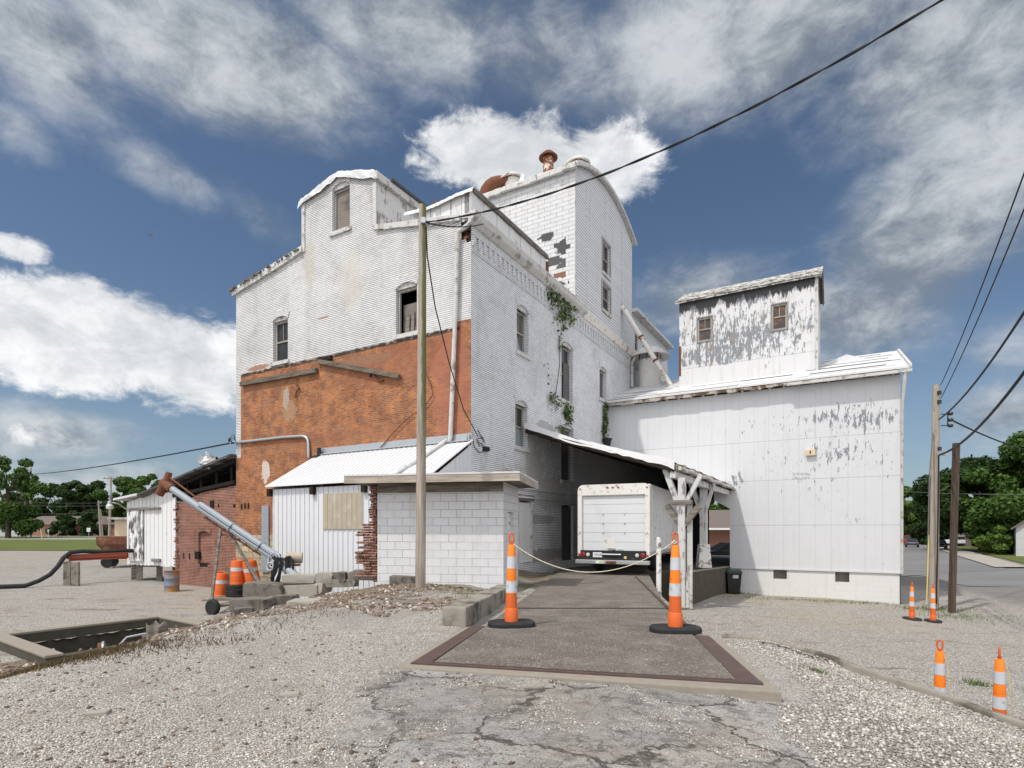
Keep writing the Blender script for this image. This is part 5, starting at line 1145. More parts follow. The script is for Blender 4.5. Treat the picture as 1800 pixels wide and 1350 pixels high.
# ------------------------------------------------------------------ white ribbed metal lean-to
lean = thing('metal_lean_to', 'new white ribbed metal lean-to shed below the bare brick wall', 'shed', (-5, 18.3, 1.0))
LS = 7.12; LPj = 2.36; ZT, ZB = 5.68, 4.28
def Lp(s, d, z): return PL.pt(s, z, d)
PLF = Plane(PL.pt(0, 0, LPj - .16), E1, -E2)
g0, g1 = -.02, LS - .12
MB().wall(PLF, [(g0, .3), (g1, .3), (g1, ZB - .08), (g0, ZB - .08)]).build('front_wall', m_lean, lean, recalc=False)
mb = MB(); s = g0 + .1
while s < g1: mb.pbox(PLF, s, s + .035, .3, ZB - .09, .0015, .022); s += .228
mb.build('front_ribs', m_lean, lean)
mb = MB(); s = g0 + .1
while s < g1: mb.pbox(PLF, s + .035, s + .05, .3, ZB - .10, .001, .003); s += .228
mb.build('rib_shade_lines', m_galv, lean)  # thin grey strips, shadow line of each front rib painted in
for s_, nm in ((g0, 'end_wall'), (g1, 'end_wall')):
    pe = Plane(PL.pt(s_, 0, 0), -E2, E1 if s_ > 1 else -E1); MB().wall(pe, [(.01, .3), (LPj - .16, .3), (LPj - .16, ZB - .05), (.01, ZT - .12)]).build(nm, m_lean, lean, recalc=False)
    mb = MB(); q = .2
    while q < LPj - .2: mb.pbox(pe, q, q + .035, .5, ZT - .14 - (ZT - ZB) * q / LPj, .002, .02); q += .228
    mb.build('end_ribs', m_lean, lean)
def lp(s, k, l=0): return Lp(s, .02 + (LPj + .0) * k, ZT + (ZB - ZT) * k + l)
MB().prism([lp(-.10, 0), lp(LS + .06, 0), lp(LS + .06, 1), lp(-.10, 1)], (0, 0, .03)).build('roof', m_lean, lean)
mb = MB(); s = -.06
while s < LS + .05: mb.prism([lp(s, .01, .03), lp(s + .04, .01, .03), lp(s + .04, .995, .03), lp(s, .995, .03)], (0, 0, .025)); s += .228
mb.build('roof_ribs', m_lean, lean)
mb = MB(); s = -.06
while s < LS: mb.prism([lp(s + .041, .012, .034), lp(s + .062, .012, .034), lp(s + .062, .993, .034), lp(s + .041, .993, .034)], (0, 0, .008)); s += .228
mb.build('roof_rib_shade_lines', m_galv, lean)  # grey strips beside the roof ribs, their shadow put into the colour
MB().prism([PL.pt(-.05, ZT + .02, .004), PL.pt(LS, ZT + .02, .004), PL.pt(LS, ZT + .25, .004), PL.pt(-.05, ZT + .25, .004)], PL.n * .03).prism([PL.pt(-.05, ZT + .05, .03), PL.pt(LS, ZT + .05, .03), PL.pt(LS, ZT - .02, .20), PL.pt(-.05, ZT - .02, .20)], (0, 0, .012)).build('wall_flashing', m_galv, lean)
mb = MB()
for s_ in (LS - .05, 4.85, 2.5, .3): MB().pbox(PLF, s_ - .08, s_ + .08, ZB - .32, ZB - .06, .003, .14).build('rafter_end', m_darkwood, lean)
a, z1 = PLF.hit(569, 868); b, z0 = PLF.hit(638, 930)
tp = Plane(PL.pt(0, 0, LPj - .16), E1, -E2); n = 8; mb = MB(); a_, b_ = min(a, b), max(a, b)
for i in range(n): mb.pbox(tp, a_ + (b_ - a_) * i / n, a_ + (b_ - a_) * (i + 1) / n - .012, z0, z1, .024, .045)
mb.build('tan_panel', m_tan, lean)
p = lp(6.97, .06, .03); MB().prism([lp(6.85, .0, .062), lp(7.12, .0, .062), lp(7.25, .14, .062), lp(6.95, .14, .062)], (0, 0, .02)).lathe([(.09, p.z), (.075, p.z + .3)], 12, (p.x, p.y, 0)).build('pipe_boot', m_black, lean)
MB().tube([PL.at(794, 776, .20), lp(.9, .05, .12), lp(1.05, .5, .10), lp(1.3, .98, .09)], .075, 12).build('drain_pipe', m_trim, lean, smooth=True)
MB().tube([PL.at(822, 781, .1), lp(.03, .03, .25), lp(.03, .03, -.9)], .035, 8).build('vent_pipe', m_galv, lean, smooth=True)
# ------------------------------------------------------------------ concrete block scale house
sh_ = thing('scale_house', 'small white painted concrete block scale house with flat overhanging board roof', 'scale house', (-1.7, 14.5, 1.4))
HA = Vector((-.213, 14.2, 0)); hd = Vector((-math.cos(rad(11)), math.sin(rad(11)), 0)); hb = Vector((math.sin(rad(11)), math.cos(rad(11)), 0))
PH = Plane(HA, hd, -hb); PHS = Plane(HA, hb, -hd); HW, HD = 3.36, 2.05; HZ = 3.98
MB().wall(PH, [(0, 1.0), (HW, 1.0), (HW, HZ), (0, HZ)]).wall(PHS, [(0, 1.0), (HD, 1.0), (HD, HZ), (0, HZ)], [[(.55, 2.35), (1.35, 2.35), (1.35, 3.25), (.55, 3.25)]], depth=.09).build('block_wall', m_block, sh_, recalc=False)
MB().pbox(PHS, .56, 1.34, 2.36, 3.24, -.10, -.085).build('blocked_opening', m_paintconc, sh_)
MB().wall(Plane(HA + hb * HD, hd, hb), [(0, 1), (HW, 1), (HW, HZ), (0, HZ)]).wall(Plane(HA + hd * HW, hb, hd), [(0, 1), (HD, 1), (HD, HZ), (0, HZ)]).build('rear_wall', m_block, sh_, recalc=False)
MB().pbox(PH, 0.0, HW, HZ - .24, HZ - .002, .002, .02).build('timber_plate', m_oldwood, sh_)
r0, r1, f0, f1 = -.52, HW + .62, .62, -HD - .35
def hp(a, o, z): return PH.pt(a, z, o)
MB().prism([hp(r0, f0 + .01, 4.13), hp(r1, f0 + .01, 4.13), hp(r1, f1, 4.13), hp(r0 , f1, 4.13)], (0, 0, .045)).build('roof_deck', m_roofw, sh_)
MB().prism([hp(r0 + .04, f0 - .04, 3.985), hp(r1 - .04, f0 - .04, 3.985), hp(r1 - .04, f1, 3.985), hp(r0 + .04, f1, 3.985)], (0, 0, .05)).build('soffit', m_oldwood, sh_)
mb = MB(); mb.pbox(PH, r0, r1, 3.95, 4.127, f0 - .035, f0); mb.build('front_fascia', m_fascia, sh_)
mb = MB(); q = Plane(hp(r0, 0, 0), hb, -hd); mb.pbox(q, -f0 + .037, -f1, 3.95, 4.127, -.035, .0); mb.build('side_fascia', m_fascia, sh_)
# broken brick pier between the lean-to and the scale house
pier = thing('brick_pier', 'ragged broken red brick pier beside the scale house', 'brick pier', (-3.5, 14.9, 1.4))
mb = MB(); rg = random.Random(14); pz = 1.55; row = 0; base = HA + hd * (HW + .02) + hb * .12
while pz < 3.95:
    n = 1 if pz > 2.9 else 2
    for i in range(n + (rg.random() < .4 and pz < 2.7)):
        off = .11 + .20 * i + rg.uniform(-.03, .05); c = base + hd * off + hb * rg.uniform(-.02, .05); mb.box((c.x, c.y, pz + .03), (.20, .10 + .05 * rg.random(), .056), rad(-11) + rg.uniform(-.10, .10))
        c = c + hb * .14; mb.box((c.x, c.y, pz + .03), (.20, .12, .056), rad(-11) + rg.uniform(-.10, .10))
    pz += .0665
mb.build('broken_bricks', m_rbrick, pier)
MB().prism([base + hd * .02 + hb * .1 + Vector((0, 0, 1.4)), base + hd * .2 + hb * .1 + Vector((0, 0, 1.4)), base + hd * .2 + hb * .1 + Vector((0, 0, 3.9)), base + hd * .02 + hb * .1 + Vector((0, 0, 3.9))], hb * .25).build('brick_core', m_rbrick, pier)
# ------------------------------------------------------------------ old brick shed and boarded shed, both in line with the end wall
X0 = PL.hit(309, 950)[0]; bs = thing('brick_shed', 'crumbling red brick shed with bricked up arched window and collapsing roof', 'brick shed', (PL.pt(15, 0).x, PL.pt(15, 0).y, 0))
ztop = lambda s: 6.05 - (s - SW) * .205
aw = win_span(PL, 347, 369, 939, 992)
rg = random.Random(17); ragged = [(X0 + .02, -.2)]
z = -.2
while z < 3.9: z += .07 + .1 * rg.random(); ragged.append((X0 + rg.uniform(-.22, .10), z))
topw = [(X0 - .6, 4.15), (X0 - 1.1, 4.2), (X0 - 1.9, 4.45), (SW + 2.2, 4.52), (SW, 4.72)]
MB().wall(PL, [(SW, 4.72), (SW, -.2)] + ragged + topw[:-1], [arch_hole(*aw, .12)], depth=.14, o=-.03).build('brick_front', m_rbrick, bs, recalc=False)
MB().pbox(PL, aw[0], aw[1], aw[2], aw[3] + .14, -.30, -.13).build('brick_infill', m_rbrick, bs)
mb = MB(); n = 11; w = aw[1] - aw[0]
for i in range(n):
    x = aw[0] - .06 + (w + .12) * i / n; x2 = x + (w + .12) / n - .008; zz = aw[3] + .12 * (1 - (2 * (i + .5) / n - 1) ** 2); mb.pbox(PL, x, x2, zz + .01, zz + .23, -.028, .012)
mb.build('brick_arch', m_rbrick, bs)
mb = MB(); rg = random.Random(23)
for i in range(60):
    z = rg.uniform(0, 4.0); x = X0 - .02 + rg.uniform(-.16, .12); mb.pbox(PL, x - .1, x + .1, z, z + .06, -.20, -.02 + .06 * rg.random())
mb.build('toothed_bricks', m_rbrick, bs)
mb = MB()
for u, v, w_, h_ in ((372, 886, .34, .34), (383, 889, .10, .16), (411, 889, .16, .16), (322, 977, .10, .3), (332, 978, .1, .3), (345, 976, .34, .36), (357, 993, .6, .16)): a, z = PL.hit(u, v); MB().pbox(PL, a - w_ / 2, a + w_ / 2, z - h_ / 2, z + h_ / 2, -.2, -.022).build('wall_hole', m_inside, bs)  # no openings cut: near-black blocks carry the shade of the holes
BSD = 7.0; XE = PL.hit(202, 890)[0]
MB().prism([PL.pt(SW - .05, ztop(SW) - .12, .35), PL.pt(X0 + 2.6, ztop(X0 + 2.6) - .12, .45), PL.pt(X0 + 2.6, ztop(X0 + 2.6) - .12, -BSD), PL.pt(SW - .05, ztop(SW) - .12, -BSD)], (0, 0, .10)).build('roof', m_shingledark, bs)
mb = MB(); rg = random.Random(31)
for i in range(32):
    s = SW + (X0 + 2.8 - SW) * i / 32; mb.prism([PL.pt(s, ztop(s) - .10 + rg.uniform(-.06, .03), .38 + rg.uniform(-.1, .1)), PL.pt(s + .27, ztop(s + .27) - .10 + rg.uniform(-.06, .03), .38), PL.pt(s + .27, ztop(s + .27) + rg.uniform(0, .08), .2), PL.pt(s, ztop(s) + rg.uniform(0, .08), .2)], -PL.n * .8)
mb.build('torn_roof_edge', m_oldwood, bs)
mb = MB()
for d in (.1, -.6): mb.bar(PL.pt(SW + .1, 4.85, d - .1), PL.pt(X0 + .2, 4.4, d - .1), .12, .16); mb.bar(PL.pt(SW + .1, ztop(SW) - .28, d - .1), PL.pt(X0 + 1.0, ztop(X0 + 1) - .28, d - .1), .10, .18)
for s in (SW + .6, SW + 1.7, SW + 2.9, SW + 4.0): mb.bar(PL.pt(s, 4.6, -.2), PL.pt(s, ztop(s) - .2, -.2), .10, .10)
mb.build('roof_truss', m_inside, bs)  # truss coloured near-black, shade under the roof put into its colour
MB().pbox(PL, SW + .02, X0 - .3, 0, 5.2, -3.0, -2.95).pbox(PL, SW + .02, X0 - .1, 4.3, 4.34, -3.0, -.25).build('dark_interior', m_inside, bs)  # near-black sheets, darkness of the shed inside put into their colour
mb = MB(); mb.wall(Plane(PL.pt(0, 0, -BSD), E1, E2), [(SW, -.2), (X0 + 4, -.2), (X0 + 4, 3.9), (SW, 5.6)]); mb.build('rear_wall', m_rbrick, bs, recalc=False)
ws = thing('boarded_shed', 'white plank shed raised on short posts with worn sliding door', 'plank shed', (PL.pt(20, 0).x, PL.pt(20, 0).y, 0))
XS0 = X0 + .02; XS1 = PL.hit(223, 930)[0]; zf = PL.hit(265, 992)[1]
z1_ = PL.hit(225, 884)[1]; z0_ = PL.hit(306, 857)[1] + .15
mb = MB(); n = 24; rg = random.Random(12)
for i in range(n):
    s0 = XS0 + (XS1 - XS0) * i / n; s1 = XS0 + (XS1 - XS0) * (i + 1) / n - .012; zz = z0_ + (z1_ - z0_) * i / n; mb.pbox(PL, s0, s1, zf - .05 + rg.uniform(-.03, .03), zz, -.04, -.012 * (i % 2) + .01)
mb.build('plank_front', m_whiteboard, ws)
a = PL.hit(229, 900)[0]; b = PL.hit(254, 900)[0]; zt = PL.hit(241, 897)[1]; zb = PL.hit(241, 986)[1]
mb = MB(); n = 7
for i in range(n): s0 = b + (a - b) * i / n; mb.pbox(PL, s0 + .006, s0 + (a - b) / n - .006, zb, zt, .05, .085 + .01 * (i % 2))
mb.build('sliding_door', m_worn_door, ws)
MB().pbox(PL, PL.hit(284, 893)[0], a + .1, zt + .02, zt + .12, .03, .14).build('door_track', m_oldwood, ws)
MB().pbox(PL, PL.hit(284, 990)[0], PL.hit(270, 990)[0], zf + .15, zf + .30, .02, .12).build('step_board', m_oldwood, ws)
MB().prism([PL.pt(XS1 + .55, 4.28, .4), PL.pt(XS0 + 2.7, ztop(XS0 + 2.7) - .06, .4), PL.pt(XS0 + 2.7, ztop(XS0 + 2.7) - .06, -6), PL.pt(XS1 + .55, 4.28, -6)], (0, 0, .10)).build('roof', m_roofw, ws)
mb = MB(); mb.wall(Plane(PL.pt(XS1, 0), E2, E1), [(0, zf), (6, zf), (6, z1_), (0, z1_)]); mb.build('side_wall', m_whiteboard, ws, recalc=False)
MB().pbox(PL, XS0, XS1, zf - .02, zf + .05, -6, -.05).build('floor', m_darkwood, ws)
for u, vb in ((229, 1028), (238, 1030), (262, 1024), (290, 1010)):
    s = PL.hit(u, 1000)[0]; p = PL.pt(s, 0, -.2 if u < 250 else -.5); zz = float(z_low(p.x, p.y)); MB().box((p.x, p.y, (zz + zf) / 2 - .1), (.26, .26, zf - zz + .2), .5).build('leg', m_oldwood if u != 238 else m_concrete, ws)
p = PL.pt(XS1 + .75, 4.05, .45)
lamp = thing('yard_lamp', 'grey dusk to dawn yard lamp on the eave of the plank shed', 'yard lamp', p)
MB().lathe([(.05, p.z + .22), (.10, p.z + .18), (.11, p.z + .03)], 16, (p.x, p.y, 0)).build('housing', m_galv, lamp, smooth=True)
MB().lathe([(.11, p.z + .03), (.17, p.z - .05), (.15, p.z - .20), (.02, p.z - .23)], 18, (p.x, p.y, 0)).build('lens', m_clear, lamp, smooth=True)
MB().tube([p + Vector((0, 0, .15)), p + Vector((.4, .1, .05)), PL.pt(XS1 - .1, 3.8, .05)], .025, 6).build('arm', m_galv, lamp)
# white rag of membrane on the brick shed roof
q = PL.pt(PL.hit(368, 800)[0], 0, .1); zq = ztop(PL.hit(368, 800)[0])
rag = MB(); rgn = np.random.default_rng(3); vs = []
for j in range(7):
    for i in range(7): vs.append(Vector((q.x - .35 + .12 * i + .07 * rgn.normal(), q.y + .2 * math.sin(i * 1.5 + j) + .05 * rgn.normal(), zq - .1 + .13 * j * (1 - .12 * abs(i - 3)) + .05 * rgn.normal())))
tag(rag.add(vs, [(j * 7 + i, j * 7 + i + 1, j * 7 + i + 8, j * 7 + i + 7) for j in range(6) for i in range(6)]).build('plastic_rag', m_tarp, recalc=False, smooth=True), 'torn white plastic rag caught on the brick shed roof', 'plastic rag')
# ------------------------------------------------------------------ box truck
def truck():
    Y = 20.1; z0 = z_deck(Y); rz = -rad(25)
    pr = at(1016, 1000, Y); root = thing('box_truck', 'white box truck with grimy roll up rear door parked under the canopy', 'truck', (pr.x, pr.y, z0), rz); local(root)
    # local frame: x to the right, y forward, rear left corner at the origin
    Wd, H, Ln, FL = 2.50, 3.13, 6.0, .70
    m = MB(); m.box((Wd / 2, Ln / 2 + .12, (H + FL) / 2), (Wd, Ln - .24, H - FL)); m.build('box_body', m_van, root, bevel=.05)
    m = MB()
    for i in range(18): x = .3 + i * .33; m.box((Wd + .006, x, (H + FL) / 2 - .02), (.012, .022, H - FL - .3)).box((-.006, x, (H + FL) / 2 - .02), (.012, .022, H - FL - .3))
    m.build('side_rivet_rows', m_vandirty, root)
    m = MB(); m.box((Wd + .008, Ln / 2, FL + .06), (.03, Ln, .12)).box((-.008, Ln / 2, FL + .06), (.03, Ln, .12)); m.build('side_rail', m_alu, root)
    m = MB()    # rear frame with rounded top corners
    def rr(x0, x1, z0, z1, r):
        pts = [(x0, z0), (x1, z0)]; 
        for k in range(7): a = k / 6 * math.pi / 2; pts.append((x1 - r + r * math.cos(a), z1 - r + r * math.sin(a)))
        for k in range(7): a = math.pi / 2 + k / 6 * math.pi / 2; pts.append((x0 + r + r * math.cos(a), z1 - r + r * math.sin(a)))
        return pts
    out = rr(-.01, Wd + .01, FL - .05, H + .01, .2); hole = [(.14, FL + .12), (Wd - .14, FL + .12), (Wd - .14, H - .36), (.14, H - .36)]
    pl = Plane((0, 0, 0), (1, 0), (0, -1)); m.wall(pl, out, [hole], depth=.12)
    k = len(out); m.add([pl.pt(a, z, 0) for a, z in out] + [pl.pt(a, z, -.25) for a, z in out], [(i, (i + 1) % k, (i + 1) % k + k, i + k) for i in range(k)])
    m.build('rear_frame', m_vandirty, root, recalc=False)
    m = MB(); zs = [FL + .12, 1.22, 1.60, 1.95, 2.30, 2.56, H - .36]; zs = [FL + .12 + (H - .48 - FL) * i / 6 for i in range(7)]
    for i in range(6): m.box((Wd / 2, .10, (zs[i] + zs[i + 1]) / 2), (Wd - .29, .04, zs[i + 1] - zs[i] - .008))
    d = m.build('roll_up_door', m_van, root)
    m = MB()
    for x in (.36, .66): 
        for z in (zs[2], zs[3], zs[4]): m.box((Wd * x, .076, z - .02), (.05, .012, .07))
    m.build('hinge', m_alu, d)
    m = MB(); m.box((Wd * .48, .06, FL + .20), (.26, .04, .05)).box((Wd * .46, .05, FL + .16), (.06, .05, .16)).box((Wd * .60, .06, FL + .17), (.22, .03, .05)); m.build('latch', m_alu, d)
    MB().box((Wd * .45, .077, FL + .40), (.34, .004, .34)).build('label_patch', m_vandirty, d)
    MB().box((Wd / 2, .04, H - .30), (Wd - .30, .03, .17)).build('header_panel', m_vandirty, root)
    for x in (Wd / 2 - .19, Wd / 2, Wd / 2 + .19): MB().box((x, -.012, H - .10), (.08, .03, .035)).build('marker_light', m_red, root)
    for x in (.08, Wd - .08): MB().box((x, -.012, H - .13), (.07, .02, .03)).build('marker_light', m_red, root)
    MB().box((Wd / 2, .03, FL - .02), (Wd - .2, .12, .34)).build('rear_sill', m_black, root)
    def disc(x, z, r, mat, nm):
        m = MB(); pts = [Vector((x, -.03, z)), Vector((x, -.06, z)), Vector((x, -.075, z))]; m.tube(pts, [r, r, r * .6], 16); m.build(nm, mat, root, smooth=True)
    disc(.21, FL + .01, .075, m_red, 'tail_light'); disc(Wd - .21, FL + .01, .075, m_red, 'tail_light'); disc(.38, FL + .0, .065, m_clear, 'reversing_light'); disc(Wd - .40, FL + .0, .065, m_clear, 'reversing_light')
    for x in (.05, Wd - .05): MB().box((x, -.012, FL - .02), (.06, .02, .10)).build('side_reflector', m_red, root)
    pt = MB().box((.72, -.04, FL - .0), (.32, .012, .17)).build('licence_plate', m_plate, root)
    sg = {'1': [(0, -.5, 0, .5)], '2': [(-.5, .5, .5, .5), (.5, .5, .5, 0), (.5, 0, -.5, 0), (-.5, 0, -.5, -.5), (-.5, -.5, .5, -.5)], '0': [(-.5, -.5, -.5, .5), (-.5, .5, .5, .5), (.5, .5, .5, -.5), (.5, -.5, -.5, -.5)], '5': [(.5, .5, -.5, .5), (-.5, .5, -.5, 0), (-.5, 0, .5, 0), (.5, 0, .5, -.5), (.5, -.5, -.5, -.5)], '8': [(-.5, -.5, -.5, .5), (-.5, .5, .5, .5), (.5, .5, .5, -.5), (.5, -.5, -.5, -.5), (-.5, 0, .5, 0)]}
    m = MB()
    for i, ch in enumerate('120528'):
        for (a, b, c, d_) in sg[ch]:
            x = .72 - .125 + .05 * i; m.bar((x + a * .03, -.048, FL + b * .08), (x + c * .03 + 1e-5, -.048, FL + d_ * .08), .010, .006)
    m.build('plate_number', m_ink, pt)
    bp = MB().box((Wd / 2, -.10, FL - .24), (Wd + .06, .22, .13)).build('bumper', m_alu, root, bevel=.015)
    MB().box((Wd * .34, -.215, FL - .24), (.28, .006, .09)).build('bumper_sticker', m_plate, bp)
    MB().box((Wd * .34 + .05, -.2185, FL - .24), (.14, .004, .05)).build('sticker_print', m_lime, bp)
    MB().box((Wd * .5, -.18, FL - .25), (.34, .10, .09)).box((Wd * .5, -.24, FL - .24), (.10, .10, .06)).build('hitch', m_rust, bp)
    MB().tube([(Wd * .36, -.07, FL + .02), (Wd * .62, -.07, FL + .02)], .025, 8).build('grab_bar', m_alu, root)
    MB().box((Wd * .68, -.05, FL - .08), (.09, .02, .09)).build('yellow_tag', m_yellow, root)
    MB().box((Wd / 2 - .45, 3, FL - .22), (.1, 6, .22)).box((Wd / 2 + .45, 3, FL - .22), (.1, 6, .22)).build('chassis', m_black, root)
    for x in (.22, Wd - .22):
        for y in (1.9, 7.0):
            w = MB(); prof = [(.25, -.13), (.44, -.14), (.48, -.08), (.48, .08), (.44, .14), (.25, .13)]
            k = []; ml = MB().lathe(prof, 22); R = Matrix.Rotation(rad(90), 3, 'Y'); ml.v = [R @ v + Vector((x, y, .48)) for v in ml.v]; wl = ml.build('wheel', m_black, root, smooth=True)
            rm = MB().lathe([(.25, -.11), (.25, .11)], 18); rm.v = [R @ v + Vector((x, y, .48)) for v in rm.v]; rm.build('rim', m_alu, wl)
    MB().hexa([Vector(p) for p in ((.25, 6.1, .5), (Wd - .25, 6.1, .5), (Wd - .25, 8.0, .5), (.25, 8.0, .5), (.25, 6.1, 2.3), (Wd - .25, 6.1, 2.3), (Wd - .35, 7.3, 2.25), (.35, 7.3, 2.25))]).build('cab', m_van, root, bevel=.06)
    return root
truck()
# ------------------------------------------------------------------ channelizer cones
def make_cone(loc, rz, label):
    r = thing('traffic_cone', label, 'traffic cone', loc, rz, 'orange and white channelizer posts'); local(r)
    m = MB(); n = 26; prof = []
    b = []
    for i in range(n):
        a = 2 * math.pi * i / n; f = 1.0 if abs(math.cos(a)) < .85 else .96; b.append((.315 * math.copysign(abs(math.cos(a)) ** .7, math.cos(a)), .22 * math.copysign(abs(math.sin(a)) ** .75, math.sin(a))))
    vs = [Vector((x, y, 0)) for x, y in b] + [Vector((x, y, .045)) for x, y in b] + [Vector((x * .95, y * .94, .065)) for x, y in b]
    fs = [(k * n + i, k * n + (i + 1) % n, (k + 1) * n + (i + 1) % n, (k + 1) * n + i) for k in range(2) for i in range(n)] + [tuple(range(n))[::-1], tuple(range(2 * n, 3 * n))]
    m.add(vs, fs).build('base', m_black, r)
    MB().lathe([(.090, .06), (.088, .23), (.084, .235), (.078, .24), (.072, .44)], 26).build('lower_tube', m_orangedk, r, smooth=True)
    z = [.44, .595, .755, .915, 1.06]
    R = lambda q: .072 - .024 * (q - .44) / .62
    b1 = MB().lathe([(R(.44) + .0, .43), (R(.44) + .003, .438), (R(1.06), 1.06), (R(1.06) * .85, 1.075), (.02, 1.078)], 26).build('tube', m_orange, r, smooth=True)
    for (z0, z1) in ((.445, .60), (.765, .92)): MB().lathe([(R(z0) + .0045, z0), (R(z1) + .0045, z1)], 26).build('reflective_band', m_reflect, b1, smooth=True)
    h = MB(); pts = []
    for k in range(21):
        a = 2 * math.pi * k / 20 + math.pi / 2; x = .030 * math.copysign(abs(math.cos(a)) ** .6, math.cos(a)); zz = 1.165 + .060 * math.copysign(abs(math.sin(a)) ** .6, math.sin(a)); pts.append(Vector((x, 0, zz)))
    h.tube(pts, .0115, 8, cap=False).tube([(0, 0, 1.06), (0, 0, 1.075), (0, 0, 1.115)], [.034, .02, .024], 10).build('handle', m_orangedk, r, smooth=True)
    return r
def zg(x, y): return float(z_low(np.float64(x), np.float64(y)))
ca = at(899, 1098, 7.55); cb = at(1187, 1116, 7.08)
ca.z = z_deck(ca.y) + .004; cb.z = z_deck(cb.y) + .004
cone = make_cone(ca, .12, 'upright orange and white cone on the truck deck beside the concrete kerb wall')
copy_thing(cone, cb, -.05, 'upright orange and white cone on the truck deck in front of the canopy post')
for (u, v, Y, rz, lb) in ((1652, 1283, 7.72, -.64, 'lower cone behind the curved kerb, nearer the barn, its base hidden'), (1757, 1303, 7.35, .92, 'rightmost cone behind the curved kerb, handle seen edge on'), (1603, 1085, 18.6, 1.45, 'small cone at the right corner of the barn'), (1640, 1090, 18.3, 1.2, 'small cone standing in front of the tall bare utility pole')):
    p = at(u, v, Y); p.z = zg(p.x, p.y); copy_thing(cone, p, rz, lb)
h1 = ca + Vector((0, 0, 1.10)); h2 = cb + Vector((0, 0, 1.12))
pts = cat_line(h1 + Vector((.02, 0, -.01)), h2 + Vector((-.02, -.03, 0)), .38, 28)
tag(MB().tube(pts, .006, 6).tube([h2 + Vector((-.05, -.03, -.02)), h2 + Vector((-.02, -.035, .01)), h2 + Vector((.01, -.03, -.01)), h2 + Vector((-.03, -.03, -.03))], .012, 6).build('rope', m_rope, smooth=True), 'pale rope slung across the ramp between two cones', 'rope')
for i, (u, v, Y) in enumerate(((1652, 1283, 7.72), (1757, 1303, 7.35))):
    p = at(u, v, Y); p.z = zg(p.x, p.y); tag(MB().tube([p + Vector((.03, -.03, 1.1)), p + Vector((.07, -.06, .9)), p + Vector((.09, -.07, .5)), p + Vector((.14, -.05, .12)), p + Vector((.18, 0, .02))], .004, 5).build('cord', m_yellow), ['thin yellow cord hanging from the lower cone nearer the barn', 'thin yellow cord hanging from the rightmost cone'][i], 'cord')
# bollard beside the ramp
b = at(1158, 1028, 15.6); tag(MB().tube([b - Vector((0, 0, .5)), b + Vector((0, 0, 1.28)), b + Vector((.01, 0, 1.30))], [.075, .065, .04], 12).build('bollard', m_paintconc, smooth=True), 'white painted post leaning slightly beside the ramp', 'post')
# ------------------------------------------------------------------ wheeled bin
def wbin():
    p = at(1290, 1041, 25.4); p.z = zg(p.x, p.y) - .02; r = thing('wheeled_bin', 'black wheeled bin with dark green lid between the dock and the barn', 'wheeled bin', p, -rad(18)); local(r)
    m = MB(); m.hexa([Vector(v) for v in ((-.24, -.26, .06), (.24, -.26, .06), (.26, .30, .06), (-.26, .30, .06), (-.31, -.35, 1.0), (.31, -.35, 1.0), (.31, .38, 1.0), (-.31, .38, 1.0))]); m.box((0, -.37, .95), (.64, .06, .07)).box((.0, .40, .96), (.64, .05, .05)); m.build('body', m_blackgloss, r, bevel=.02)
    m = MB(); m.hexa([Vector(v) for v in ((-.33, -.40, 1.0), (.33, -.40, 1.0), (.33, .40, 1.0), (-.33, .40, 1.0), (-.30, -.36, 1.07), (.30, -.36, 1.07), (.29, .36, 1.10), (-.29, .36, 1.10))]); m.build('lid', m_green, r, bevel=.02)
    for x in (-.25, .25): w = MB().lathe([(.03, -.025), (.10, -.03), (.10, .03), (.03, .025)], 16); R = Matrix.Rotation(rad(90), 3, 'Y'); w.v = [R @ v + Vector((x, .30, .10)) for v in w.v]; w.build('wheel', m_black, r)
    s = MB().add([Vector((-.06, -.333 - .004, .74)), Vector((.16, -.333 - .004, .74)), Vector((.165, -.343 - .004, .88)), Vector((-.06, -.343 - .004, .88))], [(0, 1, 2, 3)]).build('sticker', m_plate, r, recalc=False)
    # dark and lime letters of the sticker
    m = MB()
    for x in (-.03, .0): m.bar((x, -.348, .79), (x + .012, -.352, .85), .012, .006)
    m.bar((-.045, -.352, .845), (-.015, -.352, .845), .012, .006); m.build('sticker_print', m_ink, s)
    m = MB()
    for x in (.035, .065, .095): m.bar((x, -.348, .79), (x + .016, -.352, .845), .014, .006); m.bar((x + .028, -.348, .79), (x + .014, -.352, .845), .012, .006)
    m.build('sticker_print', m_lime, s)
wbin()
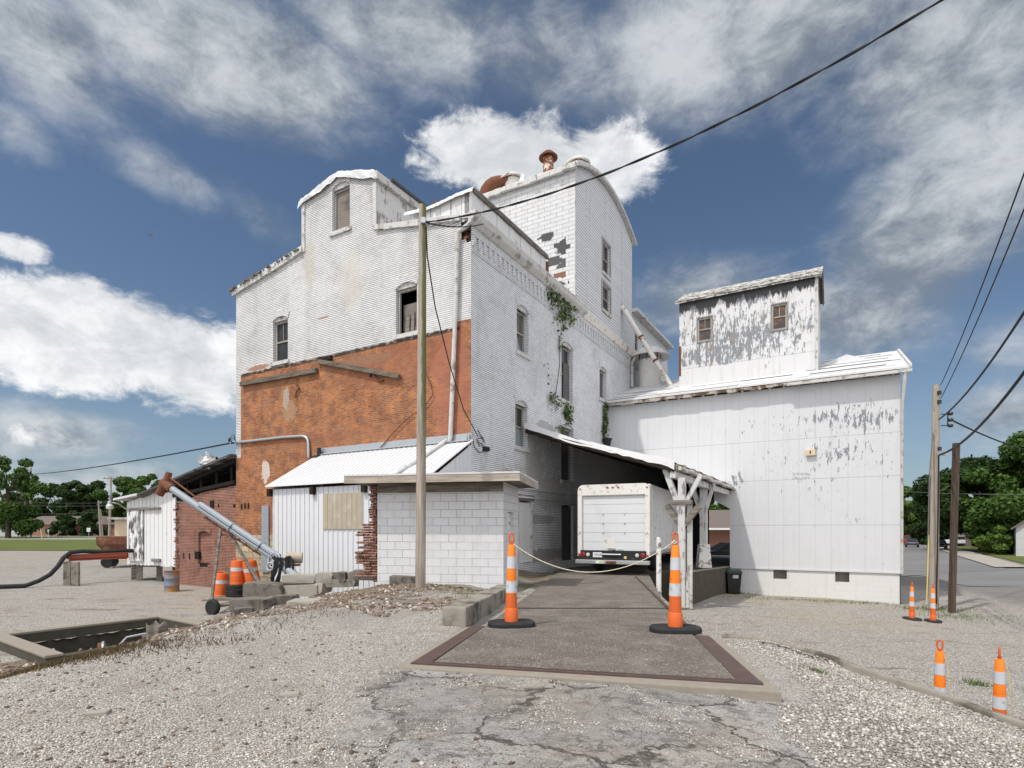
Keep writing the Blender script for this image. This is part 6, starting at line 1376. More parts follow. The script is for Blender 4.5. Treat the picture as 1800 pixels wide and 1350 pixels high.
# ------------------------------------------------------------------ grain auger
def auger():
    a = at(290, 851, 19.6); b = at(489, 985, 17.4); f = b + (b - a).normalized() * 1.15
    r = thing('grain_auger', 'blue grey portable grain auger on a rusty two wheeled frame leaning before the brick shed', 'grain auger', at(400, 1075, 18.2))
    d = (b - a).normalized(); up = Vector((d.y * 0, 0, 1)); n = d.cross(Vector((0, -1, 0))).normalized(); n = n if n.z > 0 else -n
    L = (b - a).length
    MB().tube([a + d * .35, b], .115, 16).build('tube', m_auger, r, smooth=True)
    m = MB(); m.tube([a + d * .34 * L * .95 + n * .10, b - d * .05 + n * .10], .10, 14); tr = m.build('belt_cover', m_auger, r, smooth=True)
    m = MB(); side = d.cross(n).normalized(); side = side if side.y < 0 else -side
    m.bar(a + d * .34 * L + side * .112 + n * .045, b + side * .112 + n * .045, .014, .025); m.build('belt_slot', m_black, tr)
    m = MB()
    for k in (.62, .86): m.tube([a + d * L * k + n * .05, a + d * (L * k + .012) + n * .05], .165, 14)
    m.build('clamp_band', m_auger, tr)
    m = MB()
    for k in (.42, .50, .57, .64, .70, .76, .84): q = a + d * L * k - n * .15 + side * .05; m.box(q, (.12, .08, .07), .3)
    m.bar(a + d * L * .42 - n * .17, a + d * L * .88 - n * .17, .05, .04); m.build('truss_rail', m_rust, r)
    MB().tube([a + d * .42 + n * .0, a - d * .02, a - d * .12 - n * .02], [.15, .17, .16], 16).tube([a + n * .1, a + n * .42 - d * .08], [.13, .10], 12).tube([a - n * .05, a - n * .42 - d * .02], [.15, .14], 14).build('discharge_head', m_rust, r, smooth=True)
    MB().tube([a + d * .1 + n * .28, a + d * 1.9 + n * .20], .03, 8).build('drive_shaft', m_rust, r, smooth=True)
    # drive pulley, motor, hopper, cables
    pc = b + d * .05 + side * .22; m = MB(); ring = []
    for k in range(25): t = 2 * math.pi * k / 24; ring.append(pc + d * math.cos(t) * .22 + n * math.sin(t) * .22)
    m.tube(ring, .024, 8, cap=False)
    for k in range(3): t = 2 * math.pi * k / 3 + .3; m.bar(pc, pc + (d * math.cos(t) + n * math.sin(t)) * .21, .035, .03)
    m.tube([pc - side * .1, pc + side * .04], .06, 12); m.build('pulley', m_galv, r, smooth=True)
    ring2 = [pc - n * .22 + side * .02 + (d * math.cos(2 * math.pi * k / 18) + n * math.sin(2 * math.pi * k / 18)) * .12 for k in range(19)]
    MB().tube(ring2, .028, 8, cap=False).build('small_pulley', m_galv, r, smooth=True)
    mc = b + Vector((.30, -.05, .08)); MB().tube([mc, mc + Vector((.42, .10, .0))], .17, 16).tube([mc + Vector((-.05, 0, 0)), mc], .12, 12).build('motor', m_cream if False else m_rustpaint if False else m_tan, r, smooth=True)
    MB().box(mc + Vector((.18, .04, -.22)), (.36, .26, .06), .2).bar(mc + Vector((0, 0, -.2)), b - Vector((0, 0, .2)), .06).build('motor_mount', m_rust, r)
    fp = f + Vector((-.15, 0, -.05)); MB().tube([b - d * .1, fp], .14, 14).build('intake_tube', m_auger, r, smooth=True)
    rg = random.Random(5)
    for i in range(11):
        x = b + Vector((-.05 + .05 * i, -.30, .10 + rg.uniform(-.05, .05))); lo = b + Vector((-.12 + .06 * i + rg.uniform(-.1, .1), -.34, -.72 + rg.uniform(-.1, .25)))
        MB().tube([x, x.lerp(lo, .3) + Vector((.10, 0, .1)), x.lerp(lo, .7) + Vector((.06, 0, 0)), lo], .026 if i % 2 else .036, 6).build('power_cable', m_wire, r, smooth=True)
    MB().tube([b + Vector((-.12, -.1, -.1)), b + Vector((-.14, -.1, -.95))], .06, 8).build('stand_leg', m_black, r); MB().tube([b + Vector((.5, -.05, -.35)), b + Vector((-.1, -.1, -.85))], .03, 6).build('stand_brace', m_black, r)
    # undercarriage
    w1 = at(374, 1068, 17.9); w1.z = zg(w1.x, w1.y) + .235; w2 = w1 + Vector((.75, 2.1, .0)); ax = (w2 - w1).normalized()
    for w in (w1, w2):
        prof = [(.12, -.08), (.215, -.09), (.25, -.06), (.25, .06), (.215, .09), (.12, .08)]; ml = MB().lathe(prof, 22); q = ax.to_track_quat('Z', 'Y').to_matrix(); ml.v = [q @ v + w for v in ml.v]; wl = ml.build('wheel', m_black, r, smooth=True)
        rm = MB().lathe([(.12, -.05), (.05, -.04), (.05, .04), (.12, .05)], 16); rm.v = [q @ v + w for v in rm.v]; rm.build('rim', m_rust, wl, smooth=True)
    t1 = a + d * L * .56 - n * .17; low = b - d * .3 - n * .15
    MB().bar(w1, w2, .06).build('axle', m_oldwood, r)
    MB().bar(w1 + Vector((-.06, 0, 0)), t1 + Vector((-.02, -.1, 0)), .07).build('frame_leg', m_oldwood, r)
    MB().bar(w2, t1 + Vector((.1, .2, 0)), .07).build('frame_leg', m_oldwood, r)
    t2 = a + d * L * .62 - n * .17; j = at(466, 1040, 17.6); MB().bar(t2, j, .075).build('frame_strut', m_oldwood, r)
    MB().bar(w1 + Vector((.1, .1, .05)), j, .06).build('frame_tie', m_oldwood, r); MB().bar(t1 + Vector((0, -.05, -.16)), t2 + Vector((.0, 0, -.08)), .05).build('cross_tie', m_rust, r)
auger()
# ------------------------------------------------------------------ drums, ring stack, blue drum
def make_drum(loc, rz, label, tilt=0):
    r = thing('traffic_drum', label, 'traffic drum', loc, rz, 'orange and white traffic drums by the brick shed'); local(r)
    MB().lathe([(.29, 0), (.29, .06), (.265, .08), (.255, .86), (.23, .92), (.12, .93)], 26).build('body', m_orangedk, r, smooth=True)
    for (z0, z1) in ((.20, .34), (.52, .66)): MB().lathe([(.262, z0), (.259, z1)], 26).build('reflective_band', m_reflect, r, smooth=True)
    for (z0, z1) in ((.34, .44),): MB().lathe([(.2615, z0 + .02), (.260, z1)], 26).build('orange_band', m_orange, r, smooth=True)
    MB().tube([(-.13, 0, .90), (-.12, 0, .99), (.12, 0, .99), (.13, 0, .90)], .022, 8).build('handle', m_orangedk, r, smooth=True)
    return r
p = at(388, 1046, 22.6); p.z = zg(p.x, p.y); drum = make_drum(p, 0, 'orange and white drum on the ground, leftmost of three by the brick shed'); drum.rotation_euler = (0, .05, 0)
q = at(418, 1046, 22.2); q.z = zg(q.x, q.y)
ringlab = ['lower', 'upper']
def ring(c, z, nm, lab):
    m = MB(); m.lathe([(.20, z), (.42, z), (.44, z + .035), (.42, z + .07), (.20, z + .07)], 24, (c.x, c.y, 0)); return tag(m.build(nm, m_black, smooth=False), lab, 'drum base', 'stacked black rubber drum bases')
for k in range(7): ring(Vector((q.x + .02 * math.sin(k * 2), q.y, 0)), q.z + .075 * k, 'rubber_ring', 'black rubber drum base in the stack under the middle orange drum')
copy_thing(drum, (q.x, q.y, q.z + .53), .6, 'orange and white drum standing on the stack of black rubber bases').rotation_euler = (0, 0, .6)
q2 = at(446, 1046, 22.0); q2.z = zg(q2.x, q2.y)
for k in range(7): ring(Vector((q2.x + .02 * math.sin(k * 3 + 1), q2.y + .1, 0)), q2.z + .075 * k, 'rubber_ring', 'black rubber drum base in the stack under the tilted orange drum')
copy_thing(drum, (q2.x, q2.y, q2.z + .55), .2, 'tilted orange and white drum, rightmost of three by the brick shed').rotation_euler = (.10, -.16, .2)
m = MB(); m.prism([at(392, 1003, 23.2), at(452, 1001, 23.2), at(462, 1043, 23.2), at(412, 1043, 23.2)], (0, .05, .0)); tag(m.build('green_board', M_plain('faded_green_board', (.17, .19, .14), .9, .2, var=.25, scale=4)), 'faded green grey board leaning behind the orange drums', 'board')
p = at(418, 1052, 21.8); p.z = zg(p.x, p.y); tag(MB().box(p + Vector((0, .1, .04)), (1.9, .9, .05), .1).box(p + Vector((-.1, -.35, .02)), (2.0, .12, .04), .15).box(p + Vector((.1, .45, .02)), (2.0, .1, .04), .05).build('pallet', m_oldwood), 'low grey wooden pallet under the orange drums', 'pallet')
p = at(302, 1041, 24.2); p.z = zg(p.x, p.y) - .02
dr = thing('steel_drum', 'rusty blue and ochre steel drum at the corner of the brick shed', 'steel drum', p); local(dr)
MB().lathe([(.29, 0), (.295, .02), (.285, .04), (.285, .28), (.298, .30), (.285, .32), (.285, .58), (.298, .60), (.285, .62), (.285, .86), (.295, .88), (.27, .88), (.265, .80), (.01, .78)], 26).build('body', m_drumblue, dr, smooth=True)
MB().lathe([(.29, .87), (.30, .89), (.28, .90)], 26).build('rim', m_rust, dr, smooth=True)
# ------------------------------------------------------------------ stone blocks of the bank
def block(u, v, Y, sx, sy, sz, rz, mat, lab, seed, tilt=0):
    rg = np.random.default_rng(seed); p = at(u, v, Y); bm = bmesh.new()
    for a in (-.5, .5):
        for b_ in (-.5, .5):
            for c in (-.5, .5):
                if rg.random() < .55: q = rg.uniform(.78, 1.0, 3); bm.verts.new((a * sx * q[0], b_ * sy * q[1], c * sz * q[2]))
                else:
                    for k in range(3): q = np.ones(3); q[k] = rg.uniform(.5, .82); bm.verts.new((a * sx * q[0], b_ * sy * q[1], c * sz * q[2]))
    for k in range(7): q = rg.uniform(-.5, .5, 3); ax_ = rg.integers(0, 3); q[ax_] = .5 * np.sign(q[ax_]) * rg.uniform(.98, 1.06); bm.verts.new((q[0] * sx, q[1] * sy, q[2] * sz))
    hull = bmesh.ops.convex_hull(bm, input=bm.verts); bmesh.ops.delete(bm, geom=[v for v in bm.verts if not v.link_faces], context='VERTS')
    R = Matrix.Rotation(rz, 3, 'Z') @ Matrix.Rotation(tilt, 3, 'Y')
    o = MB(); o.v = [R @ vt.co for vt in bm.verts]; o.f = [tuple(l.vert.index for l in f.loops) for f in bm.faces] if bm.verts.index_update() is None else []
    bm.free(); ob = o.build('stone_block', mat, None); ob.location = p; return tag(ob, lab, 'stone block', 'rough stone blocks along the bank')
def hit_terr(u, v):
    for k in range(700):
        Y = 6 + .02 * k; p = at(u, v, Y)
        if p.z <= float(z_up(np.float64(p.x), np.float64(Y))): return Y
    return 16.0
# pixel box of each block in the photograph, depth of the block, turn, look
bl = [(416, 477, 1050, 1072, .55, -.05, 'flat grey stone block nearest the auger wheel, bottom row'), (438, 508, 1022, 1049, .7, -.14, 'largest dark stone block, second row behind the bottom one'), (506, 566, 1025, 1046, .6, -.12, 'white splashed stone block to the right of the largest one'), (480, 521, 1044, 1063, .5, .05, 'small upright stone block in the bottom row'),
      (545, 578, 1021, 1041, .5, -.35, 'tilted tan stone block right of the white splashed one'), (512, 565, 1052, 1062, .5, .0, 'thin pale stone slab lying on the gravel bank'), (502, 562, 1008, 1024, .5, -.08, 'long stone block at the foot of the white lean-to'), (560, 590, 1005, 1024, .5, -.1, 'dark stone block behind the pale slab row, top row'),
      (587, 614, 1004, 1022, .5, -.15, 'tan topped stone block in the top row by the lean-to'), (575, 627, 1016, 1031, .45, .06, 'pale oblong stone block in the middle of the bank'), (622, 666, 1001, 1018, .5, -.08, 'stone block at the foot of the brick pier'), (611, 626, 1003, 1020, .4, .4, 'pale wedge stone between two top row blocks'),
      (667, 712, 1000, 1012, .35, -.15, 'light stone lying against the scale house wall'), (687, 728, 1011, 1026, .40, -.1, 'dark stone beside the foot of the foreground utility pole'), (413, 444, 1066, 1078, .4, .3, 'small stone under the bottom row of the bank')]
for i, (ua, ub_, va, vb, sy, rz, lab) in enumerate(bl):
    um = (ua + ub_) / 2; Y = min(hit_terr(um, vb), 16.2); w = (ub_ - ua) / F * Y; h = (vb - va) / F * Y
    block(um, (va + vb) / 2 + 1, Y + sy * .35, w * 1.04, sy, h * .98, rz, m_slablight if 'pale' in lab or 'white' in lab or 'light' in lab else m_slab, lab, 40 + i, .04 * math.sin(i * 2.1))
for i, (u, v, Y, s, lab) in enumerate(((510, 1249, 4.22, .11, 'pale flat stone lying alone on the gravel'), (172, 1309, 3.75, .10, 'small tan stone at the lower left on the gravel'))):
    p = at(u, v, Y); o = block(u, v, Y, s * 1.3, s * .8, s * .25, .3, m_slablight, lab, 90 + i); o.location.z = float(z_up(np.float64(p.x), np.float64(p.y))) + .01; o.name = 'loose_stone'; o['category'] = 'stone'; del o['group']
# ------------------------------------------------------------------ pit with machine, stump
pit = thing('concrete_pit', 'open concrete pit with a pale coping at the left edge of the drive', 'pit', (PIT0.x + 2, PIT0.y, 0))
def pp(a, b, z): q = PIT0 + PU * a + PW * b; return Vector((q.x, q.y, z))
zr = .30
def pwall(a0, a1, b0, b1): return MB().hexa([pp(a0, b0, -1.6), pp(a1, b0, -1.6), pp(a1, b1, -1.6), pp(a0, b1, -1.6), pp(a0, b0, zr), pp(a1, b0, zr), pp(a1, b1, zr), pp(a0, b1, zr)])
t = .28
pwall(-t, PLU + t, -t, 0).build('pit_wall', m_concdark, pit); pwall(-t, 0, 0, PLW).build('pit_wall', m_concdark, pit); pwall(PLU, PLU + t, 0, PLW).build('pit_wall', m_concdark, pit); pwall(-t, PLU + t, PLW, PLW + t).build('pit_wall', m_concdark, pit)
MB().hexa([pp(-.3, -.3, -1.7), pp(PLU + .3, -.3, -1.7), pp(PLU + .3, PLW + .3, -1.7), pp(-.3, PLW + .3, -1.7), pp(-.3, -.3, -1.6), pp(PLU + .3, -.3, -1.6), pp(PLU + .3, PLW + .3, -1.6), pp(-.3, PLW + .3, -1.6)]).build('pit_floor', m_concdark, pit)
def cope(a0, a1, b0, b1, z=zr): return MB().hexa([pp(a0, b0, z + .002), pp(a1, b0, z + .002), pp(a1, b1, z + .002), pp(a0, b1, z + .002), pp(a0, b0, z + .06), pp(a1, b0, z + .06), pp(a1, b1, z + .06), pp(a0, b1, z + .06)])
cope(-t - .02, PLU + t, -t - .02, 0.01).build('coping', m_conclight, pit, bevel=.015); cope(-t - .02, .01, .012, PLW + t).build('coping', m_conclight, pit, bevel=.015); cope(PLU - .01, PLU + t, .012, PLW + t).build('coping', m_conclight, pit, bevel=.015)
mc = at(178, 1150, 12.9)
mach = thing('pit_machine', 'white pipe machine with an orange rusted pulley lying inside the concrete pit', 'machine', mc)
dx = Vector((.86, .5, .12)).normalized(); sd_ = Vector((-.5, .86, 0)); pcc = mc + Vector((-.02, 0, .02))
MB().tube([pcc - dx * .02, pcc + dx * .05], .24, 22).build('pulley', m_rust, mach, smooth=True); MB().tube([pcc + dx * .06, pcc + dx * .10], .26, 22).build('pulley_guard', m_galv, mach, smooth=True)
MB().tube([pcc + dx * .1, pcc + dx * 1.5], .11, 14).build('pipe', m_rustpaint, mach, smooth=True); MB().tube([pcc + dx * .35, pcc + dx * .40], .14, 14).tube([pcc + dx * .8, pcc + dx * .86], .13, 14).build('pipe_collar', m_rust, mach, smooth=True)
MB().tube([pcc + dx * .3 + Vector((0, 0, .05)), pcc + dx * .5 + Vector((0, 0, .26)), pcc + dx * .95 + Vector((0, 0, .27)), pcc + dx * 1.3 + Vector((0, 0, .10)), pcc + dx * 1.6 + Vector((0, 0, .14))], .022, 8).build('hose', m_galv, mach, smooth=True)
st = at(276, 1118, 13.1); st.z = .25
m = MB(); n = 14; rg = random.Random(6); prof = []
for k, (z, rr_) in enumerate(((-.4, .24), (0, .215), (.25, .205), (.36, .20))):
    for i in range(n): a = 2 * math.pi * i / n; q = rr_ * (1 + .13 * math.sin(i * 2.7)); prof.append(st + Vector((q * math.cos(a), q * math.sin(a), z + (.07 * math.sin(i * 4.1) if k == 3 else 0))))
m.add(prof, [(k * n + i, k * n + (i + 1) % n, (k + 1) * n + (i + 1) % n, (k + 1) * n + i) for k in range(3) for i in range(n)] + [tuple(3 * n + i for i in range(n))]); m.bar(st + Vector((.3, .0, 0)), st + Vector((.42, .05, .32)), .10, .06).bar(st + Vector((-.24, -.05, -.1)), st + Vector((-.25, -.05, .12)), .09, .08)
tag(m.build('post_stump', m_poledark if False else m_oldwood), 'splintered timber stump at the corner of the concrete pit', 'stump')
# ------------------------------------------------------------------ red steel beam, concrete stubs, hose
g = at(125, 1030, 26.8); g.z = zg(g.x, g.y)
ba, bb = at(121, 981, 27.2), at(226, 976, 28.6)
m = MB(); m.bar(ba, bb, .26, .05); bm0 = MB().bar(ba - Vector((0, 0, .12)), bb - Vector((0, 0, .12)), .26, .05).bar(ba + Vector((0, 0, .14)), bb + Vector((0, 0, .14)), .26, .05).bar(ba + Vector((0, 0, .01)), bb + Vector((0, 0, .01)), .06, .26).bar(ba + Vector((0, -.13, .03)), bb + Vector((0, -.13, .03)), .03, .16)
tag(bm0.build('steel_beam', m_beam), 'red oxide steel beam resting on two concrete stubs left of the plank shed', 'steel beam')
for i, (u, vb) in enumerate(((119, 1028), (133, 1032))):
    p = at(u, vb, 26.6 - .3 * i); p.z = zg(p.x, p.y); tag(MB().box((p.x, p.y, p.z + .55), (.28, .3, 1.15), .4).build('concrete_stub', m_concrete, bevel=.02), ['square concrete stub under the red beam, left one', 'square concrete stub under the red beam, right one by the shed'][i], 'concrete post', 'concrete stubs under the red beam')
hp_ = [at(u, v, Y) for u, v, Y in ((-60, 1034, 24.6), (0, 1031, 25.2), (45, 1027, 25.6), (68, 1021, 25.9), (88, 1010, 26.2), (102, 995, 26.5), (112, 980, 26.8), (124, 971, 27.1), (145, 969, 27.4), (180, 970, 28.0), (222, 968, 28.6), (250, 968, 29.5))]
for i in range(3): hp_[i].z = zg(hp_[i].x, hp_[i].y) + .10
tag(MB().tube(hp_, .10, 10).build('black_hose', m_black, smooth=True), 'thick black hose curving down from the red beam to the gravel', 'hose')
# rusty grain wagon behind the plank shed
wg = at(212, 966, 38); wg.z = zg(wg.x, wg.y); wag = thing('grain_wagon', 'rusty brown gravity grain wagon half hidden behind the plank shed', 'grain wagon', wg, .4); local(wag)
MB().hexa([Vector(v) for v in ((-.5, -.6, .75), (1.8, -.6, .75), (1.8, .6, .75), (-.5, .6, .75), (-1.1, -1.1, 1.55), (2.5, -1.1, 1.55), (2.5, 1.1, 1.55), (-1.1, 1.1, 1.55))]).hexa([Vector(v) for v in ((-1.1, -1.1, 1.551), (2.5, -1.1, 1.551), (2.5, 1.1, 1.551), (-1.1, 1.1, 1.551), (-1.1, -1.1, 2.05), (2.5, -1.1, 2.05), (2.5, 1.1, 2.05), (-1.1, 1.1, 2.05))]).build('hopper', m_wagon, wag)
MB().bar((-1.3, 0, .6), (2.6, 0, .6), .15).bar((-.6, -.5, .4), (-.6, .5, .4), .12).bar((-.6, 0, .5), (-.5, 0, 1.0), .12).build('running_gear', m_rust, wag)
for x in (-.6, 1.9):
    for y in (-.7, .7): w = MB().lathe([(.12, -.08), (.32, -.1), (.36, 0), (.32, .1), (.12, .08)], 18); R = Matrix.Rotation(rad(90), 3, 'X'); w.v = [R @ v + Vector((x, y, .36)) for v in w.v]; w.build('wheel', m_black, wag, smooth=True)
p = at(216, 968, 46); p.z = zg(p.x, p.y); ch = thing('small_hut', 'small cream hut with a flat roof seen behind the grain wagon', 'hut', p, .3); local(ch)
MB().box((1.5, 0, 1.6), (3.2, 3, 3.2)).build('wall', m_cream, ch); MB().box((1.5, 0, 3.28), (4.0, 3.8, .16)).build('roof', m_trim, ch)

# ------------------------------------------------------------------ utility poles and wires
def pole(nm, lab, u, vt, vb, Y, wpx, mat, z=None, group=None, sides=12, lean=0.0, square=False):
    b = at(u, vb, Y); t = at(u + lean, vt, Y); r = wpx / 2 / F * Y; root = thing(nm, lab, 'utility pole', b, 0, group)
    m = MB()
    if square: m.bar(b - Vector((0, 0, .8)), t, r * 1.15, r * 1.15)
    else: m.tube([b - Vector((0, 0, .8)), b, b.lerp(t, .5), t], [r * 1.08, r * 1.05, r * .92, r * .72], sides)
    m.build('shaft', mat, root, smooth=not square); return root, b, t, r
# foreground pole with green algae on its right side
def M_algae():
    m, t, b = new_mat('pole_wood_with_algae', .92, .2); p = t.obj()
    g = t.noise(t.scale(p, (14, 14, .8)), 1.0, 7, .65, .4); c = t.mix(t.step(g, .3, .7), (.22, .18, .145), (.43, .375, .32))
    nr = t.n('NewGeometry').outputs['Normal']; k = t.vmath('DOT_PRODUCT', nr, (.9, -.25, 0)); sp = t.n('SeparateXYZ', {0: p}); 
    k = t.math('MULTIPLY', t.step(t.math('ADD', k, t.math('MULTIPLY', t.math('SUBTRACT', t.noise(p, 3, 5), .5), .8)), .20, .5), t.step(sp.outputs[2], 2.2, 4.5))
    c = t.mix(t.math('MULTIPLY', k, .8), c, (.095, .105, .025)); t.L.new(c, b.inputs['Base Color']); bump(t, b, g, .6, .012); return m
fp, fb, ft, fr = pole('utility_pole', 'short bare wooden utility pole standing in front of the scale house', 739, 361, 1028, 12.6, 17.5, M_algae(), lean=4)
band = at(744, 392, 12.6); MB().lathe([(fr * .80, band.z - .04), (fr * .80, band.z + .04)], 14, (band.x, band.y, 0)).build('band', m_galv, fp); MB().box(band + Vector((.02, -fr * .8, 0)), (.10, .10, .12)).build('clevis', m_galv, fp)
rp, rb, rt, rr = pole('utility_pole', 'tall pale utility pole standing right of the barn', 1641, 677, 1068, 21.6, 14.5, m_polegray, lean=4.5)
for v in (692, 708, 790): q = at(1646, v, 21.6); MB().box(q + Vector((0, -rr, 0)), (.10, .10, .14)).build('insulator', m_blackgloss, rp)
m = MB(); q0, q1 = at(1654, 728, 21.5), at(1668, 728, 21.4); m.bar(q0, q1, .03).bar(at(1654, 748, 21.5), at(1667, 748, 21.4), .03).bar(at(1666, 724, 21.4), at(1666, 750, 21.4), .03); bk = m.build('bracket', m_black, rp)
for v in (727, 738, 748): MB().lathe([(.06, -.06), (.09, 0), (.06, .06)], 10, at(1671, v, 21.4)).build('insulator', m_blackgloss, bk, smooth=True)
q = at(1651, 797, 21.4); MB().box(q + Vector((.06, -.1, 0)), (.28, .16, .16)).build('cable_clamp', m_galv, rp); MB().tube([at(1650, 800, 21.3), at(1649, 900, 21.3), at(1646, 1062, 21.3)], .025, 6).build('ground_wire', m_wire, rp)
MB().tube([at(1640, 760, 21.5), at(1634, 830, 21.2), at(1629, 1050, 20.8)], .02, 6).build('guy_wire', m_wiregray, rp); MB().tube([at(1632.5, 940, 21.0), at(1629, 1055, 20.7)], .02, 6).build('guy_guard', m_yellow, rp)
pole('utility_pole', 'dark creosoted square topped timber post right of the pale pole', 1672, 779, 1072, 20.8, 14, m_poledark, lean=9, square=True)
lp_ = [(192, 838, 950, 100, 4.2, 'grey pole with a crossarm and one transformer beyond the lawn', 1, (150,)), (44, 842, 943, 118, 3.6, 'brown pole carrying two transformers at the left', 2, ()), (54, 822, 943, 120, 3.4, 'tall grey pole just right of the transformer pole', 0, ()), (177, 880, 946, 106, 3.0, 'short leaning pole in the middle of the lawn edge', 0, ()), (181, 895, 946, 107, 2.0, 'thin leaning pole beside the short one', 0, ())]
for (u, vt, vb, Y, w, lab, nt, _) in lp_:
    rt_, b_, t_, r_ = pole('utility_pole', lab, u, vt, vb, Y, w, m_pole if nt == 2 else m_polegray, sides=8, lean=-4 if 'leaning' in lab else (3 if nt == 1 else 0))
    if nt == 1:
        q = at(u + 3, 841, Y); MB().bar(q - Vector((1.35, 0, 0)), q + Vector((1.35, 0, -.05)), .14, .12).build('crossarm', m_oldwood, rt_)
        for dxx in (-1.2, -.4, .9): MB().lathe([(.07, 0), (.1, .12), (.05, .25)], 8, q + Vector((dxx, 0, .06))).build('insulator', m_galv, rt_)
        MB().lathe([(.28, -.5), (.30, .45), (.18, .55)], 14, at(u + 2.5, 866, Y) + Vector((.2, -.45, 0))).build('transformer', m_galv, rt_, smooth=True)
    if nt == 2:
        for dxx in (-.55, .75): MB().lathe([(.42, -.55), (.42, .5), (.3, .6)], 16, at(u, 866, Y) + Vector((dxx, -.5, 0))).build('transformer', m_galv, rt_, smooth=True)
        MB().bar(at(u, 850, Y) - Vector((.9, 0, 0)), at(u, 850, Y) + Vector((1.0, 0, 0)), .1).build('crossarm', m_oldwood, rt_)
def cable(nm, lab, pts, r, mat, n=6): return tag(MB().tube(pts, r, n).build(nm, mat, smooth=True), lab, 'cable')
# twisted service drop from the foreground pole to the upper right
A_ = at(746, 391, 12.55); Bq = Vector((6.5, 6.9, 9.6)); Bq = at(1790, -85, 7.2)
base_ = cat_line(A_, Bq, .62, 90)
m = MB(); tw = []; tw2 = []
for i, p in enumerate(base_):
    a = i * .55; rr2 = .012; tw.append(p + Vector((math.sin(a) * rr2, 0, math.cos(a) * rr2))); tw2.append(p - Vector((math.sin(a) * rr2, 0, math.cos(a) * rr2)))
m.tube(tw, .013, 6).tube(tw2, .010, 6); tag(m.build('service_cable', m_wire, smooth=True), 'thick twisted black cable sweeping up from the foreground pole across the sky', 'cable')
cable('service_cable', 'thin black cable running from the foreground pole down to the mill corner', [at(749, 398, 12.5), at(751, 450, 13.2), at(765, 540, 14.6), at(790, 640, 16.4), at(815, 720, 17.6), PR.at(836, 768, .1)], .016, m_wire)
cable('service_cable', 'black cable from the foreground pole over the top of the mill corner', cat_line(at(746, 391, 12.6), PR.pt(.2, 12.75, .35), .1, 10), .018, m_wire)
for (a, b, s, r, lab) in (((1654, 676), (1860, 140, 8.0), .2, .014, 'upper thin wire rising from the top of the pale pole'), ((1654, 700), (1880, 170, 8.0), .2, .014, 'second thin wire rising beside the upper one'), ((1652, 736), (1880, 420, 9.0), .35, .028, 'twisted wire rising from the pole bracket to the right'), ((1650, 800), (1900, 510, 9.0), .5, .035, 'thick black cable rising from the clamp on the pale pole'), ((1672, 738), (1900, 800, 38.0), .5, .03, 'wire pair leading from the bracket into the big tree')):
    cable('overhead_wire', lab, cat_line(at(a[0], a[1], 21.5), at(*b), s, 16), r, m_wire)
cable('overhead_wire', 'black wire spanning from the left trees to the mill corner', cat_line(at(-40, 829, 110), PL.pt(SW - .05, PL.hit(414, 779)[1], .15), 1.0, 30), .035, m_wire)
cable('overhead_wire', 'thin grey wire crossing in front of the right hand trees', cat_line(at(1560, 862, 60), at(1900, 868, 46), .2, 12), .025, m_wiregray)
for k, (y0, y1) in enumerate(((884, 889), (878, 884), (902, 899))): cable('overhead_wire', ['upper grey wire before the left tree line', 'middle grey wire before the left tree line', 'lowest grey wire before the left tree line'][k], cat_line(at(-40, y0, 119), at(192, y1, 100), .3, 12), .02, m_wiregray)
mb = MB()
for i in range(3): mb.tube([at(408, 779, 24.6), at(405 - 2 * i, 768 + 3 * i, 24.5), at(411, 762 + 4 * i, 24.5), at(414, 776, 24.6)], .012, 5)
tag(mb.build('wire_loops', m_wire), 'loops of black wire at the weatherhead on the left mill corner', 'wire loops')
# gliding bird
bd = at(264, 412, 45); br_ = thing('bird', 'small dark bird gliding against the blue sky at the upper left', 'bird', bd); br_.rotation_euler = (.3, rad(42), .3); local(br_)
m = MB(); m.tube([(-.22, 0, 0), (-.16, 0, .01), (0, 0, 0), (.16, 0, 0), (.32, 0, 0)], [.012, .035, .05, .03, .008], 8)
for s in (1, -1): m.add([Vector(v) for v in ((-.08, s * .03, .02), (.08, s * .03, .02), (.10, s * .34, .05), (-.02, s * .36, .06), (-.0, s * .60, .02), (.06, s * .58, .02))], [(0, 1, 2, 3), (3, 2, 5, 4)])
m.build('body', m_wiregray, br_, recalc=False)
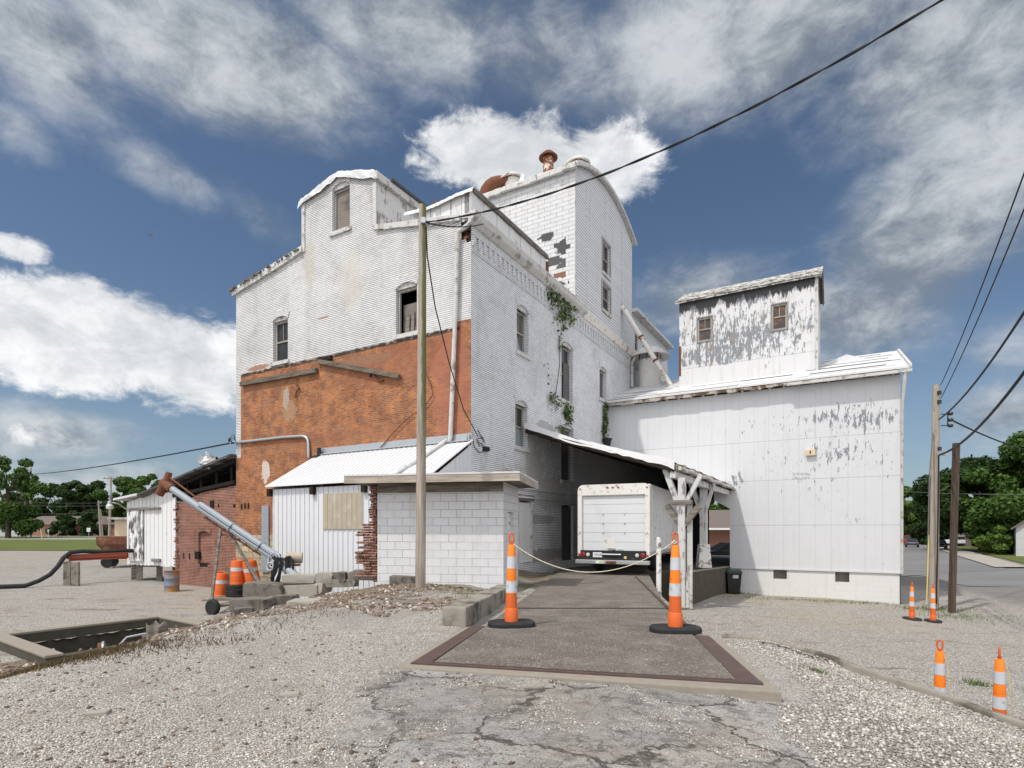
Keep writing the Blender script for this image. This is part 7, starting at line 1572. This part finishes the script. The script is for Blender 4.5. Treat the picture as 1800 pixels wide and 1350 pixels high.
# ------------------------------------------------------------------ far vehicles and houses
def car(lab, loc, rz, mat, kind='sedan', cat='car', group=None):
    r = thing('parked_car' if kind != 'pickup' else 'pickup_truck', lab, cat, loc, rz, group); local(r)
    L, Wd = (4.6, 1.8) if kind == 'sedan' else (5.7, 2.0)
    if kind == 'sedan': body = [(0, .35), (L, .35), (L, .75), (L - .1, .85), (L - 1.1, .95), (.9, .98), (.1, .9), (0, .7)]; cab = [(.55, .95), (L - 1.15, .94), (L - 1.9, 1.42), (1.5, 1.46)]
    else: body = [(0, .5), (L, .5), (L, 1.05), (L - .1, 1.12), (L - 1.5, 1.18), (0, 1.18)]; cab = [(2.0, 1.16), (L - 1.4, 1.16), (L - 1.9, 1.82), (2.25, 1.84)]
    m = MB(); m.prism([(x, -Wd / 2, z) for x, z in body], (0, Wd, 0)); m.build('body', mat, r, bevel=.05)
    c = [Vector((x, -Wd / 2 + .04 + (.16 if z > 1.2 else 0), z)) for x, z in cab]; c2 = [Vector((p.x, -p.y, p.z)) for p in c]
    MB().hexa([c[0], c[1], c2[1], c2[0], c[3], c[2], c2[2], c2[3]]).build('windows', m_glass, r, bevel=.03)
    m = MB(); m.hexa([Vector((p.x, p.y * .98, p.z)) for p in (c[3], c[2], c2[2], c2[3])] + [Vector((p.x, p.y * .9, p.z + .05)) for p in (c[3], c[2], c2[2], c2[3])]); m.build('cab_roof', mat, r)
    for x in (.85, L - .95):
        for y in (-Wd / 2 + .06, Wd / 2 - .06):
            w = MB().lathe([(.18, -.1), (.33, -.11), (.33, .11), (.18, .1)], 16); R = Matrix.Rotation(rad(90), 3, 'X'); w.v = [R @ v + Vector((x, y, .33)) for v in w.v]; wl = w.build('wheel', m_black, r, smooth=True)
            w = MB().lathe([(.18, -.08), (.18, .08)], 12); w.v = [R @ v + Vector((x, y, .33)) for v in w.v]; w.build('rim', m_galv, wl)
    MB().box((-.01, -.6, .72), (.04, .3, .12)).build('tail_light', m_red, r); MB().box((-.01, .6, .72), (.04, .3, .12)).build('tail_light', m_red, r)
    return r
def gpt(u, v, Y): p = at(u, v, Y); p.z = zg(p.x, p.y) + .03; return p
car('small red pickup parked at the far end of the street', gpt(1592, 958, 112), rad(58), m_carred, 'pickup', 'pickup')
car('dark blue car driving away on the street beside the barn', gpt(1604, 962, 98), rad(57), m_carblue)
car('black car parked beside the pale utility pole', gpt(1653, 966, 88), rad(57), m_carblack)
car('white pickup parked sideways before the white house', gpt(1656, 964, 106), rad(4), m_carwhite, 'pickup', 'pickup')
pc = at(1238, 985, 41); pc.z = 1.0; bc = car('black car standing in the shade behind the drive-through', (pc.x, pc.y, zg(pc.x, pc.y) + .6), rad(8), m_carblack)
for ch in bc.children:
    if ch.name.startswith('windows'): ch.data.materials[0] = m_black
def house(nm, lab, loc, rz, W_, D_, H_, R_, wall, roof, wins=(), porch=False, gable_front=True):
    r = thing(nm, lab, 'house', loc, rz); local(r)
    MB().box((W_ / 2, D_ / 2, H_ / 2 - .3), (W_, D_, H_ + .6)).prism([(0, 0.001, H_), (W_, 0.001, H_), (W_ / 2, 0.001, H_ + R_)] if gable_front else [(0.001, 0, H_), (0.001, D_, H_), (0.001, D_ / 2, H_ + R_)], (0, D_ - .002, 0) if gable_front else (W_ - .002, 0, 0)).build('wall', wall, r)
    m = MB(); o = .4
    if gable_front:
        k = R_ / (W_ / 2)
        for s in (1, -1):
            e = -o if s > 0 else W_ + o; m.prism([(e, -o, H_ - k * o + .03), (W_ / 2, -o, H_ + R_ + .03), (W_ / 2, D_ + o, H_ + R_ + .03), (e, D_ + o, H_ - k * o + .03)], (0, 0, .15))
    else:
        k = R_ / (D_ / 2)
        for s in (1, -1):
            e = -o if s > 0 else D_ + o; m.prism([(-o, e, H_ - k * o + .03), (-o, D_ / 2, H_ + R_ + .03), (W_ + o, D_ / 2, H_ + R_ + .03), (W_ + o, e, H_ - k * o + .03)], (0, 0, .15))
    rf = m.build('roof', roof, r)
    for (x, z, w, h) in wins:
        f = MB().box((x, -.04, z), (w + .2, .07, h + .2)).build('window', m_trim, r); MB().box((x, -.085, z), (w, .03, h)).build('pane', m_glass, f)
    if porch:
        MB().box((W_ / 2, -.9, H_ - .1), (W_ + .6, 2.2, .2)).build('porch_roof', m_plate, r)
        for x in (.1, W_ * .5, W_ - .1): MB().box((x, -1.8, H_ / 2 - .1), (.16, .16, H_)).build('porch_post', m_plate, r)
    return r
hz = at(1247, 955, 62); house('brick_house', 'small brick house with a brown roof and white gable seen through the drive-through', (hz.x - 1, hz.y, zg(hz.x, hz.y) + .8), rad(-12), 9, 8, 2.5, 1.9, m_hbrick, m_shingleroof, (), True, False)
g = MB(); gl = Vector((hz.x + 1.6, hz.y - 3.0, zg(hz.x, hz.y) + 3.3))
hz = at(1652, 962, 124); house('white_house', 'long low white house behind the white pickup', (hz.x, hz.y, zg(hz.x, hz.y)), rad(2), 15, 8, 2.9, 1.0, m_sidewhite, m_plate, ((3, 1.7, 1.6, 1.2), (8.0, 1.7, 1.1, 1.2), (10.2, 1.7, 1.1, 1.2), (12.4, 1.7, 1.1, 1.2)), True, False)
hz = at(1786, 972, 66); house('grey_house', 'grey sided gabled house at the right edge of the picture', (hz.x, hz.y, zg(hz.x, hz.y)), rad(-40), 6.2, 9, 3.4, 2.6, m_siding, m_shingleroof, ((1.8, 1.7, .9, 1.6), (4, 1.7, .9, 1.6)))
hz = at(1742, 966, 100); house('brown_house', 'dark brown house in the shade of the big trees', (hz.x, hz.y, zg(hz.x, hz.y)), rad(3), 8, 8, 3.6, 2.4, m_shingleroof, m_shingledark, ((2, 1.6, 1, 1.2), (6, 1.6, 1, 1.2)), False, False)
for (u, Y, w, h, mat, lab, wn) in ((50, 137, 24, 2.8, m_hbrick, 'long dark brick house under the left tree line', ((3, 1.7, .9, 1.0), (8, 1.7, 3.4, 1.2), (16, 1.7, 1.6, 1.1), (20, 1.7, 1.2, 1.1))), (-12, 140, 10, 2.7, m_siding, 'low white house with a brown roof at the left edge', ((3, 1.5, 1.5, 1.1), (7.5, 1.5, 1.5, 1.1))), (172, 140, 16, 2.6, m_siding, 'pale low house behind the leaning poles', ((3, 1.5, 1, 1),))):
    p = at(u, 943, Y); house('far_house', lab, (p.x, p.y, zg(p.x, p.y)), rad(-3), w, 8, h, 1.9, mat, m_shingleroof, wn, False, False)
# small street sign and mailbox posts on the left
p = gpt(156, 944, 104); sg_ = thing('street_sign', 'small square white sign on a thin post at the left lawn', 'sign', p); local(sg_)
MB().tube([(0, 0, 0), (0, 0, 2.0)], .04, 6).build('post', m_galv, sg_); pl_ = MB().box((0, -.05, 1.75), (.66, .03, .68)).build('panel', m_plate, sg_)
m = MB()
for k in range(3): m.box((0, -.068, 1.92 - .16 * k), (.42, .006, .05))
m.build('panel_lines', m_wiregray, pl_)
p = gpt(85, 943, 106); tag(MB().tube([p, p + Vector((0, 0, 1.7))], .05, 6).box(p + Vector((0, 0, 1.55)), (.3, .1, .5)).build('marker_post', m_galv), 'thin grey marker post at the roadside by the left houses', 'post')
p = gpt(74, 943, 110); tag(MB().tube([p, p + Vector((-.3, 0, 1.9))], .07, 6).build('guy_stub', m_yellow), 'pale yellow guy guard by the transformer pole', 'post')

# ------------------------------------------------------------------ trees
def leaf_cloud(cent, rads, n_per, size, rg, squash=.75):
    """n_per leaf quads scattered in each clump; returns vertices and faces"""
    V = []; 
    for c, r in zip(cent, rads):
        k = int(n_per * (r / np.mean(rads)) ** 2)
        d = rg.normal(0, 1, (k, 3)); d /= np.linalg.norm(d, axis=1)[:, None]; q = d * (r * rg.uniform(.35, 1.08, k) ** .6)[:, None]; q[:, 2] *= squash
        pos = c + q; nrm = d * .8 + rg.normal(0, .55, (k, 3)) + np.array([0, 0, .45]); nrm /= np.linalg.norm(nrm, axis=1)[:, None]
        t = np.cross(nrm, rg.normal(0, 1, (k, 3))); t /= np.linalg.norm(t, axis=1)[:, None] + 1e-9; b = np.cross(nrm, t)
        s = size * rg.uniform(.6, 1.35, k)[:, None]; w = s * rg.uniform(.45, .75, k)[:, None]
        V.append(np.stack([pos - t * s, pos + b * w, pos + t * s, pos - b * w], 1).reshape(-1, 3))
    V = np.concatenate(V); return V, np.arange(len(V)).reshape(-1, 4)
def tree(lab, u, vb, Y, h, cw, n, npc, mat, seed, trunk=.28, size=.32, z=None, cbase=.28, nm='broadleaf_tree', group=None, z0=None):
    rg = np.random.default_rng(seed); p = at(u, vb, Y); p.z = zg(p.x, p.y) if z0 is None else z0
    r = thing(nm, lab, 'tree', p, 0, group); local(r)
    cent = []; rads = []
    for i in range(n):
        zz = rg.uniform(0, 1); a = rg.uniform(0, 2 * math.pi); env = (math.sin(math.pi * min(1, .12 + .86 * zz)) ** .65); rr = cw * env * math.sqrt(rg.uniform(.1, 1)) * rg.uniform(.8, 1.12)
        cent.append((rr * math.cos(a), rr * math.sin(a), h * (cbase + (1 - cbase) * zz) - cw * .12)); rads.append(cw * rg.uniform(.13, .34))
    cent = np.array(cent); V, Fq = leaf_cloud(cent, rads, int(npc * 1.5), size * .76, rg)
    fast_mesh('crown', V, Fq, mat, r)
    m = MB(); th = h * .62; tr = trunk; ks = [(0, 0, -.3), (.05, .02, th * .3), (-.04, .06, th * .65), (.02, 0, th)]
    m.tube(ks, [tr * 1.25, tr, tr * .75, tr * .4], 9)
    idx = rg.choice(n, min(9, n), replace=False)
    for i in idx:
        s = Vector((0, 0, th * rg.uniform(.35, .9))); e = Vector(cent[i]); m.tube([s, s.lerp(e, .5) + Vector((0, 0, .06 * h * rg.uniform(0, 1))), e], [tr * .45, tr * .28, tr * .08], 6)
    m.build('trunk', m_bark, r, smooth=True); return r
# right: two big trees, lighter ones along the street
tree('huge dark green tree behind the pale utility pole', 1728, 962, 82, 14.2, 7.4, 75, 300, m_leafdk, 1, .5, .36, cbase=.27)
tree('tall dark green tree rising at the right edge of the picture', 1815, 968, 74, 15.6, 7.2, 75, 300, m_leafmd, 2, .5, .34, cbase=.05)
tree('dark tree close behind the brown timber post', 1662, 960, 116, 12.4, 5.8, 52, 260, m_leafdk, 3, .4, .38, cbase=.02)
tree('dark tree filling the gap between the two big trees', 1775, 962, 116, 13.5, 7.0, 55, 260, m_leafdk, 14, .4, .40, cbase=.04)
tree('bright yellow green maple in front of the dark trees', 1795, 962, 78, 9.5, 3.6, 30, 260, m_leaflt, 4, .2, .30, cbase=.12)
tree('light green tree overhanging the end of the street', 1598, 958, 128, 13.0, 5.6, 34, 240, m_leaflt, 5, .4, .48, cbase=.10)
tree('mid green tree beside the light one along the street', 1634, 960, 134, 13.0, 5.0, 30, 220, m_leafmd, 6, .4, .48, cbase=.06)
tree('light green tree just behind the barn corner', 1560, 958, 140, 14.2, 6, 30, 220, m_leaflt, 7, .4, .5, cbase=.08)
tree('spreading low bright green shrub tree beside the grey house', 1752, 970, 70, 3.6, 2.5, 16, 190, m_leaflt, 8, .12, .24, cbase=.30)
tree('dark round shrub by the white pickup', 1718, 966, 98, 2.6, 1.9, 12, 160, m_leafdk, 9, .1, .26, cbase=.1, nm='shrub')
tree('tree framed by the drive-through above the brick house', 1262, 940, 82, 10.0, 5.5, 24, 220, m_leafmd, 10, .3, .42, cbase=.15)
tree('second tree framed by the drive-through, farther back', 1285, 940, 90, 9.0, 5, 20, 200, m_leaflt, 11, .3, .42, cbase=.2)
tree('dark hedge row under the trees beside the street', 1622, 958, 124, 2.4, 3.0, 10, 150, m_leafdk, 12, .1, .3, cbase=.1, nm='shrub')
# left: big open tree at the edge and the dark line of trees
tree('tall open crowned tree at the left edge of the picture', 14, 945, 112, 17.4, 6.2, 34, 190, m_leafmd, 20, .4, .42, cbase=.14)
tree('thin leaning tree between the left edge tree and the poles', 40, 945, 124, 15.0, 3.4, 13, 170, m_leafmd, 21, .3, .40, cbase=.50)
ll = [(70, 150, 11.0, 5.0, m_leafdk, 'low dark tree behind the transformer pole'), (98, 152, 13.5, 5.6, m_leafdk, 'rounded dark tree, first of the left tree line'), (126, 150, 14.6, 5.6, m_leafdk, 'dark tree in the middle of the left tree line'), (148, 148, 15.4, 5.4, m_leafdk, 'tallest dark tree of the left tree line'), (172, 152, 14.0, 5.0, m_leafdk, 'dark tree behind the leaning poles'), (206, 140, 15.2, 5.4, m_leafmd, 'lighter tree behind the crossarm pole'), (232, 138, 15.0, 5.2, m_leafmd, 'green tree above the roof of the plank shed'), (262, 136, 16.0, 5.0, m_leafmd, 'tall green tree showing above the plank shed ridge'), (295, 150, 14.5, 5.5, m_leafdk, 'dark tree hidden behind the brick shed'), (30, 156, 10.5, 5.5, m_leafdk, 'low dark tree under the left edge tree'), (-15, 150, 11, 6, m_leafdk, 'dark tree partly outside the left edge'), (112, 134, 5.0, 3.2, m_leafdk, 'small dark tree before the long brick house'), (160, 132, 6.0, 3.4, m_leafdk, 'small spreading tree before the pale low house')]
for i, (u, Y, h, cw, mt, lab) in enumerate(ll): tree(lab, u, 943, Y, h, cw, 22, 210, mt, 30 + i, .35, .50, cbase=.05, group='trees of the left tree line')
# far woodland behind
def wood(nm, pts, h, mat, seed, n):
    rg = np.random.default_rng(seed); cent = []; 
    for i in range(n):
        k = rg.uniform(0, 1); x = pts[0][0] + (pts[1][0] - pts[0][0]) * k; y = pts[0][1] + (pts[1][1] - pts[0][1]) * k + rg.uniform(0, 14); cent.append((x, y, zg(x, y) + rg.uniform(0, h)))
    V, Fq = leaf_cloud(np.array(cent), rg.uniform(2.5, 4.5, n), 90, .8, rg); tag(fast_mesh(nm, V, Fq, mat), 'far dark woodland closing the view', 'woodland', kind='stuff')
wood('woodland', ((95, 190), (330, 120)), 11, m_leafdk, 60, 120); wood('woodland', ((-330, 230), (-60, 240)), 11, m_leafdk, 61, 110); wood('woodland', ((20, 190), (110, 190)), 10, m_leafmd, 62, 60)

# ------------------------------------------------------------------ climbing plants on the long wall
def ivy(lab, pl, blobs, n, size, seed, stems=()):
    rg = np.random.default_rng(seed); a0, z0 = pl.hit(*blobs[0][:2]); root = thing('ivy_vine', lab, 'vine', pl.pt(a0, z0, 0)); local(root); L0 = Vector(root.location)
    P = []
    for (u, v, ru, rv, w) in blobs:
        k = int(n * w); 
        for _ in range(k):
            a, z = pl.hit(u + ru * rg.normal() * .5, v + rv * rg.normal() * .5); P.append(pl.pt(a, z, .03 + .16 * rg.random()) - L0)
    P = np.array([tuple(p) for p in P]); k = len(P); nv = np.array(tuple(pl.n)); nrm = nv + rg.normal(0, .5, (k, 3)) + np.array([0, 0, .3]); nrm /= np.linalg.norm(nrm, axis=1)[:, None]
    t = np.cross(nrm, rg.normal(0, 1, (k, 3))); t /= np.linalg.norm(t, axis=1)[:, None]; b = np.cross(nrm, t); s = size * rg.uniform(.6, 1.3, k)[:, None]
    V = np.stack([P - t * s, P + b * s * .8, P + t * s, P - b * s * .8], 1).reshape(-1, 3); fast_mesh('foliage', V, np.arange(4 * k).reshape(-1, 4), m_ivy, root)
    m = MB()
    for st in stems: m.tube([pl.at(u, v, .03) - L0 for u, v in st], .012, 5)
    if stems: m.build('stem', m_bark, root)
ivy('bushy green vine hanging over the brick frieze below the tower', PR, [(975, 520, 14, 22, 1.0), (985, 535, 14, 28, 1.2), (995, 550, 12, 24, .9), (966, 512, 8, 14, .4), (988, 575, 3, 14, .12), (977, 565, 8, 20, .12), (1010, 548, 3, 12, .12)], 150, .07, 70, [[(968, 505), (985, 540), (990, 580)]])
ivy('thin scattered vine creeping down beside the middle windows', PR, [(982, 605, 5, 18, .35), (965, 700, 5, 14, .35), (971, 704, 8, 12, .5), (978, 712, 3, 8, .2), (957, 640, 10, 40, .12), (985, 660, 3, 40, .05)], 85, .06, 71, [[(982, 590), (983, 640), (975, 700)]])
ivy('green tuft growing under the tall middle window', PR, [(994, 722, 8, 18, 1.0), (998, 735, 7, 14, .6), (984, 755, 4, 5, .15), (979, 752, 3, 4, .1)], 120, .065, 72)
ivy('slim vine hanging down the corner between the mill and the barn', PR, [(1061, 735, 4, 26, 1.0), (1060, 755, 3, 20, .7), (1062, 718, 3, 10, .3)], 110, .08, 73, [[(1061, 712), (1060, 770)]])
a, z = PR.hit(1060, 772); q = PR.pt(a, z, .22); tag(MB().lathe([(.06, -.55), (.14, -.5), (.20, -.1), (.26, 0), (.22, .02)], 14, q).build('hanging_pot', m_black, smooth=True), 'dark funnel shaped pot on the wall under the slim corner vine', 'pot')

# ------------------------------------------------------------------ loose gravel, rubble, dead weeds, grass tufts
def stones(nm, lab, n, fn, smin, smax, mat, seed, flat=.6):
    """angular little stones; fn gives positions"""
    rg = np.random.default_rng(seed); P = fn(rg, n); n = len(P)
    base = np.array([(1, 0, 0), (-1, 0, 0), (0, 1, 0), (0, -1, 0), (0, 0, 1), (0, 0, -1)], float); fc = np.array([(0, 2, 4), (2, 1, 4), (1, 3, 4), (3, 0, 4), (2, 0, 5), (1, 2, 5), (3, 1, 5), (0, 3, 5)])
    v = base[None] * rg.uniform(.55, 1.25, (n, 6, 1)) + rg.normal(0, .16, (n, 6, 3)); s = (smin + (smax - smin) * rg.uniform(0, 1, n) ** 2.2); v *= s[:, None, None] * np.array([1, .85, flat])
    a = rg.uniform(0, 6.283, n); ca_, sa_ = np.cos(a), np.sin(a); x = v[..., 0] * ca_[:, None] - v[..., 1] * sa_[:, None]; y = v[..., 0] * sa_[:, None] + v[..., 1] * ca_[:, None]
    V = np.stack([x, y, v[..., 2]], -1) + P[:, None, :]; Fq = (fc[None] + (np.arange(n) * 6)[:, None, None]).reshape(-1, 3)
    tag(fast_mesh(nm, V.reshape(-1, 3), Fq, mat), lab, 'gravel', kind='stuff')
def on_terr(x, y, lift=.0): return np.stack([x, y, z_up(x, y) + lift], -1)
def in_deck(x, y):   # inside the scale surround
    l = -1.15 + .19 * (y - 5.2); r = 2.35 + .14 * (y - 4.4); front = 5.25 - .27 * (x + .95) - .22
    return (x > l) & (x < r + .05) & (y > front)
def fg(rg, n):      # pale gravel left of the tarmac, denser near the eye
    y = 2.6 + 8.5 * rg.uniform(0, 1, n) ** 1.7; x = rg.uniform(-1.05, .25, n) * y * 1.0; k = (x < -.95 + .9 * (vnoise(x, y, .5, 8) - .5)) & ~in_deck(x, y) & (x > -8.6); return on_terr(x[k], y[k], .002)
stones('gravel', 'loose pale gravel over the left foreground', 60000, fg, .004, .0115, m_peb, 80)
def wg_(rg, n):
    y = rg.uniform(2.4, 7.0, n); x = rg.uniform(1.2, 6.6, n); xr = np.interp(y, ry, rx_); xa = 1.95 + .42 * (y - 4) + .5 * (vnoise(x, y, .45, 9) - .5); k = (x > xa) & (x < xr - .12) & ~in_deck(x, y); return on_terr(x[k], y[k], .004)
stones('white_gravel', 'crushed white gravel on the bank right of the truck scale', 60000, wg_, .007, .022, m_pebw, 81)
def asp(rg, n):
    y = rg.uniform(2.5, 5.2, n); x = rg.uniform(-1.5, 2.2, n); k = (vnoise(x, y, .35, 11) + .4 * vnoise(x, y, .12, 12) > .86) & ~in_deck(x, y); return on_terr(x[k], y[k], .001)
stones('loose_chippings', 'loose stone chippings in the broken tarmac', 38000, asp, .003, .010, m_peb, 82)
def bankf(rg, n):
    y = rg.uniform(7.5, 16.5, n); x = rg.uniform(-9.0, .2, n); yl = 14.6 - .54 * (x + 3.3); k = (y < yl) & (x < deck_l(y) - .5) & (vnoise(x, y, .8, 13) > .25) & (.42 * y - .55 * x > 5.2 + 2 * (vnoise(x, y, .9, 14) - .5)); return on_terr(x[k], y[k], .004)
stones('rubble', 'brown earth and broken stone over the bank', 26000, bankf, .012, .055, m_debris, 83)
def sparse(rg, n):
    y = 2.8 + 9 * rg.uniform(0, 1, n) ** 1.4; x = rg.uniform(-1.0, .0, n) * y; k = (x > -8.5) & ~in_deck(x, y) & (vnoise(x, y, 1.3, 19) > .35); return on_terr(x[k], y[k], .004)
stones('stray_stones', 'stray brown and grey stones on the gravel', 1500, sparse, .007, .028, m_debris, 86)
def toe(rg, n):
    y = rg.uniform(9, 17, n); x = np.interp(y, ty, tx) + rg.normal(.9, .7, n); return on_terr(x, y, .01)
stones('rubble', 'rubble along the foot of the bank', 6500, toe, .02, .085, m_debris, 84)
def lowg(rg, n):
    y = rg.uniform(8, 20, n); x = rg.uniform(2.6, 15, n); k = (x > 2.9 + .17 * (y - 7)) & (x < .80 * y); x, y = x[k], y[k]; return np.stack([x, y, z_low(x, y) + .02], -1)
stones('yard_gravel', 'loose gravel scattered in the lower right yard', 20000, lowg, .006, .018, m_peb, 85)
def weeds(nm, lab, fn, n, hmin, hmax, mat, seed):
    rg = np.random.default_rng(seed); P = fn(rg, n); n = len(P); a = rg.uniform(0, 6.283, n); h = rg.uniform(hmin, hmax, n); w = h * .07 + .002; lean = rg.normal(0, .5, (n, 2)) * h[:, None]
    t = np.stack([np.cos(a) * w, np.sin(a) * w, 0 * a], -1); top = P + np.stack([lean[:, 0], lean[:, 1], h], -1)
    V = np.stack([P - t, P + t, top], 1).reshape(-1, 3); tag(fast_mesh(nm, V, np.arange(3 * n).reshape(-1, 3), mat), lab, 'weeds', kind='stuff')
def clumps(lines, spread):
    def fn(rg, n):
        out = []
        for (u0, v0, u1, v1, z, w) in lines:
            k = int(n * w); s = rg.uniform(0, 1, k); c = vnoise(s * 9, s * 0 + u0, .9, 15) > .30; s = s[c]; p0, p1 = at(u0, v0, hit_terr(u0, v0)), at(u1, v1, hit_terr(u1, v1))
            x = p0.x + (p1.x - p0.x) * s + rg.normal(0, spread, len(s)); y = p0.y + (p1.y - p0.y) * s + rg.normal(0, spread, len(s)); out.append(on_terr(x, y, -.005))
        return np.concatenate(out)
    return fn
weeds('dead_weeds', 'brown dead weeds in streaks on the left slope', clumps([(20, 1235, 160, 1195, 1.0, .30), (120, 1180, 185, 1158, .6, .22), (0, 1212, 60, 1185, .6, .18), (200, 1190, 250, 1175, .9, .08), (60, 1175, 100, 1165, .6, .10), (210, 1150, 330, 1118, .6, .12), (0, 1290, 40, 1262, 1, .08), (330, 1140, 420, 1105, 1, .08), (480, 1095, 560, 1075, 1, .06)], .30), 6000, .02, .07, m_weed, 90)
def gr_right(rg, n):
    out = []
    for (u, v, z, sx, sy, k) in ((1700, 1080, -.15, .9, .7, .3), (1640, 1068, -.18, .8, .3, .2), (1450, 1062, -.2, 2.0, .3, .3), (1300, 1042, -.1, 1.0, .3, .15), (1716, 1195, .05, .12, .1, .05)):
        p = ong(u, v, z); m_ = int(n * k); x = p.x + rg.normal(0, sx, m_); y = p.y + rg.normal(0, sy, m_); out.append(np.stack([x, y, z_low(x, y)], -1))
    return np.concatenate(out)
weeds('grass_tufts', 'sparse grass tufts along the barn foot and poles', gr_right, 2600, .03, .12, m_grassblade, 91)
def gr_bank(rg, n):
    x = rg.uniform(-2.4, -.6, n); y = rg.uniform(10.5, 13.9, n); k = (vnoise(x, y, .5, 16) > .55) & (x < deck_l(y) - .5); p = np.stack([x[k], y[k]], -1); q = [(3.55, 3.75, .12), (3.0, 5.6, .06)]
    ex = np.concatenate([p] + [np.stack([a + rg.normal(0, s, 120), b + rg.normal(0, s * .6, 120)], -1) for a, b, s in q]); return on_terr(ex[:, 0], ex[:, 1], -.003)
weeds('bank_grass', 'short grass and moss by the scale house and white gravel', gr_bank, 2600, .015, .05, m_grassblade, 92)
